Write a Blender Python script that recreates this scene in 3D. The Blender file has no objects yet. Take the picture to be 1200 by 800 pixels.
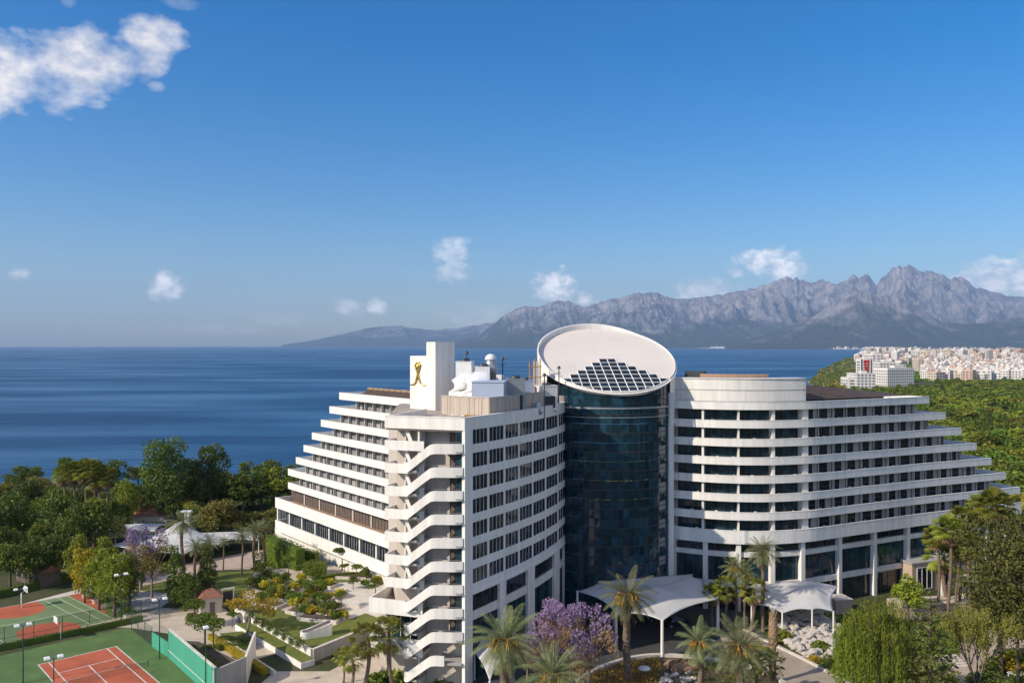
import bpy, math, random
import numpy as np
from mathutils import Vector, noise as mnoise
R = math.radians
SC = bpy.context.scene
COL = SC.collection
random.seed(7)
RNG = np.random.default_rng(7)

# ------------------------------------------------------------------ camera, sky, sun, exposure
F, HZ, CAMZ = 950.0, 404.0, 44.0            # focal length in px of the 1200 px photo, horizon row, eye height
cam_d = bpy.data.cameras.new("camera")
cam = bpy.data.objects.new("camera", cam_d); COL.objects.link(cam)
cam.location = (0, 0, CAMZ); cam.rotation_euler = (R(90), 0, 0)
cam_d.sensor_width = 36.0; cam_d.lens = 36.0 * F / 1200.0
cam_d.shift_y = (HZ - 400.0) / 1200.0
cam_d.clip_start = 0.5; cam_d.clip_end = 150000.0
SC.camera = cam

SUN_AZ, SUN_EL = R(241), R(33)              # azimuth clockwise from +Y (north), elevation
SUN_DIR = Vector((math.sin(SUN_AZ) * math.cos(SUN_EL), math.cos(SUN_AZ) * math.cos(SUN_EL), math.sin(SUN_EL)))
sun_d = bpy.data.lights.new("sun", 'SUN'); sun_d.energy = 4.3; sun_d.angle = R(0.5); sun_d.color = (1.0, 0.89, 0.72)
sun = bpy.data.objects.new("sun", sun_d); COL.objects.link(sun)
sun.rotation_euler = SUN_DIR.to_track_quat('Z', 'Y').to_euler(); sun.location = (0, 0, 400)

W = bpy.data.worlds.new("World"); SC.world = W; W.use_nodes = True
SKY_STRENGTH = 0.117

def build_world():
    nt = W.node_tree; N = nt.nodes; L = nt.links; N.clear()
    def node(t, **k):
        n = N.new(t)
        for a, b in k.items(): setattr(n, a, b)
        return n
    def val(op, a, b=None, c=None, clamp=False):
        n = node('ShaderNodeMath', operation=op, use_clamp=clamp)
        for i, q in enumerate((a, b, c)):
            if q is None: continue
            if isinstance(q, (int, float)): n.inputs[i].default_value = q
            else: L.new(q, n.inputs[i])
        return n.outputs[0]
    out = node('ShaderNodeOutputWorld'); bg = node('ShaderNodeBackground')
    bg.inputs[1].default_value = SKY_STRENGTH; L.new(bg.outputs[0], out.inputs[0])
    sky = node('ShaderNodeTexSky', sky_type='NISHITA', sun_disc=False)
    sky.sun_elevation = SUN_EL; sky.sun_rotation = SUN_AZ
    sky.altitude = 0; sky.air_density = 1.0; sky.dust_density = 0.9; sky.ozone_density = 3.2
    tc = node('ShaderNodeTexCoord')
    sep = node('ShaderNodeSeparateXYZ'); L.new(tc.outputs['Generated'], sep.inputs[0])
    dx, dy, dz = sep.outputs
    az = val('ARCTAN2', dx, dy)                       # 0 = north (+Y), positive to the east
    el = val('ARCSINE', val('MINIMUM', val('MAXIMUM', dz, -0.999), 0.999))
    # warp with noise so that the edges of the clouds break up
    comb = node('ShaderNodeCombineXYZ'); L.new(az, comb.inputs[0]); L.new(el, comb.inputs[1])
    def noise(scale, detail, off=(0, 0, 0), rough=0.6, yst=1.5):
        mp = node('ShaderNodeMapping'); mp.inputs['Location'].default_value = off
        mp.inputs['Scale'].default_value = (1, yst, 1)
        L.new(comb.outputs[0], mp.inputs[0])
        n = node('ShaderNodeTexNoise'); n.inputs['Scale'].default_value = scale
        n.inputs['Detail'].default_value = detail; n.inputs['Roughness'].default_value = rough
        L.new(mp.outputs[0], n.inputs['Vector']); return n.outputs[0]
    n1 = noise(20, 7, rough=0.53); n2 = noise(20, 7, (0.008, -0.016, 0), rough=0.53)
    n3 = noise(7, 3, (3, 1, 0)); ns = noise(70, 6, (1, 2, 0), rough=0.53)
    # (azimuth, elevation, half width, half height, weight) in degrees
    def px(x, y, w, h, k):
        a = math.degrees(math.atan((x - 600) / F)); e = math.degrees(math.atan((HZ - y) / F * math.cos(R(a))))
        s = 57.3 / F
        return (a, e, w * s * math.cos(R(a)), h * s * math.cos(R(a)), k)
    blobs = [px(20, 92, 95, 44, 1.0), px(80, 74, 85, 40, 1.0), px(125, 66, 60, 34, .9), px(178, 52, 42, 33, .9), px(-40, 100, 70, 40, 1),
             px(195, 336, 23, 20, 1), px(24, 321, 13, 9, .8), px(530, 295, 26, 20, .6), px(530, 316, 26, 18, .6), px(410, 360, 22, 12, .7), px(441, 359, 15, 12, .85),
             px(650, 336, 30, 24, 1), px(685, 349, 13, 10, .8), px(900, 306, 44, 17, .95), px(918, 315, 30, 17, 1), px(864, 319, 11, 7, .7),
             px(1175, 328, 60, 28, 1), px(1235, 324, 70, 36, 1), px(826, 341, 44, 16, .75), px(560, 370, 60, 18, .32), px(325, 372, 40, 10, .26),
             px(82, 2, 12, 9, .4), px(183, 102, 12, 7, .35), px(215, 5, 26, 8, .25), px(700, 362, 60, 12, .3), px(250, 385, 60, 8, .2)]
    blobs = [b + (0,) for b in blobs]
    # added clouds out of view, behind and beside the viewer, to fill shaded walls
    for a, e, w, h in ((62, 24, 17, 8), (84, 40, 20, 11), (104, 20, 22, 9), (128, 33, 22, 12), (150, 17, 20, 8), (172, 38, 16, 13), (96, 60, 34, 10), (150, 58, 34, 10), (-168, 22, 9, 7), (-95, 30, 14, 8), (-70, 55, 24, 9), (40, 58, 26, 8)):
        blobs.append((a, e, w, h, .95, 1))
    dens = None; dsm = None; dbig = None
    for a, e, w, h, k, big in blobs:
        small = e < 12 and not big
        u = val('DIVIDE', val('SUBTRACT', az, R(a)), R(w)); v = val('DIVIDE', val('SUBTRACT', el, R(e)), R(h))
        q = val('SUBTRACT', 1.0, val('ADD', val('MULTIPLY', u, u), val('MULTIPLY', v, v)))
        q = val('MULTIPLY', val('MAXIMUM', q, -1.2), 0.55)
        d = val('ADD', q, val('MULTIPLY', val('SUBTRACT', ns if small else n1, 0.5 if small else 0.53), 1.5 if small else 1.9))
        d = val('MULTIPLY', val('MULTIPLY', d, 1.8 if small else 1.7, clamp=True), k * .82 if small else k)
        q2 = val('GREATER_THAN', q, -0.5)
        d = val('MULTIPLY', d, q2)
        dens = d if dens is None else val('MAXIMUM', dens, d)
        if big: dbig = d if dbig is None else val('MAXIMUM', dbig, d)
        if small: dsm = d if dsm is None else val('MAXIMUM', dsm, d)
    dens = val('MULTIPLY', dens, 0.93)
    # relief: difference of the noise towards the sun
    rel = val('ADD', val('MULTIPLY', val('SUBTRACT', n1, n2), 3.0), 0.62, clamp=True)
    rel = val('MULTIPLY', rel, val('ADD', val('MULTIPLY', n3, 0.5), 0.75))
    mixc = node('ShaderNodeMix', data_type='RGBA')
    mixc.inputs[6].default_value = (4.4, 4.5, 5.1, 1); mixc.inputs[7].default_value = (8.0, 7.5, 7.1, 1)
    L.new(rel, mixc.inputs[0])
    # the far clouds over the horizon are fully sunlit and stand behind a lot of air
    far = node('ShaderNodeMix', data_type='RGBA'); far.inputs[7].default_value = (16.5, 15.2, 14.5, 1)
    L.new(val('MULTIPLY', dsm, val('ADD', val('MULTIPLY', rel, .5), .35)), far.inputs[0]); L.new(mixc.outputs[2], far.inputs[6])
    bright = node('ShaderNodeMix', data_type='RGBA'); bright.inputs[7].default_value = (17.0, 15.4, 13.9, 1)  # the added out-of-view clouds get extra radiance, as fill light
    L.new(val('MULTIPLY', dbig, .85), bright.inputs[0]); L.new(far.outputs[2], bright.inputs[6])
    hs = node('ShaderNodeHueSaturation'); hs.inputs['Saturation'].default_value = 1.5; hs.inputs['Hue'].default_value = 0.505
    L.new(sky.outputs[0], hs.inputs['Color'])
    mix = node('ShaderNodeMix', data_type='RGBA')
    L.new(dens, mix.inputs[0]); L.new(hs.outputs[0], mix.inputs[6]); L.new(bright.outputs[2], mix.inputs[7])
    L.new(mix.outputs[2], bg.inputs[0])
build_world()

SC.view_settings.view_transform = 'Standard'
SC.view_settings.look = 'None'; SC.view_settings.gamma = 1.0; SC.view_settings.use_curve_mapping = False
SC.view_settings.exposure = 0.34
SC.render.engine = 'CYCLES'
cy = SC.cycles
cy.use_denoising = True; cy.max_bounces = 5; cy.diffuse_bounces = 3; cy.glossy_bounces = 3; cy.transmission_bounces = 2
cy.transparent_max_bounces = 6; cy.volume_bounces = 0; cy.caustics_reflective = False; cy.caustics_refractive = False
cy.sample_clamp_indirect = 6.0

# ------------------------------------------------------------------ materials
M = {}
def _new(name):
    m = bpy.data.materials.new(name); m.use_nodes = True
    nt = m.node_tree; b = nt.nodes['Principled BSDF']
    M[name] = m
    return m, nt, b

def mat(name, col, rough=0.6, var=0.12, scale=0.6, scale2=None, bump=0.0, bscale=20.0, metal=0.0, spec=0.5, col2=None, streak=False, island=0.0):
    """Painted / mineral surface: two octaves of colour variation and an optional bump."""
    m, nt, b = _new(name); N, L = nt.nodes, nt.links
    tc = N.new('ShaderNodeTexCoord')
    n1 = N.new('ShaderNodeTexNoise'); n1.inputs['Scale'].default_value = scale; n1.inputs['Detail'].default_value = 6; n1.inputs['Roughness'].default_value = 0.62
    src = tc.outputs['Object']
    if streak:
        mp = N.new('ShaderNodeMapping'); mp.inputs['Scale'].default_value = (2.2, 2.2, 0.22); L.new(src, mp.inputs[0]); L.new(mp.outputs[0], n1.inputs['Vector'])
    else:
        L.new(src, n1.inputs['Vector'])
    ramp = N.new('ShaderNodeMapRange'); ramp.inputs[1].default_value = 0.3; ramp.inputs[2].default_value = 0.7
    L.new(n1.outputs[0], ramp.inputs[0])
    mx = N.new('ShaderNodeMix'); mx.data_type = 'RGBA'
    c2 = col2 if col2 else tuple(min(1, c * (1 + var)) for c in col)
    c1 = col if col2 else tuple(c * (1 - var) for c in col)
    mx.inputs[6].default_value = (*c1, 1); mx.inputs[7].default_value = (*c2, 1)
    L.new(ramp.outputs[0], mx.inputs[0])
    cur = mx.outputs[2]
    if island > 0:
        g = N.new('ShaderNodeNewGeometry'); hv = N.new('ShaderNodeHueSaturation')
        mr = N.new('ShaderNodeMapRange'); mr.inputs[3].default_value = 1 - island; mr.inputs[4].default_value = 1 + island
        L.new(g.outputs['Random Per Island'], mr.inputs[0]); L.new(mr.outputs[0], hv.inputs['Value']); L.new(cur, hv.inputs['Color']); cur = hv.outputs[0]
    L.new(cur, b.inputs['Base Color'])
    b.inputs['Roughness'].default_value = rough; b.inputs['Metallic'].default_value = metal
    b.inputs['Specular IOR Level'].default_value = spec
    if bump > 0:
        n2 = N.new('ShaderNodeTexNoise'); n2.inputs['Scale'].default_value = bscale; n2.inputs['Detail'].default_value = 4
        L.new(src, n2.inputs['Vector'])
        bp = N.new('ShaderNodeBump'); bp.inputs['Strength'].default_value = bump; bp.inputs['Distance'].default_value = 0.1
        L.new(n2.outputs[0], bp.inputs['Height']); L.new(bp.outputs[0], b.inputs['Normal'])
    return m

def glass(name, col, rough=0.04, curtain=None, share=0.0, wav=0.015, inner=0.5):
    """Window glass seen from outside by day: dark rooms behind a reflecting pane; some panes have a pale curtain behind them."""
    m, nt, b = _new(name); N, L = nt.nodes, nt.links
    g = N.new('ShaderNodeNewGeometry'); tc = N.new('ShaderNodeTexCoord')
    n1 = N.new('ShaderNodeTexNoise'); n1.inputs['Scale'].default_value = 0.9; n1.inputs['Detail'].default_value = 5
    L.new(tc.outputs['Object'], n1.inputs['Vector'])
    mr = N.new('ShaderNodeMapRange'); mr.inputs[1].default_value = 0.35; mr.inputs[2].default_value = 0.75
    L.new(n1.outputs[0], mr.inputs[0])
    mx = N.new('ShaderNodeMix'); mx.data_type = 'RGBA'
    mx.inputs[6].default_value = (*col, 1); mx.inputs[7].default_value = (*[c * (1 + 4 * inner) + 0.002 for c in col], 1)
    mu = N.new('ShaderNodeMath'); mu.operation = 'MULTIPLY'
    L.new(mr.outputs[0], mu.inputs[0]); L.new(g.outputs['Random Per Island'], mu.inputs[1]); L.new(mu.outputs[0], mx.inputs[0])
    cur = mx.outputs[2]
    if curtain:
        gt = N.new('ShaderNodeMath'); gt.operation = 'LESS_THAN'; gt.inputs[1].default_value = share
        ra = N.new('ShaderNodeMath'); ra.operation = 'FRACT'; rb = N.new('ShaderNodeMath'); rb.operation = 'MULTIPLY'; rb.inputs[1].default_value = 37.7
        L.new(g.outputs['Random Per Island'], rb.inputs[0]); L.new(rb.outputs[0], ra.inputs[0]); L.new(ra.outputs[0], gt.inputs[0])
        m2 = N.new('ShaderNodeMix'); m2.data_type = 'RGBA'; m2.inputs[7].default_value = (*curtain, 1)
        L.new(gt.outputs[0], m2.inputs[0]); L.new(cur, m2.inputs[6]); cur = m2.outputs[2]
    L.new(cur, b.inputs['Base Color'])
    b.inputs['Roughness'].default_value = rough; b.inputs['IOR'].default_value = 1.5
    n2 = N.new('ShaderNodeTexNoise'); n2.inputs['Scale'].default_value = 0.7; L.new(tc.outputs['Object'], n2.inputs['Vector'])
    bp = N.new('ShaderNodeBump'); bp.inputs['Strength'].default_value = 0.35; bp.inputs['Distance'].default_value = wav
    L.new(n2.outputs[0], bp.inputs['Height']); L.new(bp.outputs[0], b.inputs['Normal'])
    return m

def leaf(name, c1, c2, trans=0.28, rough=0.55, hue=0.0, gain=(2.25, 1.92, 1.15)):
    c1 = tuple(a * b for a, b in zip(c1, gain)); c2 = tuple(a * b for a, b in zip(c2, gain))
    """Foliage: colour varies from leaf to leaf and from tree to tree; some light passes through."""
    m, nt, b = _new(name); N, L = nt.nodes, nt.links
    g = N.new('ShaderNodeNewGeometry'); oi = N.new('ShaderNodeObjectInfo'); tc = N.new('ShaderNodeTexCoord')
    n1 = N.new('ShaderNodeTexNoise'); n1.inputs['Scale'].default_value = 0.55; n1.inputs['Detail'].default_value = 3
    L.new(tc.outputs['Object'], n1.inputs['Vector'])
    ad = N.new('ShaderNodeMath'); ad.operation = 'MULTIPLY_ADD'; ad.inputs[1].default_value = 0.55
    L.new(g.outputs['Random Per Island'], ad.inputs[0])
    mr = N.new('ShaderNodeMapRange'); mr.inputs[1].default_value = 0.3; mr.inputs[2].default_value = 0.7; mr.inputs[4].default_value = 0.5
    L.new(n1.outputs[0], mr.inputs[0]); L.new(mr.outputs[0], ad.inputs[2])
    mx = N.new('ShaderNodeMix'); mx.data_type = 'RGBA'
    mx.inputs[6].default_value = (*c1, 1); mx.inputs[7].default_value = (*c2, 1); L.new(ad.outputs[0], mx.inputs[0])
    hv = N.new('ShaderNodeHueSaturation')
    m1 = N.new('ShaderNodeMapRange'); m1.inputs[3].default_value = 0.75; m1.inputs[4].default_value = 1.25; L.new(oi.outputs['Random'], m1.inputs[0])
    L.new(m1.outputs[0], hv.inputs['Value']); L.new(mx.outputs[2], hv.inputs['Color'])
    m3 = N.new('ShaderNodeMapRange'); m3.inputs[3].default_value = 0.485 - hue; m3.inputs[4].default_value = 0.515 + hue; L.new(oi.outputs['Random'], m3.inputs[0]); L.new(m3.outputs[0], hv.inputs['Hue'])
    L.new(hv.outputs[0], b.inputs['Base Color']); b.inputs['Roughness'].default_value = rough; b.inputs['Specular IOR Level'].default_value = 0.3
    tr = N.new('ShaderNodeBsdfTranslucent'); L.new(hv.outputs[0], tr.inputs[0])
    ms = N.new('ShaderNodeMixShader'); ms.inputs[0].default_value = trans
    out = N['Material Output']
    L.new(b.outputs[0], ms.inputs[1]); L.new(tr.outputs[0], ms.inputs[2]); L.new(ms.outputs[0], out.inputs['Surface'])
    return m

mat('white_paint', (0.77, 0.745, 0.70), 0.6, 0.12, 0.5, streak=True)
mat('white_render', (0.72, 0.695, 0.65), 0.65, 0.15, 0.45, streak=True)
mat('beige_wall', (0.52, 0.46, 0.40), 0.7, 0.12, 0.8, streak=True)
mat('brown_panel', (0.13, 0.10, 0.085), 0.5, 0.25, 0.9)
mat('dark_soffit', (0.14, 0.125, 0.115), 0.7, 0.15)
mat('roof_disc_paint', (0.66, 0.60, 0.54), 0.6, 0.05, 0.15)
mat('roof_gravel', (0.36, 0.30, 0.25), 0.9, 0.25, 0.5, bump=0.3)
mat('terracotta_tile', (0.36, 0.23, 0.15), 0.75, 0.2, 0.7)
mat('grey_metal', (0.38, 0.39, 0.41), 0.4, 0.15, 1.2, metal=0.6)
mat('white_metal', (0.72, 0.72, 0.72), 0.4, 0.08, 1.0)
mat('pale_blue_metal', (0.42, 0.48, 0.62), 0.45, 0.06, 0.5)
mat('dark_metal', (0.035, 0.037, 0.04), 0.45, 0.2, 1.0)
mat('green_metal', (0.02, 0.07, 0.045), 0.5, 0.2, 1.0)
mat('beige_screen', (0.48, 0.40, 0.33), 0.65, 0.18, 0.9, streak=True)
mat('scaffold_wood', (0.40, 0.22, 0.07), 0.7, 0.3, 1.5)
mat('gold', (0.55, 0.36, 0.08), 0.3, 0.15, 2.0, metal=0.7)
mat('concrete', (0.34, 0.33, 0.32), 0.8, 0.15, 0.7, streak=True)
mat('solar_brown', (0.075, 0.05, 0.038), 0.8, 0.35, 0.9)
mat('window_frame', (0.68, 0.67, 0.66), 0.5, 0.05)
mat('dark_frame', (0.06, 0.06, 0.065), 0.5, 0.1)
mat('curtain', (0.36, 0.34, 0.325), 0.6, 0.2, 1.6, island=0.3, streak=True)
mat('grey_blind', (0.24, 0.235, 0.235), 0.45, 0.14, 1.1, island=0.25)
glass('glass_dark', (0.010, 0.014, 0.018), 0.04, inner=0.9)
glass('glass_teal', (0.006, 0.020, 0.028), 0.05, inner=1.0)
glass('glass_tower', (0.005, 0.022, 0.034), 0.03, inner=0.9, wav=0.06, curtain=(0.018, 0.06, 0.085), share=0.05)
glass('glass_room', (0.009, 0.012, 0.016), 0.05, curtain=(0.20, 0.20, 0.19), share=0.07, inner=1.0); M['glass_room'].node_tree.nodes['Principled BSDF'].inputs['IOR'].default_value = 1.36
glass('glass_sky', (0.010, 0.016, 0.024), 0.22, inner=0.5)
mat('membrane', (0.52, 0.51, 0.50), 0.5, 0.05, 0.3)
mat('asphalt', (0.055, 0.055, 0.058), 0.85, 0.25, 0.35, bump=0.2, bscale=8)
mat('drive_paving', (0.34, 0.28, 0.22), 0.8, 0.16, 0.6, bump=0.15, bscale=6)
mat('stone_paving', (0.50, 0.425, 0.33), 0.8, 0.16, 0.55, bump=0.15, bscale=6)
mat('pink_paving', (0.42, 0.33, 0.27), 0.8, 0.14, 0.55)
mat('light_stone', (0.58, 0.53, 0.47), 0.75, 0.14, 0.9)
mat('lawn', (0.080, 0.110, 0.012), 0.9, 0.3, 0.7, bump=0.5, bscale=14, col2=(0.150, 0.172, 0.020))
mat('soil', (0.09, 0.065, 0.045), 0.95, 0.3, 1.0, bump=0.4)
mat('court_green', (0.085, 0.15, 0.04), 0.85, 0.22, 0.35)
mat('court_pale_green', (0.15, 0.22, 0.095), 0.85, 0.14, 0.3)
mat('court_red', (0.42, 0.10, 0.045), 0.85, 0.2, 0.3)
mat('line_paint', (0.58, 0.56, 0.49), 0.8, 0.28, 1.5)
mat('teal_screen', (0.055, 0.32, 0.215), 0.6, 0.16, 0.6, streak=True)
mat('bark', (0.13, 0.095, 0.07), 0.9, 0.3, 3.0, bump=0.5, bscale=10)
mat('pale_bark', (0.24, 0.19, 0.15), 0.9, 0.25, 2.5)
mat('palm_bark', (0.17, 0.12, 0.085), 0.95, 0.35, 4.0, bump=0.6, bscale=7)
mat('palm_boots', (0.30, 0.20, 0.12), 0.95, 0.35, 5.0, bump=0.8, bscale=6)
mat('palm_fruit', (0.52, 0.26, 0.03), 0.7, 0.3, 5.0, island=0.3)
mat('dry_frond', (0.22, 0.14, 0.07), 0.8, 0.3, 3.0, island=0.3)
mat('rock_white', (0.46, 0.42, 0.38), 0.8, 0.2, 1.5, bump=0.3, island=0.25)
mat('rock_red', (0.27, 0.16, 0.09), 0.85, 0.3, 1.2, bump=0.4)
mat('pink_wall', (0.47, 0.36, 0.28), 0.75, 0.1, 0.6, streak=True)
mat('roof_tile', (0.25, 0.105, 0.07), 0.8, 0.25, 2.0)
mat('red_sign', (0.50, 0.02, 0.02), 0.5, 0.08)
mat('car_paint', (0.02, 0.022, 0.026), 0.2, 0.1)
mat('tyre', (0.02, 0.02, 0.02), 0.8, 0.1)
mat('lamp_white', (0.75, 0.75, 0.74), 0.4, 0.05)
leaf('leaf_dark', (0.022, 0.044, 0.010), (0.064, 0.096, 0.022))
leaf('leaf_mid', (0.032, 0.060, 0.012), (0.085, 0.118, 0.026))
leaf('leaf_bright', (0.060, 0.100, 0.014), (0.135, 0.170, 0.028))
leaf('leaf_olive', (0.058, 0.068, 0.018), (0.125, 0.130, 0.038))
leaf('leaf_yellow', (0.20, 0.15, 0.012), (0.36, 0.25, 0.018), gain=(1.2, 1.2, 1.2))
leaf('leaf_willow', (0.060, 0.085, 0.014), (0.150, 0.165, 0.030), gain=(1.75, 1.95, 1.2))
leaf('leaf_palm', (0.050, 0.070, 0.032), (0.150, 0.160, 0.075), gain=(1.8, 1.75, 1.6))
leaf('leaf_fan', (0.045, 0.075, 0.016), (0.130, 0.150, 0.034))
leaf('leaf_pine', (0.030, 0.047, 0.017), (0.080, 0.095, 0.034))
leaf('leaf_hedge', (0.035, 0.062, 0.010), (0.075, 0.115, 0.022))
leaf('leaf_lime', (0.13, 0.15, 0.016), (0.26, 0.24, 0.03))
leaf('blossom', (0.26, 0.16, 0.32), (0.50, 0.36, 0.55), 0.35, gain=(1, 1, 1))
leaf('twig', (0.10, 0.075, 0.055), (0.20, 0.15, 0.11), 0.1)
leaf('leaf_flower', (0.07, 0.075, 0.015), (0.30, 0.20, 0.03))
leaf('leaf_woods', (0.026, 0.046, 0.010), (0.115, 0.145, 0.026), hue=0.02, gain=(1.9, 1.9, 1.2))
# ------------------------------------------------------------------ mesh tools
class MB:
    """Collects shapes; build() links them as ONE mesh object."""
    def __init__(s): s.v = []; s.f = []; s.mi = []; s.sm = []; s.m = 0
    def add(s, vs, fs, smooth=False):
        b = len(s.v); s.v.extend([tuple(p) for p in vs])
        for f in fs:
            s.f.append([b + i for i in f]); s.mi.append(s.m); s.sm.append(smooth)
        return s
    def quad(s, a, b, c, d, smooth=False): return s.add([a, b, c, d], [(0, 1, 2, 3)], smooth)
    def box(s, c, d, rz=0.0, taper=1.0):
        x, y, z = d[0] / 2, d[1] / 2, d[2]; ca, sa = math.cos(rz), math.sin(rz); vs = []
        for zz, k in ((0, 1.0), (z, taper)):
            for px_, py_ in ((-x, -y), (x, -y), (x, y), (-x, y)):
                qx, qy = px_ * k, py_ * k
                vs.append((c[0] + qx * ca - qy * sa, c[1] + qx * sa + qy * ca, c[2] + zz))
        return s.add(vs, [(3, 2, 1, 0), (4, 5, 6, 7), (0, 1, 5, 4), (1, 2, 6, 5), (2, 3, 7, 6), (3, 0, 4, 7)])
    def prism(s, poly, z0, z1, top=True, bottom=True):
        """poly counter-clockwise; z1 a number or one height per corner."""
        n = len(poly); zt = z1 if isinstance(z1, (list, tuple)) else [z1] * n
        vs = [(p[0], p[1], z0) for p in poly] + [(p[0], p[1], zt[i]) for i, p in enumerate(poly)]
        fs = [(i, (i + 1) % n, n + (i + 1) % n, n + i) for i in range(n)]
        if top: fs.append(tuple(range(n, 2 * n)))
        if bottom: fs.append(tuple(range(n - 1, -1, -1)))
        return s.add(vs, fs)
    def tube(s, pts, rad, n=7, cap=True, smooth=True):
        vs = []; k = len(pts); pts = [Vector(p) for p in pts]
        for i, p in enumerate(pts):
            t = (pts[min(i + 1, k - 1)] - pts[max(i - 1, 0)]).normalized()
            u = t.cross(Vector((0.13, 0.31, 1)) if abs(t.z) < 0.95 else Vector((1, 0.1, 0))).normalized(); w = t.cross(u)
            r = rad[i] if isinstance(rad, (list, tuple)) else rad
            for j in range(n):
                a = 2 * math.pi * j / n
                vs.append(p + (u * math.cos(a) + w * math.sin(a)) * r)
        fs = [(i * n + j, (i + 1) * n + j, (i + 1) * n + (j + 1) % n, i * n + (j + 1) % n) for i in range(k - 1) for j in range(n)]
        s.add(vs, fs, smooth)
        if cap:
            s.add([tuple(q) for q in vs[:n]], [tuple(range(n))]); s.add([tuple(q) for q in vs[-n:]], [tuple(range(n - 1, -1, -1))])
        return s
    def lathe(s, c, prof, n=20, smooth=True):
        vs = [(c[0] + r * math.cos(2 * math.pi * j / n), c[1] + r * math.sin(2 * math.pi * j / n), c[2] + z) for r, z in prof for j in range(n)]
        fs = [(i * n + j, i * n + (j + 1) % n, (i + 1) * n + (j + 1) % n, (i + 1) * n + j) for i in range(len(prof) - 1) for j in range(n)]
        return s.add(vs, fs, smooth)
    def dome(s, c, r, h=None, n=10, k=5, jit=0.0, smooth=True):
        h = h if h else r
        prof = [(r * math.cos(math.pi / 2 * i / k), h * math.sin(math.pi / 2 * i / k)) for i in range(k + 1)]
        prof[-1] = (0.02 * r, h)
        b = len(s.v); s.lathe(c, prof, n, smooth)
        if jit:
            for i in range(b, len(s.v)):
                p = s.v[i]; q = 1 + random.uniform(-jit, jit)
                s.v[i] = (c[0] + (p[0] - c[0]) * q, c[1] + (p[1] - c[1]) * q, c[2] + (p[2] - c[2]) * q)
        return s
    def band(s, path, z0, z1, o0, o1, caps=True):
        """A solid strip along PATH (left to right as seen from outside) between outward offsets o0 < o1; z1 / z0 may vary per point."""
        n = len(path); a = offs(path, o0); b = offs(path, o1)
        Z0 = z0 if isinstance(z0, (list, tuple)) else [z0] * n; Z1 = z1 if isinstance(z1, (list, tuple)) else [z1] * n
        vs = []
        for i in range(n):
            vs += [(*b[i], Z0[i]), (*b[i], Z1[i]), (*a[i], Z1[i]), (*a[i], Z0[i])]
        fs = []
        for i in range(n - 1):
            p, q = 4 * i, 4 * i + 4
            fs += [(p, q, q + 1, p + 1), (p + 1, q + 1, q + 2, p + 2), (p + 2, q + 2, q + 3, p + 3), (p + 3, q + 3, q, p)]
        if caps: fs += [(0, 1, 2, 3), (4 * n - 1, 4 * n - 2, 4 * n - 3, 4 * n - 4)]
        return s.add(vs, fs)
    def sheet(s, path, z0, z1, o):
        p = offs(path, o)
        for i in range(len(p) - 1): s.quad((*p[i], z0), (*p[i + 1], z0), (*p[i + 1], z1), (*p[i], z1))
        return s
    def build(s, name, mats, parent=None, loc=None, rotz=0.0):
        me = bpy.data.meshes.new(name); me.from_pydata(s.v, [], s.f)
        for m in (mats if isinstance(mats, (list, tuple)) else [mats]): me.materials.append(M[m] if isinstance(m, str) else m)
        me.polygons.foreach_set('material_index', s.mi); me.polygons.foreach_set('use_smooth', s.sm); me.update()
        o = bpy.data.objects.new(name, me); COL.objects.link(o)
        if parent is not None: o.parent = parent
        if loc is not None: o.location = loc
        o.rotation_euler.z = rotz
        return o

def quads_object(name, V, mats, parent=None, mi=None):
    """V: (n,4,3) array of quads -> one mesh object."""
    V = np.asarray(V, dtype=np.float32); n = len(V)
    me = bpy.data.meshes.new(name)
    me.vertices.add(4 * n); me.vertices.foreach_set('co', V.reshape(-1))
    me.loops.add(4 * n); me.loops.foreach_set('vertex_index', np.arange(4 * n, dtype=np.int32))
    me.polygons.add(n); me.polygons.foreach_set('loop_start', np.arange(0, 4 * n, 4, dtype=np.int32))
    try: me.polygons.foreach_set('loop_total', np.full(n, 4, dtype=np.int32))
    except Exception: pass
    for m in (mats if isinstance(mats, (list, tuple)) else [mats]): me.materials.append(M[m])
    if mi is not None: me.polygons.foreach_set('material_index', np.asarray(mi, dtype=np.int32))
    me.update(calc_edges=True); me.validate()
    o = bpy.data.objects.new(name, me); COL.objects.link(o)
    if parent is not None: o.parent = parent
    return o

def thing(name, label, cat, loc=(0, 0, 0), rotz=0.0, group=None):
    o = bpy.data.objects.new(name, None); COL.objects.link(o)
    o.location = loc; o.rotation_euler = (0, 0, rotz); o.empty_display_size = 0.5
    return tag(o, label, cat, group)
def tag(o, label, cat, group=None):
    o['label'] = label; o['category'] = cat
    if group: o['group'] = group
    return o
def struct(o, kind='structure', label=None):
    o['kind'] = kind
    if label: o['label'] = label
    return o
def dup(root, loc=None, rotz=None, scale=None, label=None, group=None):
    r = root.copy(); COL.objects.link(r)
    if loc is not None: r.location = loc
    if rotz is not None: r.rotation_euler = (0, 0, rotz)
    if scale is not None: r.scale = scale if isinstance(scale, (tuple, list)) else (scale,) * 3
    if label: r['label'] = label
    if group: r['group'] = group
    for ch in list(root.children):
        c = ch.copy(); COL.objects.link(c); c.parent = r
        for g in list(ch.children):
            d = g.copy(); COL.objects.link(d); d.parent = c
    return r

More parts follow.
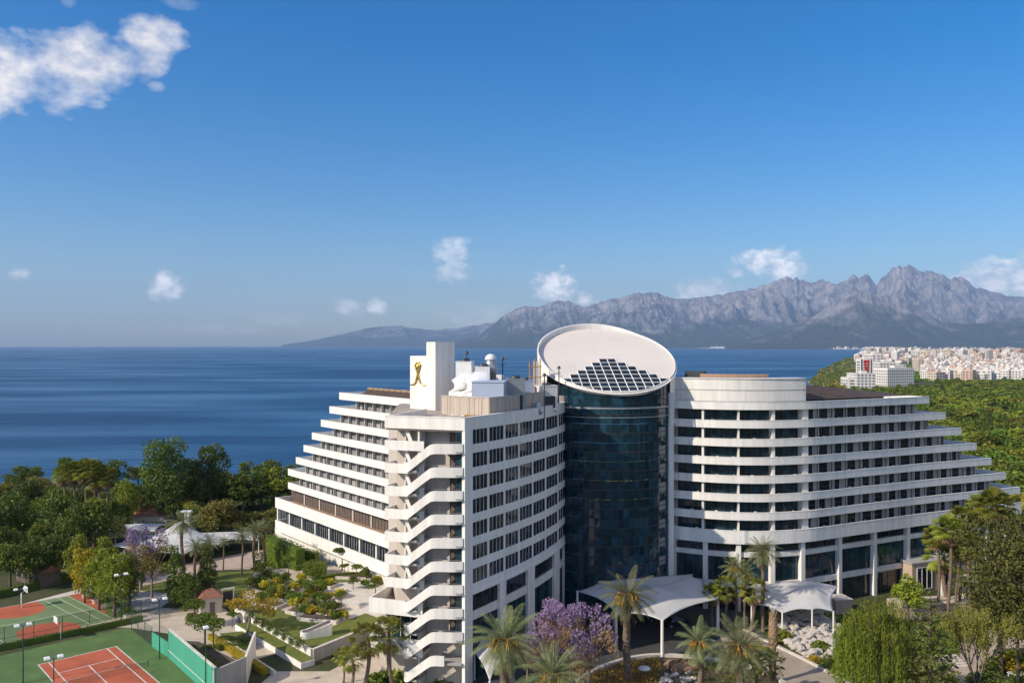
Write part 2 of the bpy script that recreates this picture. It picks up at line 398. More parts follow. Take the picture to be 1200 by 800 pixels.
# ------------------------------------------------------------------ plan geometry
def P(px, py, z):
    """Ground plan position of the point that the photo shows at px, py if it lies at height z."""
    d = F * (CAMZ - z) / (py - HZ)
    return ((px - 600) / F * d, d)
def at(px, d): return ((px - 600) / F * d, d)
def zat(py, d): return CAMZ - (py - HZ) * d / F
def lerp(a, b, t): return a + (b - a) * t
def sstep(a, b, x):
    t = min(1.0, max(0.0, (x - a) / (b - a))); return t * t * (3 - 2 * t)
def normals(path):
    n = len(path); out = []
    for i in range(n):
        a = path[max(i - 1, 0)]; b = path[min(i + 1, n - 1)]
        tx, ty = b[0] - a[0], b[1] - a[1]; l = math.hypot(tx, ty) or 1
        out.append((ty / l, -tx / l))
    return out
def offs(path, o):
    if o == 0: return [tuple(p) for p in path]
    return [(p[0] + n[0] * o, p[1] + n[1] * o) for p, n in zip(path, normals(path))]
def plen(path): return sum(math.dist(path[i], path[i + 1]) for i in range(len(path) - 1))
def pat(path, s):
    for i in range(len(path) - 1):
        l = math.dist(path[i], path[i + 1])
        if s <= l or i == len(path) - 2:
            t = s / l; return (lerp(path[i][0], path[i + 1][0], t), lerp(path[i][1], path[i + 1][1], t))
        s -= l
def sub(path, s0, s1, step=1.5):
    n = max(1, int(math.ceil((s1 - s0) / step))); return [pat(path, s0 + (s1 - s0) * i / n) for i in range(n + 1)]
def s_at_px(path, px):
    """Arc length at which PATH crosses the sight line through column px."""
    k = (px - 600) / F; s = 0.0
    for i in range(len(path) - 1):
        a, b = path[i], path[i + 1]; fa = a[0] - k * a[1]; fb = b[0] - k * b[1]; l = math.dist(a, b)
        if fa * fb <= 0 or i == len(path) - 2: return s + l * (fa / (fa - fb))
        s += l
def catmull(pts, step=1.0):
    out = []
    for i in range(len(pts) - 1):
        p0 = pts[max(i - 1, 0)]; p1 = pts[i]; p2 = pts[i + 1]; p3 = pts[min(i + 2, len(pts) - 1)]
        n = max(1, int(math.dist(p1, p2) / step))
        for j in range(n):
            t = j / n
            out.append(tuple(0.5 * (2 * p1[k] + (p2[k] - p0[k]) * t + (2 * p0[k] - 5 * p1[k] + 4 * p2[k] - p3[k]) * t * t + (3 * p1[k] - p0[k] - 3 * p2[k] + p3[k]) * t ** 3) for k in (0, 1)))
    out.append(tuple(pts[-1])); return out
def shrink_last(path): return path
# ------------------------------------------------------------------ terrain, sea, mountains
COAST = [(-9000, 900), (-2500, 420), (-900, 330), (-400, 288), (-100, 284), (40, 300), (140, 400), (240, 620), (361, 995), (566, 1493), (880, 2200), (1354, 3215), (2600, 5900),
         (4100, 9300), (5200, 11800), (5950, 13300), (5900, 15000), (4700, 17500), (2600, 21000), (-3000, 29000), (-12000, 42000)]
def coast_dist(X, Y):
    """Signed distance to the coastline, positive inland (arrays)."""
    best = np.full(X.shape, 1e12); sign = np.ones(X.shape)
    for (x0, y0), (x1, y1) in zip(COAST[:-1], COAST[1:]):
        ex, ey = x1 - x0, y1 - y0; l2 = ex * ex + ey * ey
        t = np.clip(((X - x0) * ex + (Y - y0) * ey) / l2, 0, 1)
        dx, dy = X - (x0 + t * ex), Y - (y0 + t * ey); d2 = dx * dx + dy * dy
        s = np.where(ex * (Y - y0) - ey * (X - x0) < 0, 1.0, -1.0)
        m = d2 < best; best = np.where(m, d2, best); sign = np.where(m, s, sign)
    return np.sqrt(best) * sign
def nps(a, b, x):
    t = np.clip((x - a) / (b - a), 0, 1); return t * t * (3 - 2 * t)
def land_z(X, Y):
    X = np.asarray(X, float); Y = np.asarray(Y, float)
    base = -4.0 + 1.5 * nps(-20, 5, X)
    base = base - 1.2 * (1 - nps(-14, -4, X)) * nps(-42, -34, X) * (1 - nps(112, 118, Y))      # the sunken court in front of the balcony tower
    base = base + (-31 + 2.5) * nps(3200, 9800, Y)
    r = np.hypot(X, Y)
    base = base + 1.5 * np.sin(X * 0.011 + 1) * np.cos(Y * 0.009) * nps(260, 600, r)
    d = coast_dist(X, Y)
    return -42 + (base + 42) * nps(-10, 6, d)
def gz(x, y): return float(land_z(np.array([x]), np.array([y]))[0])

def build_terrain():
    rs = np.concatenate([[0.5], np.geomspace(18, 70, 14)[:-1], np.geomspace(70, 420, 110)[:-1], np.geomspace(420, 46000, 150)])
    na = 420; an = np.linspace(0, 2 * math.pi, na, endpoint=False)
    Rr, Aa = np.meshgrid(rs, an, indexing='ij'); X = Rr * np.sin(Aa); Y = Rr * np.cos(Aa); Z = land_z(X, Y)
    me = bpy.data.meshes.new('ground'); n = X.size
    V = np.stack([X, Y, Z], -1).reshape(-1, 3)
    i, j = np.meshgrid(np.arange(len(rs) - 1), np.arange(na), indexing='ij'); j2 = (j + 1) % na
    Q = np.stack([i * na + j, i * na + j2, (i + 1) * na + j2, (i + 1) * na + j], -1).reshape(-1, 4)
    me.from_pydata(V.tolist(), [], Q[:, ::-1].tolist()); me.polygons.foreach_set('use_smooth', [True] * len(Q)); me.update()
    m, nt, b = _new('ground_cover'); N, L = nt.nodes, nt.links
    tc = N.new('ShaderNodeTexCoord')
    def noise(sc, d=6):
        n_ = N.new('ShaderNodeTexNoise'); n_.inputs['Scale'].default_value = sc; n_.inputs['Detail'].default_value = d; L.new(tc.outputs['Object'], n_.inputs['Vector']); return n_.outputs[0]
    def mixc(f, a, b_):
        x = N.new('ShaderNodeMix'); x.data_type = 'RGBA'
        for k, q in ((0, f), (6, a), (7, b_)):
            if isinstance(q, tuple): x.inputs[k].default_value = (*q, 1)
            else: L.new(q, x.inputs[k])
        return x.outputs[2]
    def ss(v, a, b_):
        r_ = N.new('ShaderNodeMapRange'); r_.interpolation_type = 'SMOOTHSTEP'; r_.inputs[1].default_value = a; r_.inputs[2].default_value = b_; L.new(v, r_.inputs[0]); return r_.outputs[0]
    near = mixc(ss(noise(0.12), 0.4, 0.62), (0.045, 0.060, 0.020), (0.085, 0.080, 0.045))
    near = mixc(ss(noise(1.3), 0.45, 0.75), near, (0.05, 0.075, 0.022))
    far = mixc(ss(noise(0.004, 9), 0.42, 0.6), (0.06, 0.075, 0.035), (0.22, 0.19, 0.15))
    sep = N.new('ShaderNodeSeparateXYZ'); L.new(tc.outputs['Object'], sep.inputs[0])
    col = mixc(ss(sep.outputs[1], 1000, 1800), near, far)
    # rock where the cliff is steep, sand by the water
    g = N.new('ShaderNodeNewGeometry'); sn = N.new('ShaderNodeSeparateXYZ'); L.new(g.outputs['Normal'], sn.inputs[0])
    rock = mixc(noise(0.08), (0.20, 0.16, 0.12), (0.40, 0.34, 0.27))
    col = mixc(ss(sn.outputs[2], 0.92, 0.62), col, rock)
    L.new(col, b.inputs['Base Color']); b.inputs['Roughness'].default_value = 0.95; b.inputs['Specular IOR Level'].default_value = 0.2
    me.materials.append(m)
    o = bpy.data.objects.new('ground', me); COL.objects.link(o); struct(o)
build_terrain()

def build_sea():
    me = bpy.data.meshes.new('sea'); n = 160
    rs = [250, 1200, 6000, 20000, 36000]
    V = [(0, 0, -35.0)] + [(r * math.sin(2 * math.pi * j / n), r * math.cos(2 * math.pi * j / n), -35.0) for r in rs for j in range(n)]
    Q = [(0, 1 + (j + 1) % n, 1 + j) for j in range(n)]
    for i in range(len(rs) - 1):
        for j in range(n): Q.append((1 + i * n + j, 1 + i * n + (j + 1) % n, 1 + (i + 1) * n + (j + 1) % n, 1 + (i + 1) * n + j))
    me.from_pydata(V, [], Q); me.update()
    m, nt, b = _new('sea_water'); N, L = nt.nodes, nt.links
    tc = N.new('ShaderNodeTexCoord')
    def noise(sx, sy, sc, d=5):
        mp = N.new('ShaderNodeMapping'); mp.inputs['Scale'].default_value = (sx, sy, 1); mp.inputs['Rotation'].default_value = (0, 0, R(-8)); L.new(tc.outputs['Object'], mp.inputs[0])
        n_ = N.new('ShaderNodeTexNoise'); n_.inputs['Scale'].default_value = sc; n_.inputs['Detail'].default_value = d; n_.inputs['Roughness'].default_value = 0.6
        L.new(mp.outputs[0], n_.inputs['Vector']); return n_.outputs[0]
    big = noise(0.35, 1.6, 0.004, 7)                     # long slicks and wind lanes
    mr = N.new('ShaderNodeMapRange'); mr.inputs[1].default_value = 0.40; mr.inputs[2].default_value = 0.62; L.new(big, mr.inputs[0])
    mx = N.new('ShaderNodeMix'); mx.data_type = 'RGBA'; mx.inputs[6].default_value = (0.006, 0.044, 0.118, 1); mx.inputs[7].default_value = (0.020, 0.095, 0.205, 1)
    L.new(mr.outputs[0], mx.inputs[0]); L.new(mx.outputs[2], b.inputs['Base Color'])
    rr = N.new('ShaderNodeMapRange'); rr.inputs[3].default_value = 0.42; rr.inputs[4].default_value = 0.26; L.new(mr.outputs[0], rr.inputs[0]); L.new(rr.outputs[0], b.inputs['Roughness'])
    b.inputs['IOR'].default_value = 1.33; b.inputs['Specular IOR Level'].default_value = 0.3
    w = N.new('ShaderNodeMath'); w.operation = 'ADD'
    L.new(noise(0.6, 1.5, 0.09, 6), w.inputs[0]); L.new(noise(0.5, 1.6, 0.015, 3), w.inputs[1])
    bp = N.new('ShaderNodeBump'); bp.inputs['Strength'].default_value = 0.7; bp.inputs['Distance'].default_value = 3.0
    L.new(w.outputs[0], bp.inputs['Height']); L.new(bp.outputs[0], b.inputs['Normal'])
    me.materials.append(m); o = bpy.data.objects.new('sea', me); COL.objects.link(o); struct(o)
build_sea()

def mountain_mat():
    m, nt, b = _new('mountain_rock'); N, L = nt.nodes, nt.links
    tc = N.new('ShaderNodeTexCoord'); g = N.new('ShaderNodeNewGeometry')
    def noise(sc, d=7, st=(1, 1, 1)):
        mp = N.new('ShaderNodeMapping'); mp.inputs['Scale'].default_value = st; L.new(tc.outputs['Object'], mp.inputs[0])
        n_ = N.new('ShaderNodeTexNoise'); n_.inputs['Scale'].default_value = sc; n_.inputs['Detail'].default_value = d; n_.inputs['Roughness'].default_value = 0.65
        L.new(mp.outputs[0], n_.inputs['Vector']); return n_.outputs[0]
    def mixc(f, a, b_):
        x = N.new('ShaderNodeMix'); x.data_type = 'RGBA'
        for k, q in ((0, f), (6, a), (7, b_)):
            if isinstance(q, tuple): x.inputs[k].default_value = (*q, 1)
            else: L.new(q, x.inputs[k])
        return x.outputs[2]
    def mth(op, a, b_):
        x = N.new('ShaderNodeMath'); x.operation = op
        for k, q in ((0, a), (1, b_)):
            if isinstance(q, (int, float)): x.inputs[k].default_value = q
            else: L.new(q, x.inputs[k])
        return x.outputs[0]
    sep = N.new('ShaderNodeSeparateXYZ'); L.new(tc.outputs['Object'], sep.inputs[0])
    nn_ = N.new('ShaderNodeMapRange'); nn_.inputs[1].default_value = .34; nn_.inputs[2].default_value = .66; L.new(noise(0.0035, 10, (1, 1, .45)), nn_.inputs[0])
    rock = mixc(nn_.outputs[0], (0.095, 0.095, 0.105), (0.45, 0.40, 0.37))
    wood = mixc(noise(0.004, 8), (0.020, 0.034, 0.016), (0.062, 0.072, 0.034))
    # woods on the lower and gentler slopes, broken up by noise
    k = mth('ADD', mth('MULTIPLY', noise(0.0011, 9), 2600.0), mth('MULTIPLY', sep.outputs[2], 0.95))
    mr = N.new('ShaderNodeMapRange'); mr.inputs[1].default_value = 1650; mr.inputs[2].default_value = 2250; L.new(k, mr.inputs[0])
    L.new(mixc(mr.outputs[0], wood, rock), b.inputs['Base Color'])
    b.inputs['Roughness'].default_value = 0.95; b.inputs['Specular IOR Level'].default_value = 0.1
    bp = N.new('ShaderNodeBump'); bp.inputs['Strength'].default_value = 1.0; bp.inputs['Distance'].default_value = 320.0
    L.new(noise(0.0025, 9, (1, 1, 0.6)), bp.inputs['Height']); L.new(bp.outputs[0], b.inputs['Normal'])
mountain_mat()

def ridge(name, label, sil, D, wf, wb, seed, rough=0.35, na=420, nr=72, spur=1.0, zb=-36):
    """A mountain range: crest at distance about D whose height follows SIL [(px, py)], a broken front slope of width WF and a back slope WB."""
    xs = [p[0] for p in sil]; hs = [max(0.0, (HZ - p[1]) / F) * D for p in sil]
    pxs = np.linspace(xs[0], xs[-1], na); H = np.interp(pxs, xs, hs); V = []
    H = H * (1 + np.array([.06 * (mnoise.ridged_multi_fractal(Vector((p * .075, seed, 0)), .8, 2.1, 5, 1.0, 2.0, noise_basis='PERLIN_ORIGINAL') * .5 - .7) for p in pxs]))
    for a in range(na):
        k = (pxs[a] - 600) / F; h = H[a]
        for r in range(nr):
            t = r / (nr - 1)
            u = -1 + t * 1.75                                  # -1 foot, 0 crest, .75 behind
            d = D + (wf if u < 0 else wb) * u
            x, y = k * d, d
            q = Vector((x * 0.00042 + seed, y * 0.00042, seed * 1.7))
            q2 = Vector((x * 0.0016 + seed * 2, y * 0.00055, seed))
            cr = mnoise.ridged_multi_fractal(q2, 0.8, 2.2, 5, 1.0, 2.0, noise_basis='PERLIN_ORIGINAL') * 0.5
            rm = mnoise.ridged_multi_fractal(q, 0.95, 2.1, 6, 1.0, 2.0, noise_basis='PERLIN_ORIGINAL') * 0.5
            fb = mnoise.fractal(q * 3.1, 0.9, 2.0, 6) 
            s = max(0.0, 1 - abs(u)) if u < 0 else 1 - u / 0.75 * 0.6
            prof = s ** 1.15 if u < 0 else s
            # spurs and gullies: strongest in the middle of the slope, none on the crest line
            am = (4 * s * (1 - s)) if u < 0 else 0.15
            z = h * prof * (1 + rough * am * (rm - 0.75) * spur + 0.42 * am * (cr - .75) + 0.16 * am * fb) + h * (0.03 * fb + .05 * (cr - .75)) * min(1.0, s * 2)
            if u <= 0.0 and s > 0.97: z = max(z, h * 0.985 * prof)
            V.append((x, y, max(zb, z + CAMZ * prof - 36 * (1 - prof))))
    Q = []
    for a in range(na - 1):
        for r in range(nr - 1): Q.append((a * nr + r, (a + 1) * nr + r, (a + 1) * nr + r + 1, a * nr + r + 1))
    me = bpy.data.meshes.new(name); me.from_pydata(V, [], Q); me.polygons.foreach_set('use_smooth', [False] * len(Q)); me.update()
    me.materials.append(M['mountain_rock']); o = bpy.data.objects.new(name, me); COL.objects.link(o); struct(o, label=label)
    return o
SIL_FAR = [(330, 404.5), (359, 400), (397, 392), (428, 384), (450, 381.5), (470, 381), (490, 384), (505, 386), (532, 384), (570, 378), (600, 374), (640, 366), (700, 366), (760, 372), (830, 380)]
SIL_MAIN = [(520, 404), (560, 393), (580, 378), (593, 367), (605, 361), (616, 357.5), (631, 359), (645, 354), (658, 351), (672, 355), (685, 359), (696, 356), (708, 353), (720, 349), (731, 347), (745, 343.5), (762, 342), (778, 345), (792, 350),
            (812, 349), (830, 346), (850, 343), (867, 340), (882, 337), (897, 332), (910, 328), (923, 323), (935, 328), (947, 333), (956, 331), (963, 328), (975, 330), (983, 330), (990, 327), (997, 321), (1008, 322), (1017, 320), (1022, 328), (1027, 334), (1033, 325), (1044, 317),
            (1052, 311), (1060, 309.5), (1068, 313), (1083, 320), (1093, 317), (1102, 320), (1110, 323), (1122, 325), (1133, 328), (1143, 337), (1155, 339), (1167, 342), (1185, 346), (1200, 348), (1240, 352), (1300, 360)]
SIL_FRONT = [(850, 404), (880, 397), (905, 389), (925, 381), (945, 374), (960, 366), (975, 357), (990, 349), (1002, 343), (1016, 340), (1030, 344), (1047, 348), (1062, 351), (1077, 358), (1090, 368), (1102, 376), (1125, 379), (1150, 379), (1170, 375), (1200, 372), (1250, 370), (1300, 372)]
ridge('mountains', 'faint blue mountain range farthest along the sea horizon', SIL_FAR, 32500, 5000, 4500, 3.3, 0.2, na=160, nr=40)
ridge('mountains', 'high craggy rocky mountain range behind the bay', SIL_MAIN, 24000, 5600, 4000, 8.1, 0.85, na=760, nr=120)
ridge('mountains', 'darker wooded foothills in front of the rocky range', SIL_FRONT, 17800, 2800, 2500, 5.7, 0.75, na=420, nr=80)

def build_haze():
    mb = MB(); mb.box((0, 0, -43.0), (74000, 74000, 2620))
    m = bpy.data.materials.new('haze_air'); m.use_nodes = True; nt = m.node_tree; nt.nodes.clear()
    out = nt.nodes.new('ShaderNodeOutputMaterial'); v = nt.nodes.new('ShaderNodeVolumePrincipled')
    v.inputs['Color'].default_value = (0.42, 0.63, 1.0, 1); v.inputs['Density'].default_value = HAZE; v.inputs['Anisotropy'].default_value = 0.0
    nt.links.new(v.outputs[0], out.inputs['Volume']); M['haze_air'] = m
    o = mb.build('haze', 'haze_air'); struct(o, 'stuff')
HAZE = 3.2e-5
build_haze()
# ------------------------------------------------------------------ the hotel: one thing, its wings are parts, their bands and windows sub-parts
hotel = thing('hotel_building', 'large white terraced hotel with a dark glass tower under a tilted round roof', 'hotel', (0, 0, 0))
HF = 3.2                                                     # storey height
def ztop(k): return 34.0 - HF * k

# plan lines, each left to right as seen from outside
CURV = catmull([(27.6, 145.4), (29.4, 144.7), (33.8, 142.6), (38.5, 141.2), (44.5, 140.9), (51.5, 142.5), (56, 144.5), (60.6, 146.8), (68.5, 150.6), (77.2, 154.9), (88, 159.6), (106, 167.2)], 1.2)
FACE = catmull([(-6.4, 110.2), (-5.96, 110.9), (1.55, 122.6), (6.76, 133.2), (9.9, 142.9)], 1.2)
FRONT = [(-17.8, 113.9), (-6.4, 110.2)]
TERR = [(-57.4, 197.2), (-25.0, 158.6), (-12.4, 143.6)]

def window_pane(parent, path, s0, s1, z0, z1, o, gl, name='window', light=None, mull=2, frame='window_frame', fw=0.09, curtain_side=1, ftop=True):
    """One window: glass panes set back in a frame with mullions; LIGHT = share of the width taken by a pale curtain or blind."""
    mb = MB(); p0, p1 = pat(path, s0), pat(path, s1); seg = [p0, p1]
    L_ = math.dist(p0, p1)
    def at_(t): return (lerp(p0[0], p1[0], t), lerp(p0[1], p1[1], t))
    cuts = [0.0, 1.0]; kinds = [0]
    if light:
        cuts = [0, light, 1] if curtain_side < 0 else [0, 1 - light, 1]; kinds = [2, 0] if curtain_side < 0 else [0, 2]
    for a, b, kd in zip(cuts[:-1], cuts[1:], kinds):
        nn = max(1, round((b - a) * mull)) if kd == 0 else 1
        for i in range(nn):
            t0, t1 = a + (b - a) * i / nn, a + (b - a) * (i + 1) / nn
            mb.m = kd; sg = [at_(t0), at_(t1)]; j = random.uniform(-.015, .015)
            q = offs(sg, o); q2 = offs(sg, o + j)
            mb.quad((*q[0], z0), (*q2[1], z0), (*q2[1], z1), (*q[0], z1))
            if i > 0 or a > 0:
                mb.m = 1; e = fw / 2 / L_; mb.band([at_(t0 - e), at_(t0 + e)], z0, z1, o - 0.02, o + 0.06)
    mb.m = 1; e = fw / L_
    mb.band([at_(0), at_(e)], z0, z1, o - 0.02, o + 0.075); mb.band([at_(1 - e), at_(1)], z0, z1, o - 0.02, o + 0.075)
    if ftop: mb.band([at_(e), at_(1 - e)], z1 - fw, z1, o - 0.02, o + 0.07)
    mb.band([at_(e), at_(1 - e)], z0, z0 + fw * .8, o - 0.02, o + 0.07)
    return mb.build(name, [gl, frame, 'curtain' if light and light < .6 else 'grey_blind'], parent)

# ---- curved wing -----------------------------------------------------------------------------
def curved_wing():
    ends_px = [1089, 1108.4, 1126.8, 1144.7, 1162, 1179, 1195.6, 1197]
    S0 = 0.0; ends = [s_at_px(CURV, p) for p in ends_px]
    Sb = s_at_px(CURV, 948)                                   # the bow-fronted part ends here
    DEEP = 15.0
    core = MB()
    for k in range(8):
        zt = ztop(k); bh = 1.3 if k < 7 else 2.25
        seg = sub(CURV, S0, ends[k])
        # floor slab, also the ceiling of the balconies below
        core.m = 0; inner = offs(seg, -DEEP)
        core.prism(offs(seg, -0.28) + inner[::-1], zt - bh + 0.05, zt - 1.02 + .0)
        if k:                                                 # terrace floor finish
            core.m = 1; core.prism(offs(sub(CURV, S0, ends[k] - .3), -0.3) + offs(sub(CURV, S0, ends[k] - .3), -DEEP + .2)[::-1], zt - 1.02, zt - 0.98)
        if k < 7:
            # rooms behind the balconies: end wall and back
            e2 = ends[k] - (2.6 if k else 1.6); zb = ztop(k + 1) - 0.98; zc = zt - bh + 0.05
            core.m = 2
            q = sub(CURV, S0, e2)
            core.band(q, zb, zc, -DEEP + .4, -DEEP + .6)
            pe = [pat(CURV, e2), pat(CURV, e2 + .01)]; nrm = normals(pe)[0]; a = pat(CURV, e2)
            A = (a[0] - nrm[0] * 1.8, a[1] - nrm[1] * 1.8); B = (a[0] - nrm[0] * DEEP, a[1] - nrm[1] * DEEP)
            core.band([A, B], zb, zc, -0.2, 0.0)
    core.m = 2; core.prism([(26.4, 145.8), (28.7, 146.3), (29.6, 158), (26.4, 158)], -4, 33.85)
    core.band(sub(CURV, S0, ends[7] - 1), -4, ztop(7) - 2.2, -DEEP + .4, -DEEP + .6)
    # roof: gravel, kerb
    core.m = 3; core.prism(offs(sub(CURV, S0, ends[0] - .4), -0.3) + offs(sub(CURV, S0, ends[0] - .4), -DEEP)[::-1], 33.0, 33.1)
    wing = core.build('curved_wing', ['white_render', 'concrete', 'beige_wall', 'roof_gravel'], hotel)
    # parapets: one per storey, wrapping round the stepped end
    for k in range(8):
        zt = ztop(k); bh = 1.3 if k < 7 else 2.25; seg = sub(CURV, S0, ends[k], 1.2); mb = MB()
        mb.band(seg, zt - bh, zt, -0.26, 0.0)
        mb.band(sub(CURV, S0, ends[k], 1.2), zt, zt + 0.07, -0.32, 0.04)          # coping
        if k == 7: mb.band(seg, zt - bh - .02, zt - bh + .55, -0.5, -0.262)
        n = normals(seg)[-1]; e = seg[-1]
        mb.band([(e[0] - n[0] * 0.27, e[1] - n[1] * 0.27), (e[0] - n[0] * (DEEP - .1), e[1] - n[1] * (DEEP - .1))], zt - bh, zt, -0.24, 0.0)
        mb.build('balcony_parapet', 'white_paint', wing)
    # balcony fronts
    bow = [s_at_px(CURV, p) for p in (786, 823, 866, 908, 946)]
    step = 3.55
    for k in range(7):
        zb = ztop(k + 1) - 0.98; zc = ztop(k) - 1.25
        e2 = ends[k] - (2.7 if k else 1.7)
        for i in range(4):                                    # wide glazed fronts of the bow
            a, b = bow[i] + (.5 if i else .9), bow[i + 1] - .35
            c0 = pat(CURV, a); c1 = pat(CURV, b)
            window_pane(wing, CURV, a, b, zb, zc, -1.75, 'glass_teal', 'picture_window', mull=5, frame='dark_frame', fw=.07)
        for i, s in enumerate(bow):
            wd = (.55, .38, .3, .5, 1.2)[i]; dv = MB()
            dv.band(sub(CURV, max(0, s - wd / 2), s + wd / 2), zb, zc, -1.9, -0.45)
            dv.build('bay_divider', 'white_render', wing)
        s = bow[4] + .75; i = 0
        while s + step < e2 + 1.2:
            e = min(s + step, e2)
            if e - s > 1.5:
                window_pane(wing, CURV, s, e - .16, zb, zc, -1.75, 'glass_dark', 'sliding_door', light=random.choice((.28, .34, .34, .40, .5, .18)), mull=3, frame='dark_frame', fw=.06)
                dv = MB(); dv.band([pat(CURV, e - .12), pat(CURV, e)], zb, zc, -1.8, -1.2 if i % 2 else -1.5); dv.build('balcony_divider', 'white_render', wing)
            s += step; i += 1
        # side wall by the glass tower
        mb = MB(); mb.band(sub(CURV, 0, 2.1), zb, zc, -2.1, -1.8); mb.build('side_wall', 'beige_wall', wing)
    # the tall base: columns, clerestory, beams, big glass
    zb0 = ztop(7) - 2.25
    cols = [786, 826, 866, 907, 943, 987, 1028, 1067, 1102, 1134, 1160, 1182]
    cs = [s_at_px(CURV, p) for p in cols]; base = -3.6; last = cs[-1]
    for i, s in enumerate(cs):
        mb = MB(); w = 1.7 if i == 0 else .8; dep = 1.3
        mb.band(sub(CURV, max(0, s - w / 2), s + w / 2), base, zb0, -dep, -0.36); mb.build('column', 'white_paint', wing)
    for (z0, z1) in ((6.9, 7.75), (1.6, 2.55)):
        mb = MB()
        mb.band(sub(CURV, 0, last), z0, z1, -1.6, -0.75); mb.build('spandrel_beam', 'white_render', wing)
    for i in range(len(cs) - 1):
        a, b = cs[i] + (.9 if i == 0 else .42), cs[i + 1] - .42
        window_pane(wing, CURV, a, b, 7.76, zb0 - .02, -1.3, 'glass_dark', 'clerestory_window', mull=4, frame='dark_frame')
        window_pane(wing, CURV, a, b, 2.56, 6.89, -1.3, 'glass_teal', 'lobby_window', mull=5, frame='dark_frame', fw=.07)
        window_pane(wing, CURV, a, b, base, 1.59, -1.4, 'glass_dark', 'ground_window', mull=4, frame='dark_frame')
    # the set-back drum on the roof with its two grooves and the low roof behind
    drum = sub(CURV, 0.3, s_at_px(CURV, 947) + .6, 1.0)
    mb = MB(); mb.band(drum, 34.07, 35.9, -3.6, -1.3); mb.band(drum, 35.9, 36.08, -3.6, -1.42); mb.band(drum, 36.08, 38.0, -3.6, -1.25); mb.band(drum, 38.0, 38.12, -3.8, -1.1)
    mb.build('roof_drum', 'white_render', wing)
    mb = MB(); mb.prism(offs(drum, -3.5) + offs(drum, -13)[::-1], 34.0, 37.6); mb.build('roof_drum_deck', 'terracotta_tile', wing)
    mb = MB(); q = sub(CURV, s_at_px(CURV, 815), s_at_px(CURV, 915), 1.0); mb.band(q, 38.12, 38.75, -4.6, -4.3)
    mb.build('roof_kerb_wall', 'terracotta_tile', wing)
    mb = MB(); q = sub(CURV, s_at_px(CURV, 795), s_at_px(CURV, 818), 1.0); mb.band(q, 38.12, 39.2, -7, -4.6); mb.build('roof_hatch', 'dark_metal', wing)
    # dark pergola roof stepping down along the stepped end
    s0, s1 = s_at_px(CURV, 949) + .8, ends[0] - 1.8; q = sub(CURV, s0, s1, 1.0); n = len(q)
    zt = [lerp(36.9, 34.35, (i / (n - 1)) ** 1.15) for i in range(n)]
    mb = MB()
    f, bk = offs(q, -2.4), offs(q, -9)
    for i in range(n - 1):
        for r in range(6):
            t0, t1 = r / 6 + .015, (r + 1) / 6 - .02
            A = (lerp(f[i][0], bk[i][0], t0), lerp(f[i][1], bk[i][1], t0), lerp(34.15, zt[i], t0)); B = (lerp(f[i + 1][0], bk[i + 1][0], t0), lerp(f[i + 1][1], bk[i + 1][1], t0), lerp(34.15, zt[i + 1], t0))
            C_ = (lerp(f[i + 1][0], bk[i + 1][0], t1), lerp(f[i + 1][1], bk[i + 1][1], t1), lerp(34.15, zt[i + 1], t1) + .05); D_ = (lerp(f[i][0], bk[i][0], t1), lerp(f[i][1], bk[i][1], t1), lerp(34.15, zt[i], t1) + .05)
            mb.quad(A, B, C_, D_)
    mb.band([tuple(p) for p in bk], 33.0, [z + .06 for z in zt], -.2, 0.0)
    mb.build('pergola_roof', 'solar_brown', wing)
    return wing
CW = curved_wing()
def balcony_seats():
    g = random.Random(4); first = None
    for k in range(7):
        for i in range(17):
            if g.random() < .25: continue
            s = 1.6 + i * 3.55 + g.uniform(-.6, .6)
            if s > s_at_px(CURV, 1060): continue
            a = pat(CURV, s); n = normals([pat(CURV, s - .1), pat(CURV, s + .1)])[0]; loc = (a[0] - n[0] * .75, a[1] - n[1] * .75, ztop(k + 1) - .97); rz = g.uniform(0, 6.28)
            if first is None:
                mb = MB(); mb.box((0, 0, .40), (.5, .5, .06)); mb.box((0, .24, .46), (.5, .05, .62))
                for sx in (-.22, .22):
                    mb.box((sx, -.22, 0), (.05, .05, .40)); mb.box((sx, .22, 0), (.05, .05, .40)); mb.box((sx, 0, .62), (.05, .46, .05)); mb.box((sx, -.22, .46), (.05, .05, .16))
                first = mb.build('balcony_chair', 'lamp_white', None, loc, rz); tag(first, 'white chair on a balcony of the curved wing', 'chair', 'white chairs on the curved wing balconies')
            else: dup(first, loc, rz)
balcony_seats()

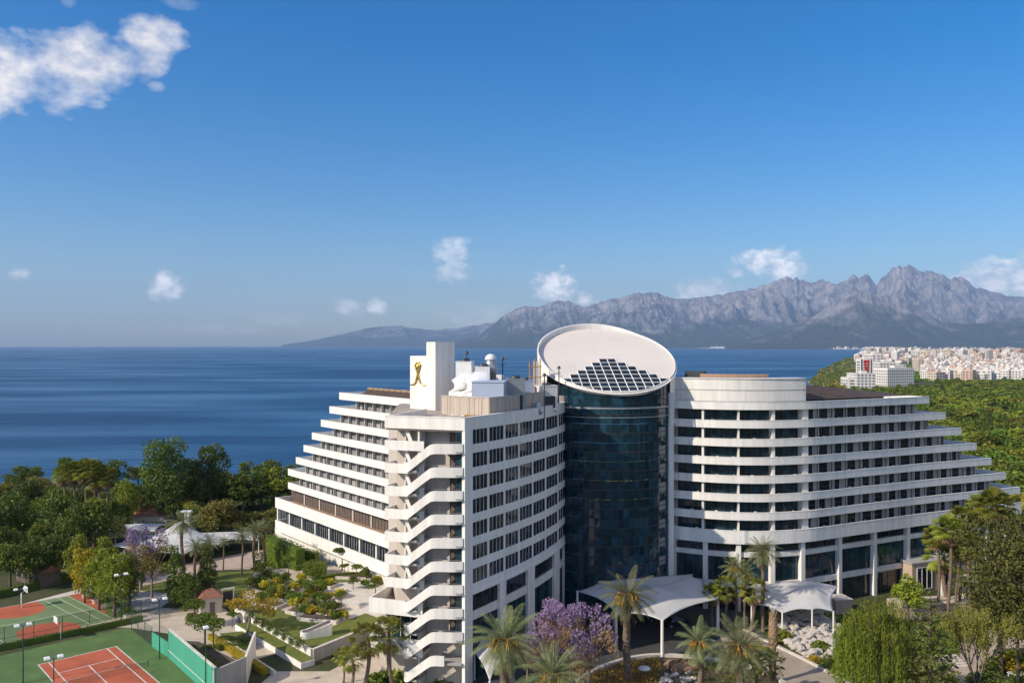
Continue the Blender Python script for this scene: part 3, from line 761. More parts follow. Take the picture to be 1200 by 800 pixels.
# ---- the shaded long face of the near wing -----------------------------------------------------
def near_wing():
    core = MB(); L_ = plen(FACE)
    back = [(14, 168), (-20, 160), (-21.0, 150), (-19.2, 126)]
    body = offs(FACE, -0.6)
    poly = [(-17.2, 114.4), (-6.9, 110.9)] + body + back
    core.m = 1; core.prism(poly[::1], 32.9, 33.0)
    core.m = 0; core.prism([(p[0], p[1]) for p in ([(-16.6, 116.6), (-6.7, 113.2)] + offs(FACE, -0.9)[3:] + back)], -6, 32.9)
    wing = core.build('near_wing', ['beige_wall', 'roof_gravel'], hotel)
    wx = [(554, 571.5), (573.5, 590.5), (592.3, 607.6), (609.2, 623.8), (625.2, 639), (640.4, 653.6), (655, 664.4)]
    ss = [(s_at_px(FACE, a), s_at_px(FACE, b)) for a, b in wx]; zw = 32.35
    # horizontal bands between the window rows
    for k in range(8):
        z1 = 34.0 if k == 0 else zw - HF * (k - 1) - 2.08
        z0 = zw - HF * k
        if k == 7: z0 = 9.7
        mb = MB(); mb.band(sub(FACE, ss[0][0] - .0, L_), z0, z1, -0.5, 0.0)
        if k == 0: mb.band(sub(FACE, 0, L_), 34.0, 34.12, -0.6, 0.06)
        if k == 7: mb.band(sub(FACE, ss[0][0], L_), 9.62, 9.99, 0.0, 0.10)
        mb.build('spandrel_band', 'white_paint', wing)
    mb = MB(); mb.band(sub(FACE, 0, ss[0][0]), -6, 34.0, -0.5, 0.0)                 # the solid corner
    mb.build('corner_pier', 'white_paint', wing)
    for k in range(7):
        z1 = zw - HF * k; z0 = z1 - 2.08
        for i, (a, b) in enumerate(ss):
            window_pane(wing, FACE, a, b, z0, z1, -0.10, 'glass_room', 'window', mull=4, frame='window_frame', fw=.05)
        for i in range(7):
            e = ss[i + 1][0] if i < 6 else L_; mb = MB()
            mb.band(sub(FACE, ss[i][1], e, 2), z0, z1, -0.45, -0.02 if i < 6 else 0.0)
            mb.build('window_pier', 'white_paint', wing)
    cols = [(547, 551), (586, 593.5), (619, 627), (650, 656), (662, 666.3)]
    cs = [(max(0, s_at_px(FACE, a)), min(L_, s_at_px(FACE, b))) for a, b in cols]
    for a, b in cs[1:]:
        mb = MB(); mb.band(sub(FACE, a, b), -5, 9.65, -1.0, -0.02); mb.build('column', 'white_paint', wing)
    mb = MB(); mb.band(sub(FACE, ss[0][0], L_), 5.9, 7.1, -0.9, -0.3); mb.build('spandrel_beam', 'white_render', wing)
    for i in range(4):
        a, b = cs[i][1], cs[i + 1][0]
        window_pane(wing, FACE, a, b, 7.12, 9.6, -0.55, 'glass_dark', 'clerestory_window', mull=4, frame='dark_frame')
        window_pane(wing, FACE, a, b, -3.2, 5.88, -0.55, 'glass_teal', 'lobby_window', mull=5, frame='dark_frame')
    return wing, ss
NW, _ss = near_wing()

# ---- balcony tower with its slanting stair parapets --------------------------------------------
def balcony_tower():
    L_ = plen(FRONT); n = normals(FRONT)[0]; t = ((FRONT[1][0] - FRONT[0][0]) / L_, (FRONT[1][1] - FRONT[0][1]) / L_)
    def q(s, o): return (FRONT[0][0] + t[0] * s + n[0] * o, FRONT[0][1] + t[1] * s + n[1] * o)
    core = MB()
    core.band([q(5.2, 0), q(L_, 0)], -6, 32.6, -2.9, -2.4)                   # recess wall behind the stairs
    core.band([q(0.2, 0), q(5.2, 0)], -6, 32.6, -3.6, -3.3)
    core.m = 1
    core.band([q(5.1, -.3), q(5.1, -3.5)][::-1], -6, 32.6, 0.0, 0.25)
    core.band([q(2.6, -1.2), q(2.6, -3.3)][::-1], 9, 32.6, 0.0, 0.2)
    part = core.build('balcony_tower', ['beige_wall', 'white_render'], hotel)
    # roof parapet
    mb = MB(); mb.band([q(-.1, 0), q(L_ - .02, 0)], 32.35, 34.0, -0.4, 0.02); mb.band([q(-.1, 0), q(L_, 0)], 34.0, 34.12, -.5, .08)
    mb.band([q(-.1, -14), q(-.1, -.4)], 32.35, 34.0, -.3, 0.0); mb.build('roof_parapet', 'white_paint', part)
    mb = MB(); mb.band([q(0.1, 0), q(L_ - .1, 0)], 32.1, 32.34, -3.2, -0.1); mb.build('soffit_slab', 'dark_soffit', part)
    # left hand terraces
    for k in range(1, 8):
        zt = 33.85 - HF * k; mb = MB()
        mb.band([q(-.1, 0), q(5.9, 0)], zt - 1.35, zt, -0.22, 0.02)
        mb.band([q(-.1, -6), q(-.1, -.22)], zt - 1.35, zt, -.22, 0.0)
        mb.band([q(0.1, 0), q(5.9, 0)], zt - 1.3, zt - 1.05, -3.3, -0.225)
        mb.build('terrace_parapet', 'white_paint', part)
        # slanting fin between terrace and stairs
        mb = MB(); a = q(3.0, -.25); 
        for o0, o1 in ((0, 0),):
            A0 = q(2.5, -.6); A1 = q(3.9, -.6); B0 = q(2.5, -.8); B1 = q(3.9, -.8)
            z0, z1 = zt - 1.04, zt + HF - 1.32
            mb.add([(*A0, z1), (*q(3.05, -.6), z1), (*q(4.3, -.6), z0), (*q(3.75, -.6), z0), (*B0, z1), (*q(3.05, -.8), z1), (*q(4.3, -.8), z0), (*q(3.75, -.8), z0)],
                   [(0, 3, 2, 1), (4, 5, 6, 7), (0, 1, 5, 4), (1, 2, 6, 5), (2, 3, 7, 6), (3, 0, 4, 7)])
        mb.build('privacy_fin', 'white_paint', part)
        window_pane(part, [q(0.3, -3.25), q(2.5, -3.25)], 0.0, 2.2, zt - 1.0, zt + 1.0, 0.0, 'glass_dark', 'balcony_door', mull=2, frame='dark_frame')
    # the two wide lower terraces
    for zt, w, h in ((8.5, 2.3, 2.05), (3.3, 2.2, 2.3)):
        mb = MB()
        mb.band([q(-w, .5), q(5.9, .5)], zt - h, zt, -0.25, 0.02); mb.band([q(-w, -7), q(-w, .25)], zt - h, zt, -.25, 0)
        mb.prism([q(-w + .1, .2), q(5.9, .2), q(5.9, -6), q(-w + .1, -7)], zt - h + .1, zt - h + .5)
        mb.build('terrace_parapet', 'white_paint', part)
        mb = MB(); mb.prism([q(-w + .3, 0), q(5.8, 0), q(5.8, -3.2), q(-w + .3, -6.8)], zt - h + .505, zt - h + .56); mb.build('terrace_floor', 'terracotta_tile', part)
    window_pane(part, [q(-1.0, -2.6), q(4.4, -2.6)], 0.6, 5.2, 1.7, 5.6, 0.0, 'glass_teal', 'lobby_window', mull=3, frame='white_metal')
    mb = MB(); mb.band([q(-2.0, -2.7), q(5.2, -2.7)], -6, 6.4, -.4, -.05); mb.band([q(-1.2, 0), q(-.8, 0)], -6, 6.4, -2.8, -2.3); mb.build('lower_wall', 'beige_wall', part)
    # stair flights: solid slanting parapets, a round landing at the foot of each
    sP, sQ, sR = 3.75, 7.75, L_ - .25
    for k in range(1, 11):
        zt = 33.75 - HF * k; low = zt - 2.75; th = 1.38; mb = MB()
        path = [q(sP, 1.15), q(sP + .35, 1.28), q(sQ - .9, 1.30), q(sQ - .3, 1.32), q(sQ + .3, 1.25)]
        zs = [low, low + .12, zt - .52, zt - .12, zt]
        mb.band(path, [z - th for z in zs], zs, -0.2, 0.0)
        path2 = [q(sQ + .3, 1.25), q(sQ + 1.2, 1.02), q(sR - 1.2, .6), q(sR, .14)] if k < 10 else [q(sQ + .3, 1.25), q(sQ + 1.6, 1.0)]
        mb.band(path2, zt - th, zt, -0.2, 0.0)
        # rounded end round the foot landing
        arc = [q(sP + .02 - .62 * math.sin(a), .53 + .62 * math.cos(a)) for a in [math.pi * i / 9 for i in range(10)]]
        mb.band(arc[::-1], low - th, low, -0.2, 0.0)
        mb.build('stair_parapet', 'white_paint', part)
        # flight and landings
        mb = MB()
        A, B = q(sP + .3, 1.05), q(sP + .3, -.1); C_, D_ = q(sQ, 1.05), q(sQ, -.1)
        z0, z1 = low - 1.05, zt - 1.05
        mb.add([(*A, z0), (*C_, z1), (*D_, z1), (*B, z0), (*A, z0 - .25), (*C_, z1 - .25), (*D_, z1 - .25), (*B, z0 - .25)],
               [(0, 1, 2, 3), (7, 6, 5, 4), (4, 5, 1, 0), (5, 6, 2, 1), (6, 7, 3, 2), (7, 4, 0, 3)])
        mb.prism([q(sQ, 1.0), q(sR - .1, .35), q(sR - .1, -2.4), q(sQ, -2.4)][::1], z1 - .25, z1 + .01)
        mb.prism([q(sP - .45, .8), q(sP + .3, 1.0), q(sP + 1.5, 1.0), q(sP + 1.5, -2.4), q(sP - .3, -2.4)], z0 - .25, z0 + .01)
        mb.build('stair_flight', 'concrete', part)
        if k < 10:
            zd = zt - 1.04
            window_pane(part, [q(sR - 2.9, -2.36), q(sR - 1.25, -2.36)], 0, 1.65, zd, zd + 2.3, .02, 'brown_panel', 'landing_door', mull=2, frame='dark_frame')
            window_pane(part, [q(sR - 1.15, -.25), q(sR - .02, -.25)], 0, 1.13, zd, zd + 2.9, .0, 'glass_teal', 'corner_window', mull=1, frame='dark_frame')
            mb = MB(); mb.tube([(*q(sQ + .4, .9), zt + .02), (*q(sQ + .4, .9), zt + .22)], .02, 5); mb.tube([(*q(sQ - .2, .95), zt + .2), (*q(sR - .2, .35), zt + .22)], .025, 5); mb.build('handrail', 'grey_metal', part)
    return part
BT = balcony_tower()

# ---- terraced wing towards the sea ---------------------------------------------------------------
def terraced_wing():
    LT = plen(TERR); px0 = [397.5, 386, 376, 365.5, 355.7, 346.7, 337.5, 337.5]
    st = [s_at_px(TERR, p) for p in px0]; core = MB(); DEEP = 17.0
    for k in range(8):
        zt = ztop(k) - .15; seg = [pat(TERR, st[k]), pat(TERR, LT)]
        core.m = 0; core.prism(offs(seg, -.25) + offs(seg, -DEEP)[::-1], zt - 1.35, zt - 1.0)
        if k < 7:
            core.m = 2; e = st[k] + 2.4 if k else st[k] + 4.2
            a, b = pat(TERR, e), pat(TERR, e + .5); nn = normals([a, b])[0]
            core.band([(a[0] - nn[0] * DEEP, a[1] - nn[1] * DEEP), (a[0] - nn[0] * 1.7, a[1] - nn[1] * 1.7)], ztop(k + 1) - 1.15, zt - 1.3, -.2, 0)
    core.m = 3; seg = [pat(TERR, st[0] + .4), pat(TERR, LT)]; core.prism(offs(seg, -.3) + offs(seg, -DEEP)[::-1], 32.85, 32.95)
    # lower body
    core.m = 0
    sL = s_at_px(TERR, 321.5); segL = [pat(TERR, sL), pat(TERR, LT)]
    core.prism(offs([pat(TERR, sL + 1), pat(TERR, LT)], -.6) + offs([pat(TERR, sL + 1), pat(TERR, LT)], -DEEP)[::-1], -6, .6)
    core.prism(offs([pat(TERR, sL + .5), pat(TERR, LT)], -1.2) + offs([pat(TERR, sL + .5), pat(TERR, LT)], -DEEP)[::-1], 5.7, 6.6)
    wing = core.build('terraced_wing', ['white_render', 'concrete', 'beige_wall', 'roof_gravel'], hotel)
    for k in range(8):
        zt = ztop(k) - .15; seg = [pat(TERR, st[k]), pat(TERR, LT)]; mb = MB()
        mb.band(seg, zt - 1.45, zt, -.25, 0); mb.band(seg, zt, zt + .06, -.3, .04)
        a, b = seg; nn = normals(seg)[0]
        mb.band([(a[0] - nn[0] * DEEP, a[1] - nn[1] * DEEP), (a[0] - nn[0] * .25, a[1] - nn[1] * .25)], zt - 1.45, zt, -.25, 0)
        mb.build('terrace_parapet', 'white_paint', wing)
    step = 3.35
    for k in range(7):
        zb, zc = ztop(k + 1) - 1.13, ztop(k) - 1.55; s = LT - 9.0; e = st[k] + (2.5 if k else 4.3); i = 0
        while s - step > e - 1.0:
            a = max(s - step, e)
            window_pane(wing, TERR, a + .1, s - .05, zb, zc, -1.75, 'glass_dark', 'terrace_door', light=random.choice((.62, .62, .55, .7, .4)), mull=2, frame='dark_frame', fw=.07, curtain_side=-1)
            dv = MB(); dv.band([pat(TERR, a - .06), pat(TERR, a + .08)], zb, zc, -1.78, -1.0); dv.build('terrace_divider', 'white_render', wing); s = a; i += 1
        mb = MB(); mb.band([pat(TERR, LT - 9), pat(TERR, LT)], zb, zc, -1.9, -1.7); mb.build('side_wall', 'beige_wall', wing)
    # wide terrace with the dark glazed hall behind, then the hall below it with white columns
    for zt, h, o in ((8.0, 2.3, 2.6), (2.7, 2.4, 2.6)):
        a = s_at_px(offs(TERR, o), 322.5); pth = offs(TERR, o); seg = sub(pth, a, plen(pth), 50); mb = MB()
        mb.band(seg, zt - h, zt, -.28, 0); mb.band(seg, zt, zt + .07, -.33, .04)
        nn = normals(seg)[0]; p0 = seg[0]
        mb.band([(p0[0] - nn[0] * 14, p0[1] - nn[1] * 14), (p0[0] - nn[0] * .28, p0[1] - nn[1] * .28)], zt - h, zt, -.28, 0)
        mb.build('wide_parapet', 'white_paint', wing)
        mb = MB(); mb.prism(offs(seg, -.3) + offs(seg, -14)[::-1], zt - h + .2, zt - 1.05 if zt > 5 else zt - h + .5); mb.build('terrace_deck', 'terracotta_tile' if zt > 5 else 'dark_soffit', wing)
    s = sL + 6.5
    while s < LT - 3:
        e = min(s + 7.6, LT - 1); window_pane(wing, TERR, s, e - .5, 6.9, 9.9, -1.4, 'brown_panel', 'hall_door', mull=6, frame='dark_frame', fw=.08)
        mb = MB(); mb.band([pat(TERR, e - .5), pat(TERR, e)], 6.9, 9.9, -1.6, -1.2); mb.build('hall_column', 'beige_wall', wing); s = e
    s = sL + 2.6; i = 0; px_cols = [348, 374, 395, 416, 438, 460]
    while s < LT - 2:
        e = min(s + 6.6, LT)
        window_pane(wing, TERR, s + .5, e, 0.7, 5.6, -.2, 'glass_sky' if i in (0, 3) else 'glass_dark', 'hall_window', mull=6, frame='window_frame', fw=.07)
        mb = MB(); mb.band([pat(TERR, s), pat(TERR, s + .5)], .6, 5.7, -.5, .5); mb.build('hall_column', 'white_paint', wing); s = e; i += 1
    mb = MB(); pth = [pat(TERR, sL + 3), pat(TERR, LT)]; mb.band(pth, -6, .35, -.5, 1.2); mb.build('base_wall', 'white_render', wing)
    return wing
TW = terraced_wing()

# ---- glass tower under the tilted disc -----------------------------------------------------------
def glass_tower():
    C0 = (17.4, 149.4); RD = 12.75; TH = R(5); SL = 0.455; ZC = 41.5
    dn = (math.sin(TH), -math.cos(TH)); rt = (math.cos(TH), math.sin(TH))
    def zp(x, y): return ZC - SL * ((x - C0[0]) * dn[0] + (y - C0[1]) * dn[1])
    def rim(a, r): return (C0[0] + r * math.sin(a), C0[1] - r * math.cos(a))           # a = 0 faces the photographer, positive to the right
    # glazed front: panes between dark mullions
    a0, a1 = R(-62), R(57); NC = 26; RG = RD - .55
    mb = MB(); fr = MB()
    rows = np.arange(-3.0, 37, 1.6)
    for c in range(NC):
        b0, b1 = a0 + (a1 - a0) * c / NC, a0 + (a1 - a0) * (c + 1) / NC
        p, q = rim(b0, RG), rim(b1, RG); top = min(zp(*p), zp(*q)) - .12
        for i, z in enumerate(rows):
            z1 = min(z + 1.6, top)
            if z1 - z < .1: continue
            j = [random.gauss(0, .012) for _ in range(3)]
            mb.quad((p[0], p[1] + j[0], z + .03), (q[0], q[1] + j[1], z + .03), (q[0], q[1] + j[2], z1 - .03), (p[0], p[1] - j[0], z1 - .03))
        if c: fr.band([rim(b0 - .0022, RG), rim(b0 + .0022, RG)], -3, top, -.05, .05)
    arc = [rim(a0 + (a1 - a0) * i / 40, RG) for i in range(41)]
    for i, z in enumerate(rows):
        if i % 2 == 0 and z < 35: fr.band(arc, z - .09, z + .09, -.1, .05)
    tower = mb.build('glass_tower', ['glass_tower'], hotel)
    fr.build('mullion_grid', 'dark_metal', tower)
    # a column of pale blinds on the right-hand panes
    for k in range(9):
        z = 31.5 - 3.2 * k; mb = MB()
        mb.band([rim(R(41), RG + .03), rim(R(46), RG + .03), rim(R(50), RG + .03)], z, z + 1.45, -.02, .015)
        mb.build('tower_blind', 'grey_blind', tower)
    mb = MB(); mb.band(arc, 33.1, 33.4, .055, .09); mb.band(arc, 31.6, 31.75, .055, .08); mb.build('tower_band', 'grey_metal', tower)
    # the drum behind: white wall rising to the rim
    mb = MB(); n = 96
    for i in range(n):
        b0, b1 = 2 * math.pi * i / n, 2 * math.pi * (i + 1) / n
        am = ((b0 + b1) / 2 + math.pi) % (2 * math.pi) - math.pi
        p, q = rim(b0, RD - .25), rim(b1, RD - .25)
        if a0 < am < a1:
            pass
        else: mb.quad((*p, 30), (*q, 30), (*q, zp(*q) + .3), (*p, zp(*p) + .3), True)
    mb.build('drum_wall', 'white_paint', tower)
    # rim: a raised edge on the upper side that dies away at the front
    mb = MB()
    vs = []; n = 120
    for i in range(n):
        a = 2 * math.pi * i / n; p = rim(a, RD); q = rim(a, RD - .22); hi = sstep(-.35, .8, -.6 * math.cos(a) - .85 * math.sin(a)); up = .02 + .95 * hi; dn_ = .08 + .5 * hi
        vs += [(*p, zp(*p) - dn_), (*p, zp(*p) + up), (*q, zp(*q) + up), (*q, zp(*q) - .3)]
    fs = []
    for i in range(n):
        p, q = 4 * i, 4 * ((i + 1) % n)
        fs += [(p, q, q + 1, p + 1), (p + 1, q + 1, q + 2, p + 2), (p + 2, q + 2, q + 3, p + 3)]
    mb.add(vs, fs, False); mb.build('roof_rim', 'white_paint', tower)
    # sloping disc
    mb = MB(); ring = [rim(2 * math.pi * i / 120, RD - .3) for i in range(120)]
    mb.add([(*p, zp(*p)) for p in ring], [tuple(range(120))]); mb.add([(*p, zp(*p) - .5) for p in ring], [tuple(range(119, -1, -1))])
    mb.build('roof_disc', 'roof_disc_paint', tower)
    # stepped skylight let into the lower half
    g, fr = MB(), MB(); pw = 1.56; ph_ = 1.56 / math.sqrt(1 + SL * SL) * 1.02
    half = [1, 2, 3, 4, 5, 6, 7, 7, 7, 7]
    nx = Vector((SL * dn[0], SL * dn[1], 1)).normalized()
    def pt(i, j, up):
        u = i * pw; v = .35 + j * ph_; x = C0[0] + rt[0] * u + dn[0] * v; y = C0[1] + rt[1] * u + dn[1] * v
        r = math.hypot(x - C0[0], y - C0[1])
        if r > RD - .5:
            k = (RD - .5) / r; x, y = C0[0] + (x - C0[0]) * k, C0[1] + (y - C0[1]) * k
        return Vector((x, y, zp(x, y))) + nx * up
    def inside(i, j): u, v = i * pw, .35 + j * ph_; return math.hypot(u, v) < RD + .5
    segs = set()
    for j, h in enumerate(half):
        for i in range(-h, h):
            cn = [(i, j), (i + 1, j), (i + 1, j + 1), (i, j + 1)]
            if sum(math.hypot(a * pw, .35 + b * ph_) < RD - .45 for a, b in cn) < 1: continue
            A, B, C_, D_ = [pt(a, b, .07) for a, b in cn]
            g.quad(D_, C_, B, A)
            for a, b in ((cn[0], cn[1]), (cn[1], cn[2]), (cn[3], cn[2]), (cn[0], cn[3])): segs.add((a, b))
    for a, b in segs:
        p, q = pt(*a, .1), pt(*b, .1)
        if (p - q).length > .15: fr.tube([p, q], .085, 4, smooth=False)
    sk = g.build('skylight', ['glass_dark'], tower); fr.build('glazing_bar', 'white_paint', tower)
    # slim white pier where the tower meets the curved wing
    mb = MB(); p = rim(R(58.5), RD - .35); mb.prism([(p[0] - .45, p[1] - .3), (p[0] + .5, p[1] - .3), (p[0] + .5, p[1] + 1.2), (p[0] - .45, p[1] + 1.2)], -4, 35.6); mb.build('edge_pier', 'white_paint', tower)
    return tower
GT = glass_tower()

# ---- roof plant: things that stand on the near wing's roof ------------------------------------------
def roof_things():
    # white stair head with the gilt figure, and its taller neighbour, one block
    rz = R(-38)
    cx, cy_ = at(501, 141); root = thing('roof_penthouse', 'stepped white rooftop block bearing a gilded X-shaped emblem', 'penthouse', (cx, cy_, 33), rz)
    mb = MB(); mb.box((0, 0, 0), (4.1, 4.4, 9.1)); mb.build('low_block', 'white_paint', root)
    mb = MB(); mb.box((3.1, .0, 0), (2.1, 4.8, 11.5)); mb.build('high_block', 'white_paint', root)
    mb = MB(); y = -2.3; z0 = 4.4; k = 3.55 / 3.6
    def stroke(pts, w): mb.tube([(a * 1.08 - .1, y, z0 - .3 + b * 1.18) for a, b in pts], [q * .8 for q in w] if isinstance(w, list) else w * .8, 6)
    stroke([(-1.75, .0), (-.85, .08), (-.42, .45), (.05, 1.7), (.42, 2.5), (.62, 3.0)], [.11, .14, .2, .24, .24, .2])
    stroke([(1.75, .0), (.9, .08), (.48, .45), (.0, 1.7), (-.4, 2.5), (-.6, 3.0)], [.11, .14, .2, .24, .24, .2])
    stroke([(-.5, 2.7), (-.2, 3.25), (0, 3.05), (.25, 3.3), (.5, 2.75)], .22); mb.dome((0, y, z0 + 2.75), .42, .75, 8, 4)
    mb.build('emblem', 'gold', root)
    # white ducts
    for i, (px, w) in enumerate(((537, 1.5), (553, 1.7))):
        x, d = at(px, 128 - i * 2); r = thing('air_duct', ('fat white elbow duct beside the gilded rooftop block', 'second white elbow duct touching the pale blue plant housing')[i], 'duct', (x, d, 33))
        mb = MB(); mb.tube([(0, 0, 0), (0, 0, 3.6), (.2, 0, 4.7), (.9, .2, 5.3), (2.0, .5, 5.2)], w, 12); mb.build('pipe', 'white_metal', r)
        mb = MB(); mb.lathe((0, 0, 1.0), [(w + .02, 0), (w + .15, .05), (w + .15, .2), (w + .02, .25)], 14); mb.build('flange', 'grey_metal', r)
    r = thing('plant_housing', 'pale blue sheet metal plant housing on the near wing roof', 'plant housing', (*at(574, 123), 33), R(-6))
    mb = MB(); mb.box((0, 0, 0), (4.8, 5, 5.4)); mb.box((0, 0, 5.4), (5.0, 5.2, .18)); mb.build('housing', 'pale_blue_metal', r)
    mb = MB(); mb.box((-.1, -2.53, .6), (1.6, .05, 2.0)); mb.build('louvre', 'grey_metal', r)
    for i, (px, py, d, s, lab) in enumerate(((545, 424, 133, 1.0, 'square white fan unit with dark fan on top by the ducts'), (566, 430, 131, .9, 'small white cabinet unit under the domed vent'), (604, 444, 126, 1.1, 'grey air handling unit next to the pale blue housing'), (614, 446, 130, 1.0, 'dark blue air handling unit right of the grey one'), (640, 452, 134, 1.2, 'white plant room box beside the glass tower drum'))):
        x, dd = at(px, d); zt = zat(py, d); r = thing('rooftop_unit', lab, 'air handler', (x, dd, 33), R(-10 + 7 * i)); h = max(1.6, zt - 33)
        mb = MB(); mb.box((0, 0, .3), (2.6 * s, 2.4, h - .3)); mb.box((0, 0, h), (2.7 * s, 2.5, .12)); mb.build('cabinet', ['white_metal', 'white_metal', 'grey_metal', 'pale_blue_metal', 'white_render'][i], r)
        mb = MB(); mb.box((0, -1.22, .7), (1.9 * s, .06, h * .45)); mb.build('grille', 'dark_metal', r)
        mb = MB(); mb.lathe((0, 0, h + .1), [(.75, 0), (.75, .4), (.6, .42), (.05, .3)], 12); mb.build('fan', 'dark_metal', r)
        for q in ((-1, -1), (1, -1), (1, 1), (-1, 1)):
            mb = MB(); mb.box((q[0] * 1.1 * s, q[1] * .9, 0), (.15, .15, .3)); mb.build('foot', 'grey_metal', r)
    x, d = at(575, 132); r = thing('domed_vent', 'silver domed vent stack standing highest among the roof plant', 'vent', (x, d, 33))
    mb = MB(); mb.lathe((0, 0, 0), [(.9, 0), (.9, 6.4), (1.15, 6.5), (1.15, 7.6), (.8, 7.8), (.75, 8.6)], 14); mb.build('stack', 'grey_metal', r)
    mb = MB(); mb.dome((0, 0, 8.6), .95, .95, 14, 6); mb.build('dome', 'white_metal', r)
    for i, (px, d, h) in enumerate(((547, 134, 9.6), (589, 133, 8.6), (655, 139, 7.0), (638, 121, 6.4))):
        x, dd = at(px, d); r = thing('roof_mast', ['dark mast with a round camera head behind the ducts', 'thin bare pole right of the domed vent', 'short mast at the foot of the tilted disc', 'slim dark lamp pole rising from the screen fence'][i], 'mast', (x, dd, 33))
        mb = MB(); mb.tube([(0, 0, 0), (0, 0, h)], .09, 6); mb.build('pole', 'dark_metal', r)
        mb = MB(); mb.dome((0, 0, h - .1), .32, .5, 8, 4); mb.box((0, 0, h - .9), (.8, .1, .1)); mb.build('head', 'dark_metal', r)
    g = random.Random(12)
    for i, (px, d, w, h) in enumerate(((592, 128, 1.6, 3.2), (598, 131, 1.3, 4.2), (608, 127, 1.2, 2.6), (584, 136, 1.5, 6.0), (556, 138, 2.0, 6.2), (620, 134, 1.4, 4.4), (647, 137, 1.5, 2.8), (630, 128, 1.1, 2.0), (660, 141, 1.2, 2.2))):
        x, dd = at(px, d); r = thing('condenser_unit', 'small roof condenser or tank among the plant of the near wing', 'condenser', (x, dd, 33), g.uniform(-.4, .4), 'small condensers among the near wing roof plant'); mb = MB()
        if i % 3 == 1: mb.lathe((0, 0, .4), [(w * .5, 0), (w * .5, h - .6), (w * .3, h - .4), (.05, h - .35)], 12)
        else: mb.box((0, 0, .4), (w, w * .8, h - .4))
        mb.build('casing', ('white_metal', 'grey_metal', 'beige_screen')[i % 3], r); mb = MB(); mb.box((0, 0, 0), (w * .8, w * .6, .4)); mb.build('base_frame', 'dark_metal', r)
        mb = MB(); mb.tube([(w * .4, 0, .6), (w * .7, .1, .5), (w * .8, .3, .1)], .08, 5); mb.build('pipe', 'grey_metal', r)
    x, d = at(627, 140); r = thing('scaffold', 'orange timber scaffold beside the white drum of the tower', 'scaffold', (x, d, 33))
    mb = MB()
    for i in range(3):
        for j in range(2): mb.tube([(i * .9 - .9, j * 1.2, 0), (i * .9 - .9, j * 1.2, 8.6 - .5 * (i == 0))], .1, 5)
    mb.build('standard', 'scaffold_wood', r)
    for z in (1.8, 3.6, 5.4, 7.2):
        mb = MB(); mb.box((0, .6, z), (2.4, 1.4, .12)); mb.build('platform', 'scaffold_wood', r)
    mb = MB(); mb.box((.1, 0, 2), (.9, .08, 6.2)); mb.build('sheeting', 'beige_wall', r)
    # the slatted screen round the plant deck
    root = thing('screen_fence', 'beige slatted screen fence round the rooftop plant deck', 'fence', (0, 0, 0))
    p = [at(517, 122.5), at(573, 117.2), at(600, 122.5), at(640, 133.5)]
    mb = MB()
    for i in range(3):
        a, b = p[i], p[i + 1]; l = math.dist(a, b); n = int(l / .62)
        for j in range(n):
            t0, t1 = j / n, (j + .93) / n; o = .05 * (j % 2)
            mb.band([(lerp(a[0], b[0], t0), lerp(a[1], b[1], t0)), (lerp(a[0], b[0], t1), lerp(a[1], b[1], t1))], 33.6, 36.3, -.06 + o, o)
    mb.build('slat_panel', 'beige_screen', root)
    mb = MB()
    for i in range(3): mb.band([p[i], p[i + 1]], 36.3, 36.42, -.12, .1)
    mb.build('top_rail', 'beige_wall', root)
    for i in range(3):
        for j in range(5):
            t = j / 5; x, y = lerp(p[i][0], p[i + 1][0], t), lerp(p[i][1], p[i + 1][1], t); mb = MB(); mb.box((x, y, 33), (.16, .16, 3.4)); mb.build('post', 'beige_wall', root)
    # bench-like timber frame on the roof edge
    x, d = at(556, 115.5); r = thing('timber_bench', 'low timber bench standing on the near wing roof edge', 'bench', (x, d, 33.0), R(-18))
    mb = MB(); mb.box((0, 0, .9), (3.0, .9, .12)); mb.build('top', 'scaffold_wood', r)
    for q in (-1.3, 1.3):
        mb = MB(); mb.box((q, 0, 0), (.14, .8, .9)); mb.build('leg', 'scaffold_wood', r)
    # solar water heaters in a row on the terraced wing
    first = None
    for i in range(9):
        s = s_at_px(TERR, 420) + i * 2.15; a = pat(TERR, s); n = normals(TERR)[0]; loc = (a[0] - n[0] * 2.2, a[1] - n[1] * 2.2, 33)
        rz_ = math.atan2(-.77, .64)
        if first is None:
            first = thing('solar_collector', 'dark brown tilted solar collector in the row on the terraced wing roof', 'solar panel', loc, rz_, 'solar collectors on the terraced wing roof')
            mb = MB(); mb.add([(-.95, -1.0, .75), (.95, -1.0, .75), (.95, .6, 1.75), (-.95, .6, 1.75), (-.95, -1.0, .65), (.95, -1.0, .65), (.95, .6, 1.65), (-.95, .6, 1.65)], [(0, 1, 2, 3), (7, 6, 5, 4), (0, 4, 5, 1), (1, 5, 6, 2), (2, 6, 7, 3), (3, 7, 4, 0)]); mb.build('panel', 'solar_brown', first)
            mb = MB(); mb.tube([(-1, .75, 1.85), (1, .75, 1.85)], .3, 10); mb.build('tank', 'palm_boots', first)
            mb = MB(); mb.box((-.8, .6, 0), (.1, .1, 1.7)); mb.box((.8, .6, 0), (.1, .1, 1.7)); mb.box((-.8, -.9, 0), (.1, .1, .7)); mb.box((.8, -.9, 0), (.1, .1, .7)); mb.build('stand', 'grey_metal', first)
        else: dup(first, loc, rz_)
roof_things()
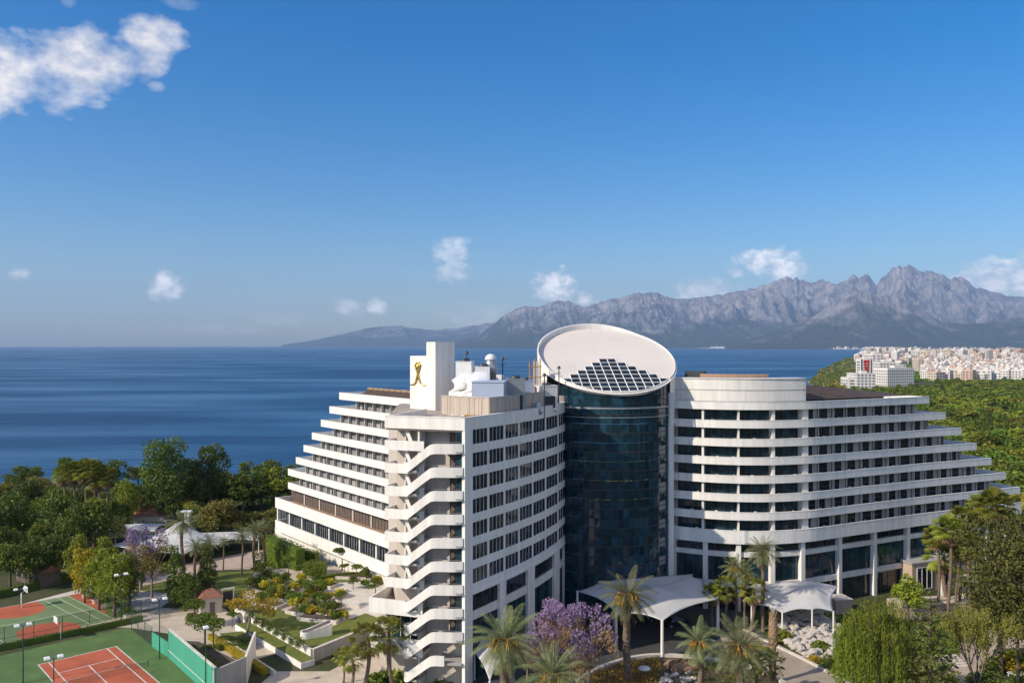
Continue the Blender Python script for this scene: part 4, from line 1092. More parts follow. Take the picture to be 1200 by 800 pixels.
# ------------------------------------------------------------------ plants: prototypes, then copies
def leafquads(C, size, flat=0.35, asp=0.55, rng=RNG, up=None, droop=0.0):
    """Leaf or leaf-spray faces (rhombs) at the centres C, turned at random; FLAT pulls their normals upwards."""
    n = len(C); nrm = rng.normal(size=(n, 3)); nrm /= np.linalg.norm(nrm, axis=1)[:, None]
    if up is not None: nrm = nrm * (1 - flat) + up * flat
    else: nrm[:, 2] = nrm[:, 2] * (1 - flat) + flat
    nrm /= np.linalg.norm(nrm, axis=1)[:, None] + 1e-9
    a = rng.normal(size=(n, 3)); u = np.cross(nrm, a); u /= np.linalg.norm(u, axis=1)[:, None] + 1e-9; v = np.cross(nrm, u)
    s = (np.asarray(size) * rng.uniform(.65, 1.35, n))[:, None]
    u = u * s * .5; v = v * s * .5 * asp
    if droop: u[:, 2] -= droop * s[:, 0]
    return np.stack([C - u, C + v * rng.uniform(.7, 1.2, (n, 1)), C + u, C - v], 1)

def lobe_points(lobes, n, rng=RNG, hollow=0.55, gap=0.42, under=0.35):
    """Points spread through the outer part of a set of ellipsoids, thinned by a coarse noise so that gaps open."""
    out = []; nor = []
    w = np.array([l[3] * l[4] + l[4] * l[5] + l[3] * l[5] for l in lobes]); w /= w.sum()
    for l, k in zip(lobes, w):
        m = int(n * k * 1.7) + 4; d = rng.normal(size=(m, 3)); d /= np.linalg.norm(d, axis=1)[:, None]
        r = hollow + (1 - hollow) * rng.uniform(0, 1, m) ** .6
        keep = (d[:, 2] > -0.35) | (rng.uniform(0, 1, m) < under)
        r *= 1 + 0.10 * np.sin(d[:, 0] * 7 + l[0] * 3) + 0.10 * np.sin(d[:, 1] * 9 + l[1] * 5 + d[:, 2] * 5)
        p = np.array(l[:3]) + d * r[:, None] * np.array(l[3:6])
        f = np.sin(p[:, 0] * 1.9 + 1.3 * np.sin(p[:, 1] * 1.3)) * np.sin(p[:, 1] * 2.1 + p[:, 2]) * np.sin(p[:, 2] * 2.3 + p[:, 0])
        keep &= f > -gap
        out.append(p[keep]); nor.append(d[keep])
    P_, N_ = np.concatenate(out), np.concatenate(nor)
    if len(P_) > n:
        i = rng.permutation(len(P_))[:n]; P_, N_ = P_[i], N_[i]
    return P_, N_

def trunk_mesh(root, h, r, lobes, bark='bark', lean=(0, 0), fork=0.45, rng=None, n=7):
    rng = rng or random; mb = MB(); top = (lean[0], lean[1], h * fork)
    mb.tube([(0, 0, -.6), (lean[0] * .2, lean[1] * .2, h * fork * .35), (lean[0] * .55, lean[1] * .55, h * fork * .7), top], [r * 1.35, r, r * .85, r * .7], n)
    for l in lobes:
        e = Vector(l[:3]); m = Vector(top).lerp(e, .5) + Vector((rng.uniform(-.3, .3), rng.uniform(-.3, .3), -.1 * h * .2)); 
        mb.tube([top, m, e], [r * .55, r * .33, r * .12], 5, cap=False)
        for _ in range(2):
            q = m.lerp(e, .4); g = e + Vector((rng.uniform(-1, 1) * l[3] * .7, rng.uniform(-1, 1) * l[4] * .7, rng.uniform(-.2, .7) * l[5])); mb.tube([q, q.lerp(g, .5), g], [r * .22, r * .14, r * .05], 4, cap=False)
    return mb.build('trunk', bark, root)

def tree_lobes(kind, seed):
    """Unit crowns: height 1; (x, y, z, rx, ry, rz)."""
    g = random.Random(seed); L_ = []
    if kind == 'round':
        for i in range(9):
            a = i * 2.4 + g.uniform(-.3, .3); r = g.uniform(.10, .27) if i else 0; z = g.uniform(.45, .82) - r * .5
            s = g.uniform(.13, .2); L_.append((math.cos(a) * r, math.sin(a) * r, z, s, s, s * g.uniform(.75, 1)))
    elif kind == 'tall':
        for i in range(11):
            a = i * 2.4; z = .34 + .6 * i / 11 + g.uniform(-.04, .04); r = (.2 * (1 - abs(z - .55) * 1.2)) * g.uniform(.4, 1.1); s = g.uniform(.10, .165)
            L_.append((math.cos(a) * r, math.sin(a) * r, z, s, s, s * 1.05))
    elif kind == 'wide':
        for i in range(10):
            a = i * 2.4 + g.uniform(-.3, .3); r = g.uniform(.15, .42); z = g.uniform(.55, .85) - r * .35; s = g.uniform(.14, .2)
            L_.append((math.cos(a) * r, math.sin(a) * r, z, s, s, s * .62))
    elif kind == 'flat':                                            # umbrella pine / flat topped
        for i in range(9):
            a = i * 2.4; r = g.uniform(.05, .38); s = g.uniform(.15, .2); L_.append((math.cos(a) * r, math.sin(a) * r, .84 - r * .2 + g.uniform(-.04, .04), s, s, s * .42))
    elif kind == 'column':
        for i in range(9):
            z = .1 + .84 * i / 8; s = .105 * (1 - abs(z - .42) * 1.1) + .02; L_.append((g.uniform(-.02, .02), g.uniform(-.02, .02), z, s, s, .11))
    elif kind == 'airy':
        for i in range(13):
            a = i * 2.4 + g.uniform(-.4, .4); r = g.uniform(.08, .36); z = g.uniform(.45, .92) - r * .3; s = g.uniform(.07, .13); L_.append((math.cos(a) * r, math.sin(a) * r, z, s, s, s * .8))
    return L_

PROTO = {}
def tree_proto(key, name, kind, seed, H, leafm, nleaf, lsize, bark='bark', rtr=None, gap=.42, flat=.35, hollow=.55, wide=1.0, fork=.45, lean=(0, 0), single=False, asp=.6):
    """A tree of real height H as an Empty with a trunk and a crown (or one mesh where the photograph is too small for parts)."""
    rng = np.random.default_rng(seed + 11); g = random.Random(seed)
    lob = [(l[0] * H * wide + lean[0], l[1] * H * wide + lean[1], l[2] * H, l[3] * H * wide, l[4] * H * wide, l[5] * H) for l in tree_lobes(kind, seed)]
    C, N_ = lobe_points(lob, nleaf, rng, hollow=hollow, gap=gap)
    V = leafquads(C, lsize, flat, asp, rng, up=N_ * .6 + np.array([0, 0, .4]))
    if single:
        o = quads_object(name, V, [leafm, bark]); PROTO[key] = [o, H, False]; return
    root = bpy.data.objects.new(name, None); COL.objects.link(root)
    trunk_mesh(root, H, rtr or H * .022, lob, bark, lean, fork, g)
    quads_object('crown', V, leafm, root); PROTO[key] = [root, H, False]

def plant(key, x, y, h, label, cat='tree', group=None, rot=None, z=None, wide=1.0):
    p = PROTO[key]; s = h / p[1]; z = gz(x, y) if z is None else z
    rot = random.uniform(0, 6.28) if rot is None else rot
    if not p[2]:
        p[2] = True; o = p[0]; o.location = (x, y, z); o.rotation_euler = (0, 0, rot); o.scale = (s * wide, s * wide, s); tag(o, label, cat, group); return o
    o = dup(p[0], (x, y, z), rot, (s * wide, s * wide, s), label)
    if group: o['group'] = group
    elif 'group' in o.keys(): del o['group']
    o['category'] = cat
    return o

# ---- palms ------------------------------------------------------------------------------------------
def feather_fronds(n, L_, rng, up=1.35, down=-.75, nl=26, lw=.062, ll=.60, droop=1.0):
    V = []
    for i in range(n):
        t = i / (n - 1); az = i * 2.39996 + rng.uniform(-.2, .2); e = up + (down - up) * t ** .85 + rng.uniform(-.12, .12); l = L_ * rng.uniform(.85, 1.08) * (.72 + .28 * math.sin(math.pi * min(1, .25 + t * .7)))
        p = np.array([0.0, 0, 0]); d_el = e; pts = [p.copy()]; els = [e]; ns = 9
        for k in range(ns):
            d_el -= droop * (1.25 / ns) * (k / ns + .25) * math.cos(max(-1.2, d_el)) * 1.3
            p = p + l / ns * np.array([math.cos(d_el) * math.cos(az), math.cos(d_el) * math.sin(az), math.sin(d_el)]); pts.append(p.copy()); els.append(d_el)
        side = np.array([-math.sin(az), math.cos(az), 0.0])
        for k in range(ns):                                    # rachis
            w = .035 * (1 - k / ns) + .012; a, b = pts[k], pts[k + 1]
            V.append([a - side * w, a + side * w, b + side * w * .8, b - side * w * .8])
        for j in range(nl):
            q = .14 + .86 * (j + .5) / nl; f = q * ns; k = min(ns - 1, int(f)); base = pts[k] + (pts[k + 1] - pts[k]) * (f - k)
            tang = pts[k + 1] - pts[k]; tang = tang / np.linalg.norm(tang); nrm = np.cross(side, tang)
            wl = ll * (math.sin(math.pi * (.12 + .83 * q)) ** .7) * rng.uniform(.85, 1.1)
            for sg in (-1, 1):
                d = side * sg * .80 + tang * .55 + nrm * (.28 - .15) ; d = d / np.linalg.norm(d); d[2] -= .22; tip = base + d * wl; tip[2] -= .08 * wl
                wv = tang * lw * .5; mid = base + d * wl * .5; mid[2] += .03
                V.append([base - wv * .6, mid - wv, tip, mid + wv])
    return np.array(V)
def date_palm(key, h, seed, fruit=True, n=54, L_=3.3, r=.33, boots=True, dead=6):
    rng = np.random.default_rng(seed); g = random.Random(seed)
    root = bpy.data.objects.new('date_palm', None); COL.objects.link(root); mb = MB()
    k = 16; pts = [(.15 * math.sin(i * .5 + seed), .12 * math.cos(i * .4 + seed), -.6 + (h + .6) * i / k) for i in range(k + 1)]
    rr = [r * (1.25 - .3 * min(1, i / 4)) * (1 + .10 * (i % 2)) for i in range(k + 1)]
    mb.tube(pts, rr, 9); mb.build('trunk', 'palm_bark', root)
    top = Vector(pts[-1])
    mb = MB()
    if boots:
        for i in range(46):
            a = i * 2.4; z = -1.15 + 1.25 * i / 46; q = r * 1.18 * (1 + .25 * math.sin((z + 1.2) / 1.3 * 3)); c = top + Vector((math.cos(a) * q, math.sin(a) * q, z)); o = top + Vector((math.cos(a) * (q + .16), math.sin(a) * (q + .16), z + .28))
            mb.tube([tuple(c), tuple(o)], [.11, .05], 4, smooth=False)
        mb.build('leaf_boots', 'palm_boots', root)
    V = feather_fronds(n, L_, rng) + np.array(top); quads_object('crown', V, 'leaf_palm', root)
    if fruit:
        mb = MB()
        for i in range(11):
            a = i * 2.4; e = g.uniform(.25, .8); p0 = top + Vector((0, 0, .1)); p1 = top + Vector((math.cos(a) * .75, math.sin(a) * .75, e * .5 - .1)); p2 = p1 + Vector((math.cos(a) * .22, math.sin(a) * .22, -.75))
            mb.tube([tuple(p0), tuple(p1)], .03, 4, cap=False)
            for _ in range(16):
                e2 = p1.lerp(p2, g.uniform(.4, 1.1)) + Vector((g.uniform(-.2, .2), g.uniform(-.2, .2), g.uniform(-.15, .1))); mb.tube([tuple(p1), tuple(e2)], [.02, .055], 4, cap=True)
        mb.build('fruit_cluster', 'palm_fruit', root)
    if dead:
        V = feather_fronds(dead, L_ * .75, rng, up=-.9, down=-1.35, nl=12) + np.array(top) + np.array([0, 0, -.5]); quads_object('dry_fronds', V, 'dry_frond', root)
    PROTO[key] = [root, h, False]
def fan_palm(key, h, seed, n=46, Rf=1.05, r=.2, skirt=18):
    rng = np.random.default_rng(seed); root = bpy.data.objects.new('fan_palm', None); COL.objects.link(root); mb = MB()
    k = 12; pts = [(.25 * math.sin(i * .35 + seed), .2 * math.cos(i * .3 + seed), -.6 + (h + .6) * i / k) for i in range(k + 1)]
    mb.tube(pts, [r * (1.5 - .6 * min(1, i / 3)) for i in range(k + 1)], 8); mb.build('trunk', 'palm_bark', root); top = np.array(pts[-1])
    def fans(n, e0, e1, pl, Rr):
        V = []
        for i in range(n):
            az = i * 2.4 + rng.uniform(-.2, .2); e = e0 + (e1 - e0) * (i / max(1, n - 1)) + rng.uniform(-.1, .1); d = np.array([math.cos(e) * math.cos(az), math.cos(e) * math.sin(az), math.sin(e)]); side = np.array([-math.sin(az), math.cos(az), 0]); l = pl * rng.uniform(.8, 1.15)
            b = top + d * l; V.append([top - side * .03, top + side * .03, b + side * .02, b - side * .02]); nr = np.cross(d, side); m = 13
            for j in range(m):
                a0, a1 = -1.65 + 3.3 * j / m, -1.65 + 3.3 * (j + .86) / m; am = (a0 + a1) / 2
                def dr(a, q): return d * math.cos(a) * q + side * math.sin(a) * q
                tip = b + dr(am, Rr * rng.uniform(.85, 1.05)); tip[2] -= .30 * Rr * (0.5 + rng.uniform(0, .5)); V.append([b, b + dr(a0, Rr * .6) + nr * .05, tip, b + dr(a1, Rr * .6) - nr * .03])
        return np.array(V)
    quads_object('crown', fans(n, 1.35, -.55, 1.25, Rf), 'leaf_fan', root)
    if skirt: quads_object('dry_fronds', fans(skirt, -.8, -1.35, 1.0, Rf * .85), 'dry_frond', root)
    PROTO[key] = [root, h, False]

date_palm('date_a', 8.0, 1); date_palm('date_b', 8.0, 2, n=40, L_=3.0); date_palm('date_tall', 13.0, 3, fruit=False, n=50, L_=3.4, r=.3, dead=8); date_palm('date_tall_b', 12.0, 4, fruit=True, n=44, L_=3.1, r=.28, dead=10)
date_palm('date_thin', 11.0, 5, fruit=False, n=34, L_=2.9, r=.22, boots=False, dead=0)
fan_palm('fan_a', 12.0, 6); fan_palm('fan_b', 11.0, 7, n=38); fan_palm('fan_small', 5.0, 8, n=26, Rf=.85, skirt=6)

def blossom_tree():
    for key, seed, H in (('jacaranda_a', 21, 11.0), ('jacaranda_b', 22, 10.0)):
        rng = np.random.default_rng(seed); g = random.Random(seed); root = bpy.data.objects.new('jacaranda_tree', None); COL.objects.link(root)
        lob = [(l[0] * H, l[1] * H, l[2] * H, l[3] * H, l[4] * H, l[5] * H) for l in tree_lobes('airy', seed)]
        trunk_mesh(root, H, .24, lob, 'pale_bark', (0, 0), .3, g)
        C, N_ = lobe_points(lob, 3000, rng, hollow=.45, gap=.25); k_ = C[:, 2] > H * .42; C, N_ = C[k_], N_[k_]; quads_object('crown', leafquads(C, .26, .3, .7, rng, up=N_), 'blossom', root)
        C, N_ = lobe_points([(l[0], l[1], l[2] - .14 * H, l[3], l[4], l[5] * 1.5) for l in lob], 2300, rng, hollow=.2, gap=.35); quads_object('bare_twigs', leafquads(C, .5, .1, .10, rng), 'twig', root)
        PROTO[key] = [root, H, False]
blossom_tree()

def willow(key, H, seed):
    rng = np.random.default_rng(seed); g = random.Random(seed); root = bpy.data.objects.new('weeping_tree', None); COL.objects.link(root)
    lob = []
    for i in range(14):
        a = i * 2.4; r = .36 * H * math.sqrt((i + .3) / 14); lob.append((math.cos(a) * r, math.sin(a) * r, H * (.86 - .20 * (r / (.36 * H)) ** 2) + g.uniform(-1.5, .7), H * g.uniform(.07, .125), H * g.uniform(.07, .125), H * .07))
    trunk_mesh(root, H, .3, lob, 'bark', (0, 0), .4, g)
    C, N_ = lobe_points(lob, 1500, rng, hollow=.3, gap=.25); V = [leafquads(C, .38, .2, .4, rng, up=N_, droop=.35)]
    st = []
    for l in lob:                                                  # hanging strands
        for _ in range(30):
            a = round(g.uniform(0, 6.28) * 1.6) / 1.6 + g.gauss(0, .13); r = math.sqrt(g.uniform(.1, 1)) * l[3] * 1.15; x, y, z = l[0] + math.cos(a) * r, l[1] + math.sin(a) * r, l[2]; ln = g.uniform(.25, .78) * z; ox, oy = g.uniform(-.25, .25), g.uniform(-.25, .25)
            m = int(ln / .26); t = np.arange(m) / max(1, m)
            st.append(np.stack([x + ox * t + rng.normal(0, .07, m), y + oy * t + rng.normal(0, .07, m), z - t * ln], 1))
    S = np.concatenate(st); n = len(S); az = rng.uniform(0, 6.28, n); s = rng.uniform(.16, .30, n)
    u = np.stack([np.cos(az) * .09, np.sin(az) * .09, np.zeros(n)], 1); v = np.stack([rng.normal(0, .06, n), rng.normal(0, .06, n), -s], 1)
    V.append(np.stack([S - v * .5, S + u, S + v, S - u], 1)); quads_object('crown', np.concatenate(V), 'leaf_willow', root); PROTO[key] = [root, H, False]
willow('willow_a', 15.5, 31); willow('willow_b', 13.0, 32)

def fir(key, H, seed, wid=.26):
    rng = np.random.default_rng(seed); g = random.Random(seed); root = bpy.data.objects.new('fir_tree', None); COL.objects.link(root); mb = MB(); mb.tube([(0, 0, -.5), (0, 0, H * .5), (0, 0, H)], [.25, .15, .02], 7)
    pts = []; nrm = []
    z = H * .08; i = 0
    while z < H * .97:
        rr = wid * H * (1 - z / H) ** .85 * g.uniform(.85, 1.1); nb = 7 if z < H * .7 else 5
        for b in range(nb):
            a = b * 6.283 / nb + i * .7 + g.uniform(-.2, .2); l = rr * g.uniform(.8, 1.12); e = (math.cos(a) * l, math.sin(a) * l, z - l * .12 + .12 * l * (z / H)); mb.tube([(0, 0, z), e], [.05, .012], 4, cap=False)
            m = int(22 * l); t = rng.uniform(.15, 1.05, m) ** .8; w = (1 - t * .55) * l * .30
            pts.append(np.stack([e[0] * t + rng.normal(0, 1, m) * w * abs(math.sin(a)) + rng.normal(0, .05, m), e[1] * t + rng.normal(0, 1, m) * w * abs(math.cos(a)), z + (e[2] - z) * t + rng.normal(0, .07, m) + .1 * (1 - t)], 1))
        z += H * .052 * g.uniform(.85, 1.15); i += 1
    mb.build('trunk', 'bark', root); C = np.concatenate(pts); quads_object('crown', leafquads(C, .36, .62, .45, rng), 'leaf_pine', root); PROTO[key] = [root, H, False]
fir('fir_a', 13.0, 41)

tree_proto('big_dark', 'broadleaf_tree', 'tall', 51, 23, 'leaf_dark', 5200, .75, wide=1.15, gap=.36, rtr=.5, fork=.35)
tree_proto('big_dark_b', 'broadleaf_tree', 'tall', 52, 22, 'leaf_dark', 4200, .75, wide=.95, gap=.30, fork=.4)
tree_proto('round_dark', 'broadleaf_tree', 'round', 53, 13, 'leaf_dark', 3600, .55)
tree_proto('round_mid', 'broadleaf_tree', 'round', 54, 12, 'leaf_mid', 3600, .52)
tree_proto('round_bright', 'broadleaf_tree', 'round', 55, 10, 'leaf_bright', 3200, .48)
tree_proto('olive', 'broadleaf_tree', 'round', 56, 11, 'leaf_olive', 3600, .42, wide=1.05)
tree_proto('tall_bright', 'broadleaf_tree', 'tall', 57, 13, 'leaf_bright', 3400, .5, wide=1.0)
tree_proto('tall_mid', 'broadleaf_tree', 'tall', 58, 14, 'leaf_mid', 3400, .5, wide=.9)
tree_proto('yellow', 'broadleaf_tree', 'wide', 59, 9.0, 'leaf_yellow', 2300, .34, wide=.92, lean=(.9, 0), fork=.5, rtr=.2, bark='pale_bark')
tree_proto('yellow_green', 'broadleaf_tree', 'tall', 60, 12, 'leaf_lime', 2800, .55, wide=1.1)
tree_proto('airy_mid', 'broadleaf_tree', 'airy', 61, 12, 'leaf_olive', 2600, .32, gap=.2, bark='pale_bark', fork=.3, rtr=.22)
tree_proto('umbrella', 'pine_tree', 'flat', 62, 13, 'leaf_pine', 3400, .45, fork=.7)
tree_proto('pine_big', 'pine_tree', 'tall', 63, 20, 'leaf_pine', 9000, .42, wide=1.25, gap=.34, rtr=.4, fork=.3)
tree_proto('cypress', 'cypress_tree', 'column', 64, 12, 'leaf_dark', 2200, .4, wide=1.1, hollow=.7)
tree_proto('topiary', 'clipped_tree', 'flat', 65, 3.6, 'leaf_hedge', 1300, .22, fork=.65, rtr=.09, hollow=.7, gap=.9)
tree_proto('bonsai', 'clipped_tree', 'round', 67, 3.0, 'leaf_hedge', 1300, .22, fork=.5, rtr=.08, hollow=.7, gap=.9, wide=1.2)
tree_proto('young', 'young_tree', 'round', 66, 4.2, 'leaf_mid', 800, .26, rtr=.06, fork=.5)
# bare feathery tree with upright limbs
def bare_tree():
    g = random.Random(71); rng = np.random.default_rng(71); root = bpy.data.objects.new('sparse_tree', None); COL.objects.link(root); mb = MB(); H = 14.0; C = []
    mb.tube([(0, 0, -.5), (.1, 0, 1.8), (.2, 0, 3.4)], [.34, .27, .24], 8)
    def grow(p, d, l, r, lv):
        q = p + d * l; mb.tube([tuple(p), tuple(p.lerp(q, .5) + Vector((g.uniform(-.1, .1), g.uniform(-.1, .1), 0))), tuple(q)], [r, r * .8, r * .6], 5 if lv < 2 else 4, cap=False)
        if lv >= 2:
            m = 60 if lv >= 3 else 22
            for _ in range(m): C.append(tuple(p.lerp(q, g.uniform(.1, 1.15)) + Vector((g.gauss(0, .24), g.gauss(0, .24), g.gauss(0, .26)))))
        if lv < 4:
            for _ in range(4 if lv == 0 else 3):
                dd = (d + Vector((g.uniform(-.62, .62), g.uniform(-.62, .62), g.uniform(-.05, .45)))).normalized(); grow(q, dd, l * g.uniform(.68, .9), r * .62, lv + 1)
    for a in range(5): grow(Vector((.2, 0, 3.0)), Vector((math.cos(a * 1.26) * .55, math.sin(a * 1.26) * .55, 1)).normalized(), 2.9, .15, 1)
    mb.build('trunk', 'pale_bark', root); quads_object('crown', leafquads(np.array(C), .26, .2, .42, rng), 'leaf_olive', root); PROTO['sparse'] = [root, H, False]
bare_tree()
def shrub_proto(key, name, leafm, n, size, sx=1.0, sz=.8, seed=0):
    rng = np.random.default_rng(seed + 5); lob = [(0, 0, sz * .45, sx * .5, sx * .5, sz * .55), (.22 * sx, .1, sz * .4, sx * .38, sx * .36, sz * .45), (-.2 * sx, -.12, sz * .38, sx * .36, sx * .38, sz * .45)]
    C, N_ = lobe_points(lob, n, rng, hollow=.6, gap=.8, under=.2); o = quads_object(name, leafquads(C, size, .3, .6, rng, up=N_), leafm); PROTO[key] = [o, 1.0, False]
shrub_proto('dome', 'clipped_shrub', 'leaf_hedge', 800, .14, seed=1); shrub_proto('bush', 'garden_bush', 'leaf_mid', 600, .2, seed=2); shrub_proto('lime', 'garden_bush', 'leaf_lime', 600, .2, seed=3); shrub_proto('bright_bush', 'garden_bush', 'leaf_bright', 600, .2, seed=4)
shrub_proto('flower', 'flowering_shrub', 'leaf_flower', 500, .15, seed=5)

def hedge(name, label, path, z, h, w, leafm='leaf_hedge', dens=26, size=.2, group=None):
    """Clipped hedge along a path: leafy faces on a box."""
    rng = np.random.default_rng(int(abs(path[0][0]) * 10) + 3); C = []; U = []; L_ = plen(path); m = int(L_ * dens * (w + 2 * h))
    A, B = offs(path, -w / 2), offs(path, w / 2)
    cum = [0]
    for i in range(len(path) - 1): cum.append(cum[-1] + math.dist(path[i], path[i + 1]))
    for _ in range(m):
        s = rng.uniform(0, L_); k = max(i for i in range(len(cum) - 1) if cum[i] <= s); t = (s - cum[k]) / (cum[k + 1] - cum[k]); a = np.array([lerp(A[k][0], A[k + 1][0], t), lerp(A[k][1], A[k + 1][1], t)]); b = np.array([lerp(B[k][0], B[k + 1][0], t), lerp(B[k][1], B[k + 1][1], t)])
        q = rng.uniform(0, w + 2 * h)
        if q < w: c = a + (b - a) * q / w; zz = h; u = (0, 0, 1)
        elif q < w + h: c = b; zz = q - w; d = (b - a) / w; u = (d[0], d[1], .2)
        else: c = a; zz = q - w - h; d = (a - b) / w; u = (d[0], d[1], .2)
        C.append((c[0] + rng.normal(0, .05), c[1] + rng.normal(0, .05), z + zz + rng.normal(0, .07))); U.append(u)
    V = leafquads(np.array(C), size, .5, .65, rng, up=np.array(U)); o = quads_object(name, V, [leafm, 'bark'])
    core = MB(); core.band(path, z, z + h * .93, -w * .42, w * .42); c = core.build('inner_twigs', leafm, o)
    return tag(o, label, 'hedge', group)
# ------------------------------------------------------------------ ground sheets round the hotel
def sheet(name, poly, z, m, kind='structure', label=None, thick=None):
    mb = MB()
    if thick: mb.prism(poly if area(poly) > 0 else poly[::-1], z - thick, z)
    else: mb.add([(p[0], p[1], z) for p in (poly if area(poly) > 0 else poly[::-1])], [tuple(range(len(poly)))])
    o = mb.build(name, m); struct(o, kind, label); return o
def area(p): return sum(p[i][0] * p[(i + 1) % len(p)][1] - p[(i + 1) % len(p)][0] * p[i][1] for i in range(len(p))) / 2
def inside_poly(p, poly):
    c = False; n = len(poly)
    for i in range(n):
        a, b = poly[i], poly[(i + 1) % n]
        if (a[1] > p[1]) != (b[1] > p[1]) and p[0] < (b[0] - a[0]) * (p[1] - a[1]) / (b[1] - a[1]) + a[0]: c = not c
    return c
ZL, ZR, ZD = -4.0, -2.5, -2.3                     # left garden, right forecourt, lawn deck

# tennis court
AX = (.68, -.733); WX = (-.733, -.68)
T0 = P(136, 757, ZL)
def tc(u, v): return (T0[0] + AX[0] * u + WX[0] * v, T0[1] + AX[1] * u + WX[1] * v)
sheet('tennis_surround', [tc(-8.0, -4.5), tc(-8.0, 19), tc(34, 19), tc(34, -4.5)], ZL + .03, 'court_green', label='green hard surface around the red tennis court')
sheet('tennis_court', [tc(0, 0), tc(0, 10.97), tc(23.77, 10.97), tc(23.77, 0)], ZL + .035, 'court_red', label='red tennis court with white lines')
def lines(name, segs, z, f, w=.09, label=None):
    mb = MB()
    for (u0, v0, u1, v1) in segs:
        a, b = f(u0, v0), f(u1, v1); l = math.dist(a, b); d = ((b[0] - a[0]) / l * w, (b[1] - a[1]) / l * w); n = (-d[1], d[0])
        mb.quad((a[0] - d[0] - n[0], a[1] - d[1] - n[1], z), (b[0] + d[0] - n[0], b[1] + d[1] - n[1], z), (b[0] + d[0] + n[0], b[1] + d[1] + n[1], z), (a[0] - d[0] + n[0], a[1] - d[1] + n[1], z)); z += .0007
    o = mb.build(name, 'line_paint'); struct(o, label=label); return o
lines('court_lines', [(0, 0, 23.77, 0), (0, 10.97, 23.77, 10.97), (0, 0, 0, 10.97), (23.77, 0, 23.77, 10.97), (0, 1.37, 23.77, 1.37), (0, 9.6, 23.77, 9.6), (5.5, 1.37, 5.5, 9.6), (18.3, 1.37, 18.3, 9.6), (5.5, 5.48, 18.3, 5.48)], ZL + .042, tc, label='painted lines of the tennis court')
# basketball court
B0 = P(81, 697.6, ZL)
def bc(u, v): return (B0[0] + .76 * u - .77 * v, B0[1] - .65 * u - .64 * v)
sheet('ball_court', [bc(0, 0), bc(0, 30), bc(23.3, 30), bc(23.3, 0)], ZL + .03, 'court_pale_green', label='pale green ball court with red keys')
sheet('ball_court_border', [bc(-.3, -2.2), bc(-.3, -.05), bc(23.3, -.05), bc(23.3, -2.2)], ZL + .032, 'court_red', label='red strip along the ball court edge')
def arcpoly(cu, cv, r, a0, a1, n=18): return [bc(cu + r * math.cos(a0 + (a1 - a0) * i / n), cv + r * math.sin(a0 + (a1 - a0) * i / n)) for i in range(n + 1)]
sheet('ball_court_key', [bc(.05, 14.5), bc(.05, 5.5)] + arcpoly(4.0, 10, 4.5, -1.57, 1.57) , ZL + .036, 'court_red', label='red half-round key at the far end of the ball court')
sheet('ball_court_key', [bc(23.2, 5.5), bc(23.2, 14.5)] + arcpoly(19.2, 10, 4.5, 1.57, 4.71), ZL + .036, 'court_red', label='red half-round key at the near end of the ball court')
lines('court_lines', [(.3, 2, 23, 2), (.3, 4.2, 23, 4.2), (0.2, .3, 23.2, .3), (11.6, .3, 11.6, 30), (.3, 17, 23, 17), (.3, 19, 23, 19), (.3, .3, .3, 30), (23.1, .3, 23.1, 30)], ZL + .043, bc, w=.06, label='painted lines of the ball court')
# pale path behind the ball court, promenade and paving
sheet('path', [P(-30, 722, ZL), P(100, 688, ZL), P(118, 690, ZL), P(85, 698, ZL), P(-30, 716 + 14, ZL)][::-1], ZL + .02, 'light_stone', label='pale path behind the ball court')
sheet('promenade', [P(92, 735, ZL), P(190, 712, ZL), P(262, 712, ZL), P(292, 742, ZL), P(302, 765, ZL), P(252, 772, ZL), P(196, 742, ZL), P(150, 735, ZL)], ZL + .05, 'stone_paving', label='beige paved promenade behind the teal practice wall')
sheet('path', [P(140, 690, ZL), P(175, 668, ZL), P(330, 640, ZL), P(340, 665, ZL), P(250, 668, ZL), P(215, 676, ZL), P(165, 705, ZL)], ZL + .024, 'pink_paving', label='pinkish garden path by the white tents')
sheet('path', [P(146, 700, ZL), P(230, 672, ZL), P(238, 676, ZL), P(188, 712, ZL), P(160, 716, ZL)], ZL + .028, 'concrete', label='grey shaded path between the palms')
for poly, lab in (([P(150, 690, ZL), P(235, 672, ZL), P(300, 668, ZL), P(310, 690, ZL), P(240, 700, ZL)], 'striped sunlit lawn under the date palms'), ([P(55, 668, ZL), P(115, 650, ZL), P(140, 664, ZL), P(70, 684, ZL)], 'small bright lawn beyond the ball court'), ([P(112, 700, ZL), P(142, 690, ZL), P(168, 730, ZL), P(136, 735, ZL)], 'lawn strip beside the ball court trees')):
    sheet('lawn', poly, ZL + .034, 'lawn', 'stuff', lab)
# lawn deck (podium) with white retaining walls
DA, DB, DC = P(277, 713, ZD), P(366, 762, ZD), P(452, 727, ZD)
DD, DE = (-25.5, 156.5), P(300, 668, ZD)
deck = [DA, DB, DC, DD, (-38, 171), DE]
sheet('garden_deck', deck, ZD, 'stone_paving', label='paved garden deck between lawn and hotel', thick=3.5)
def ip(a, b, t): return (lerp(a[0], b[0], t), lerp(a[1], b[1], t))
LA, LB, LC = DA, DB, DC
sheet('lawn', [P(300, 690, ZD), P(318, 696, ZD), P(350, 684, ZD), P(335, 672, ZD), P(305, 676, ZD)], ZD + .016, 'lawn', 'stuff', 'small lawn at the rear left of the garden deck')
sheet('lawn', [P(362, 676, ZD), P(400, 682, ZD), P(445, 680, ZD), P(440, 671, ZD), P(400, 671, ZD)], ZD + .018, 'lawn', 'stuff', 'lawn strip along the hotel base wall')
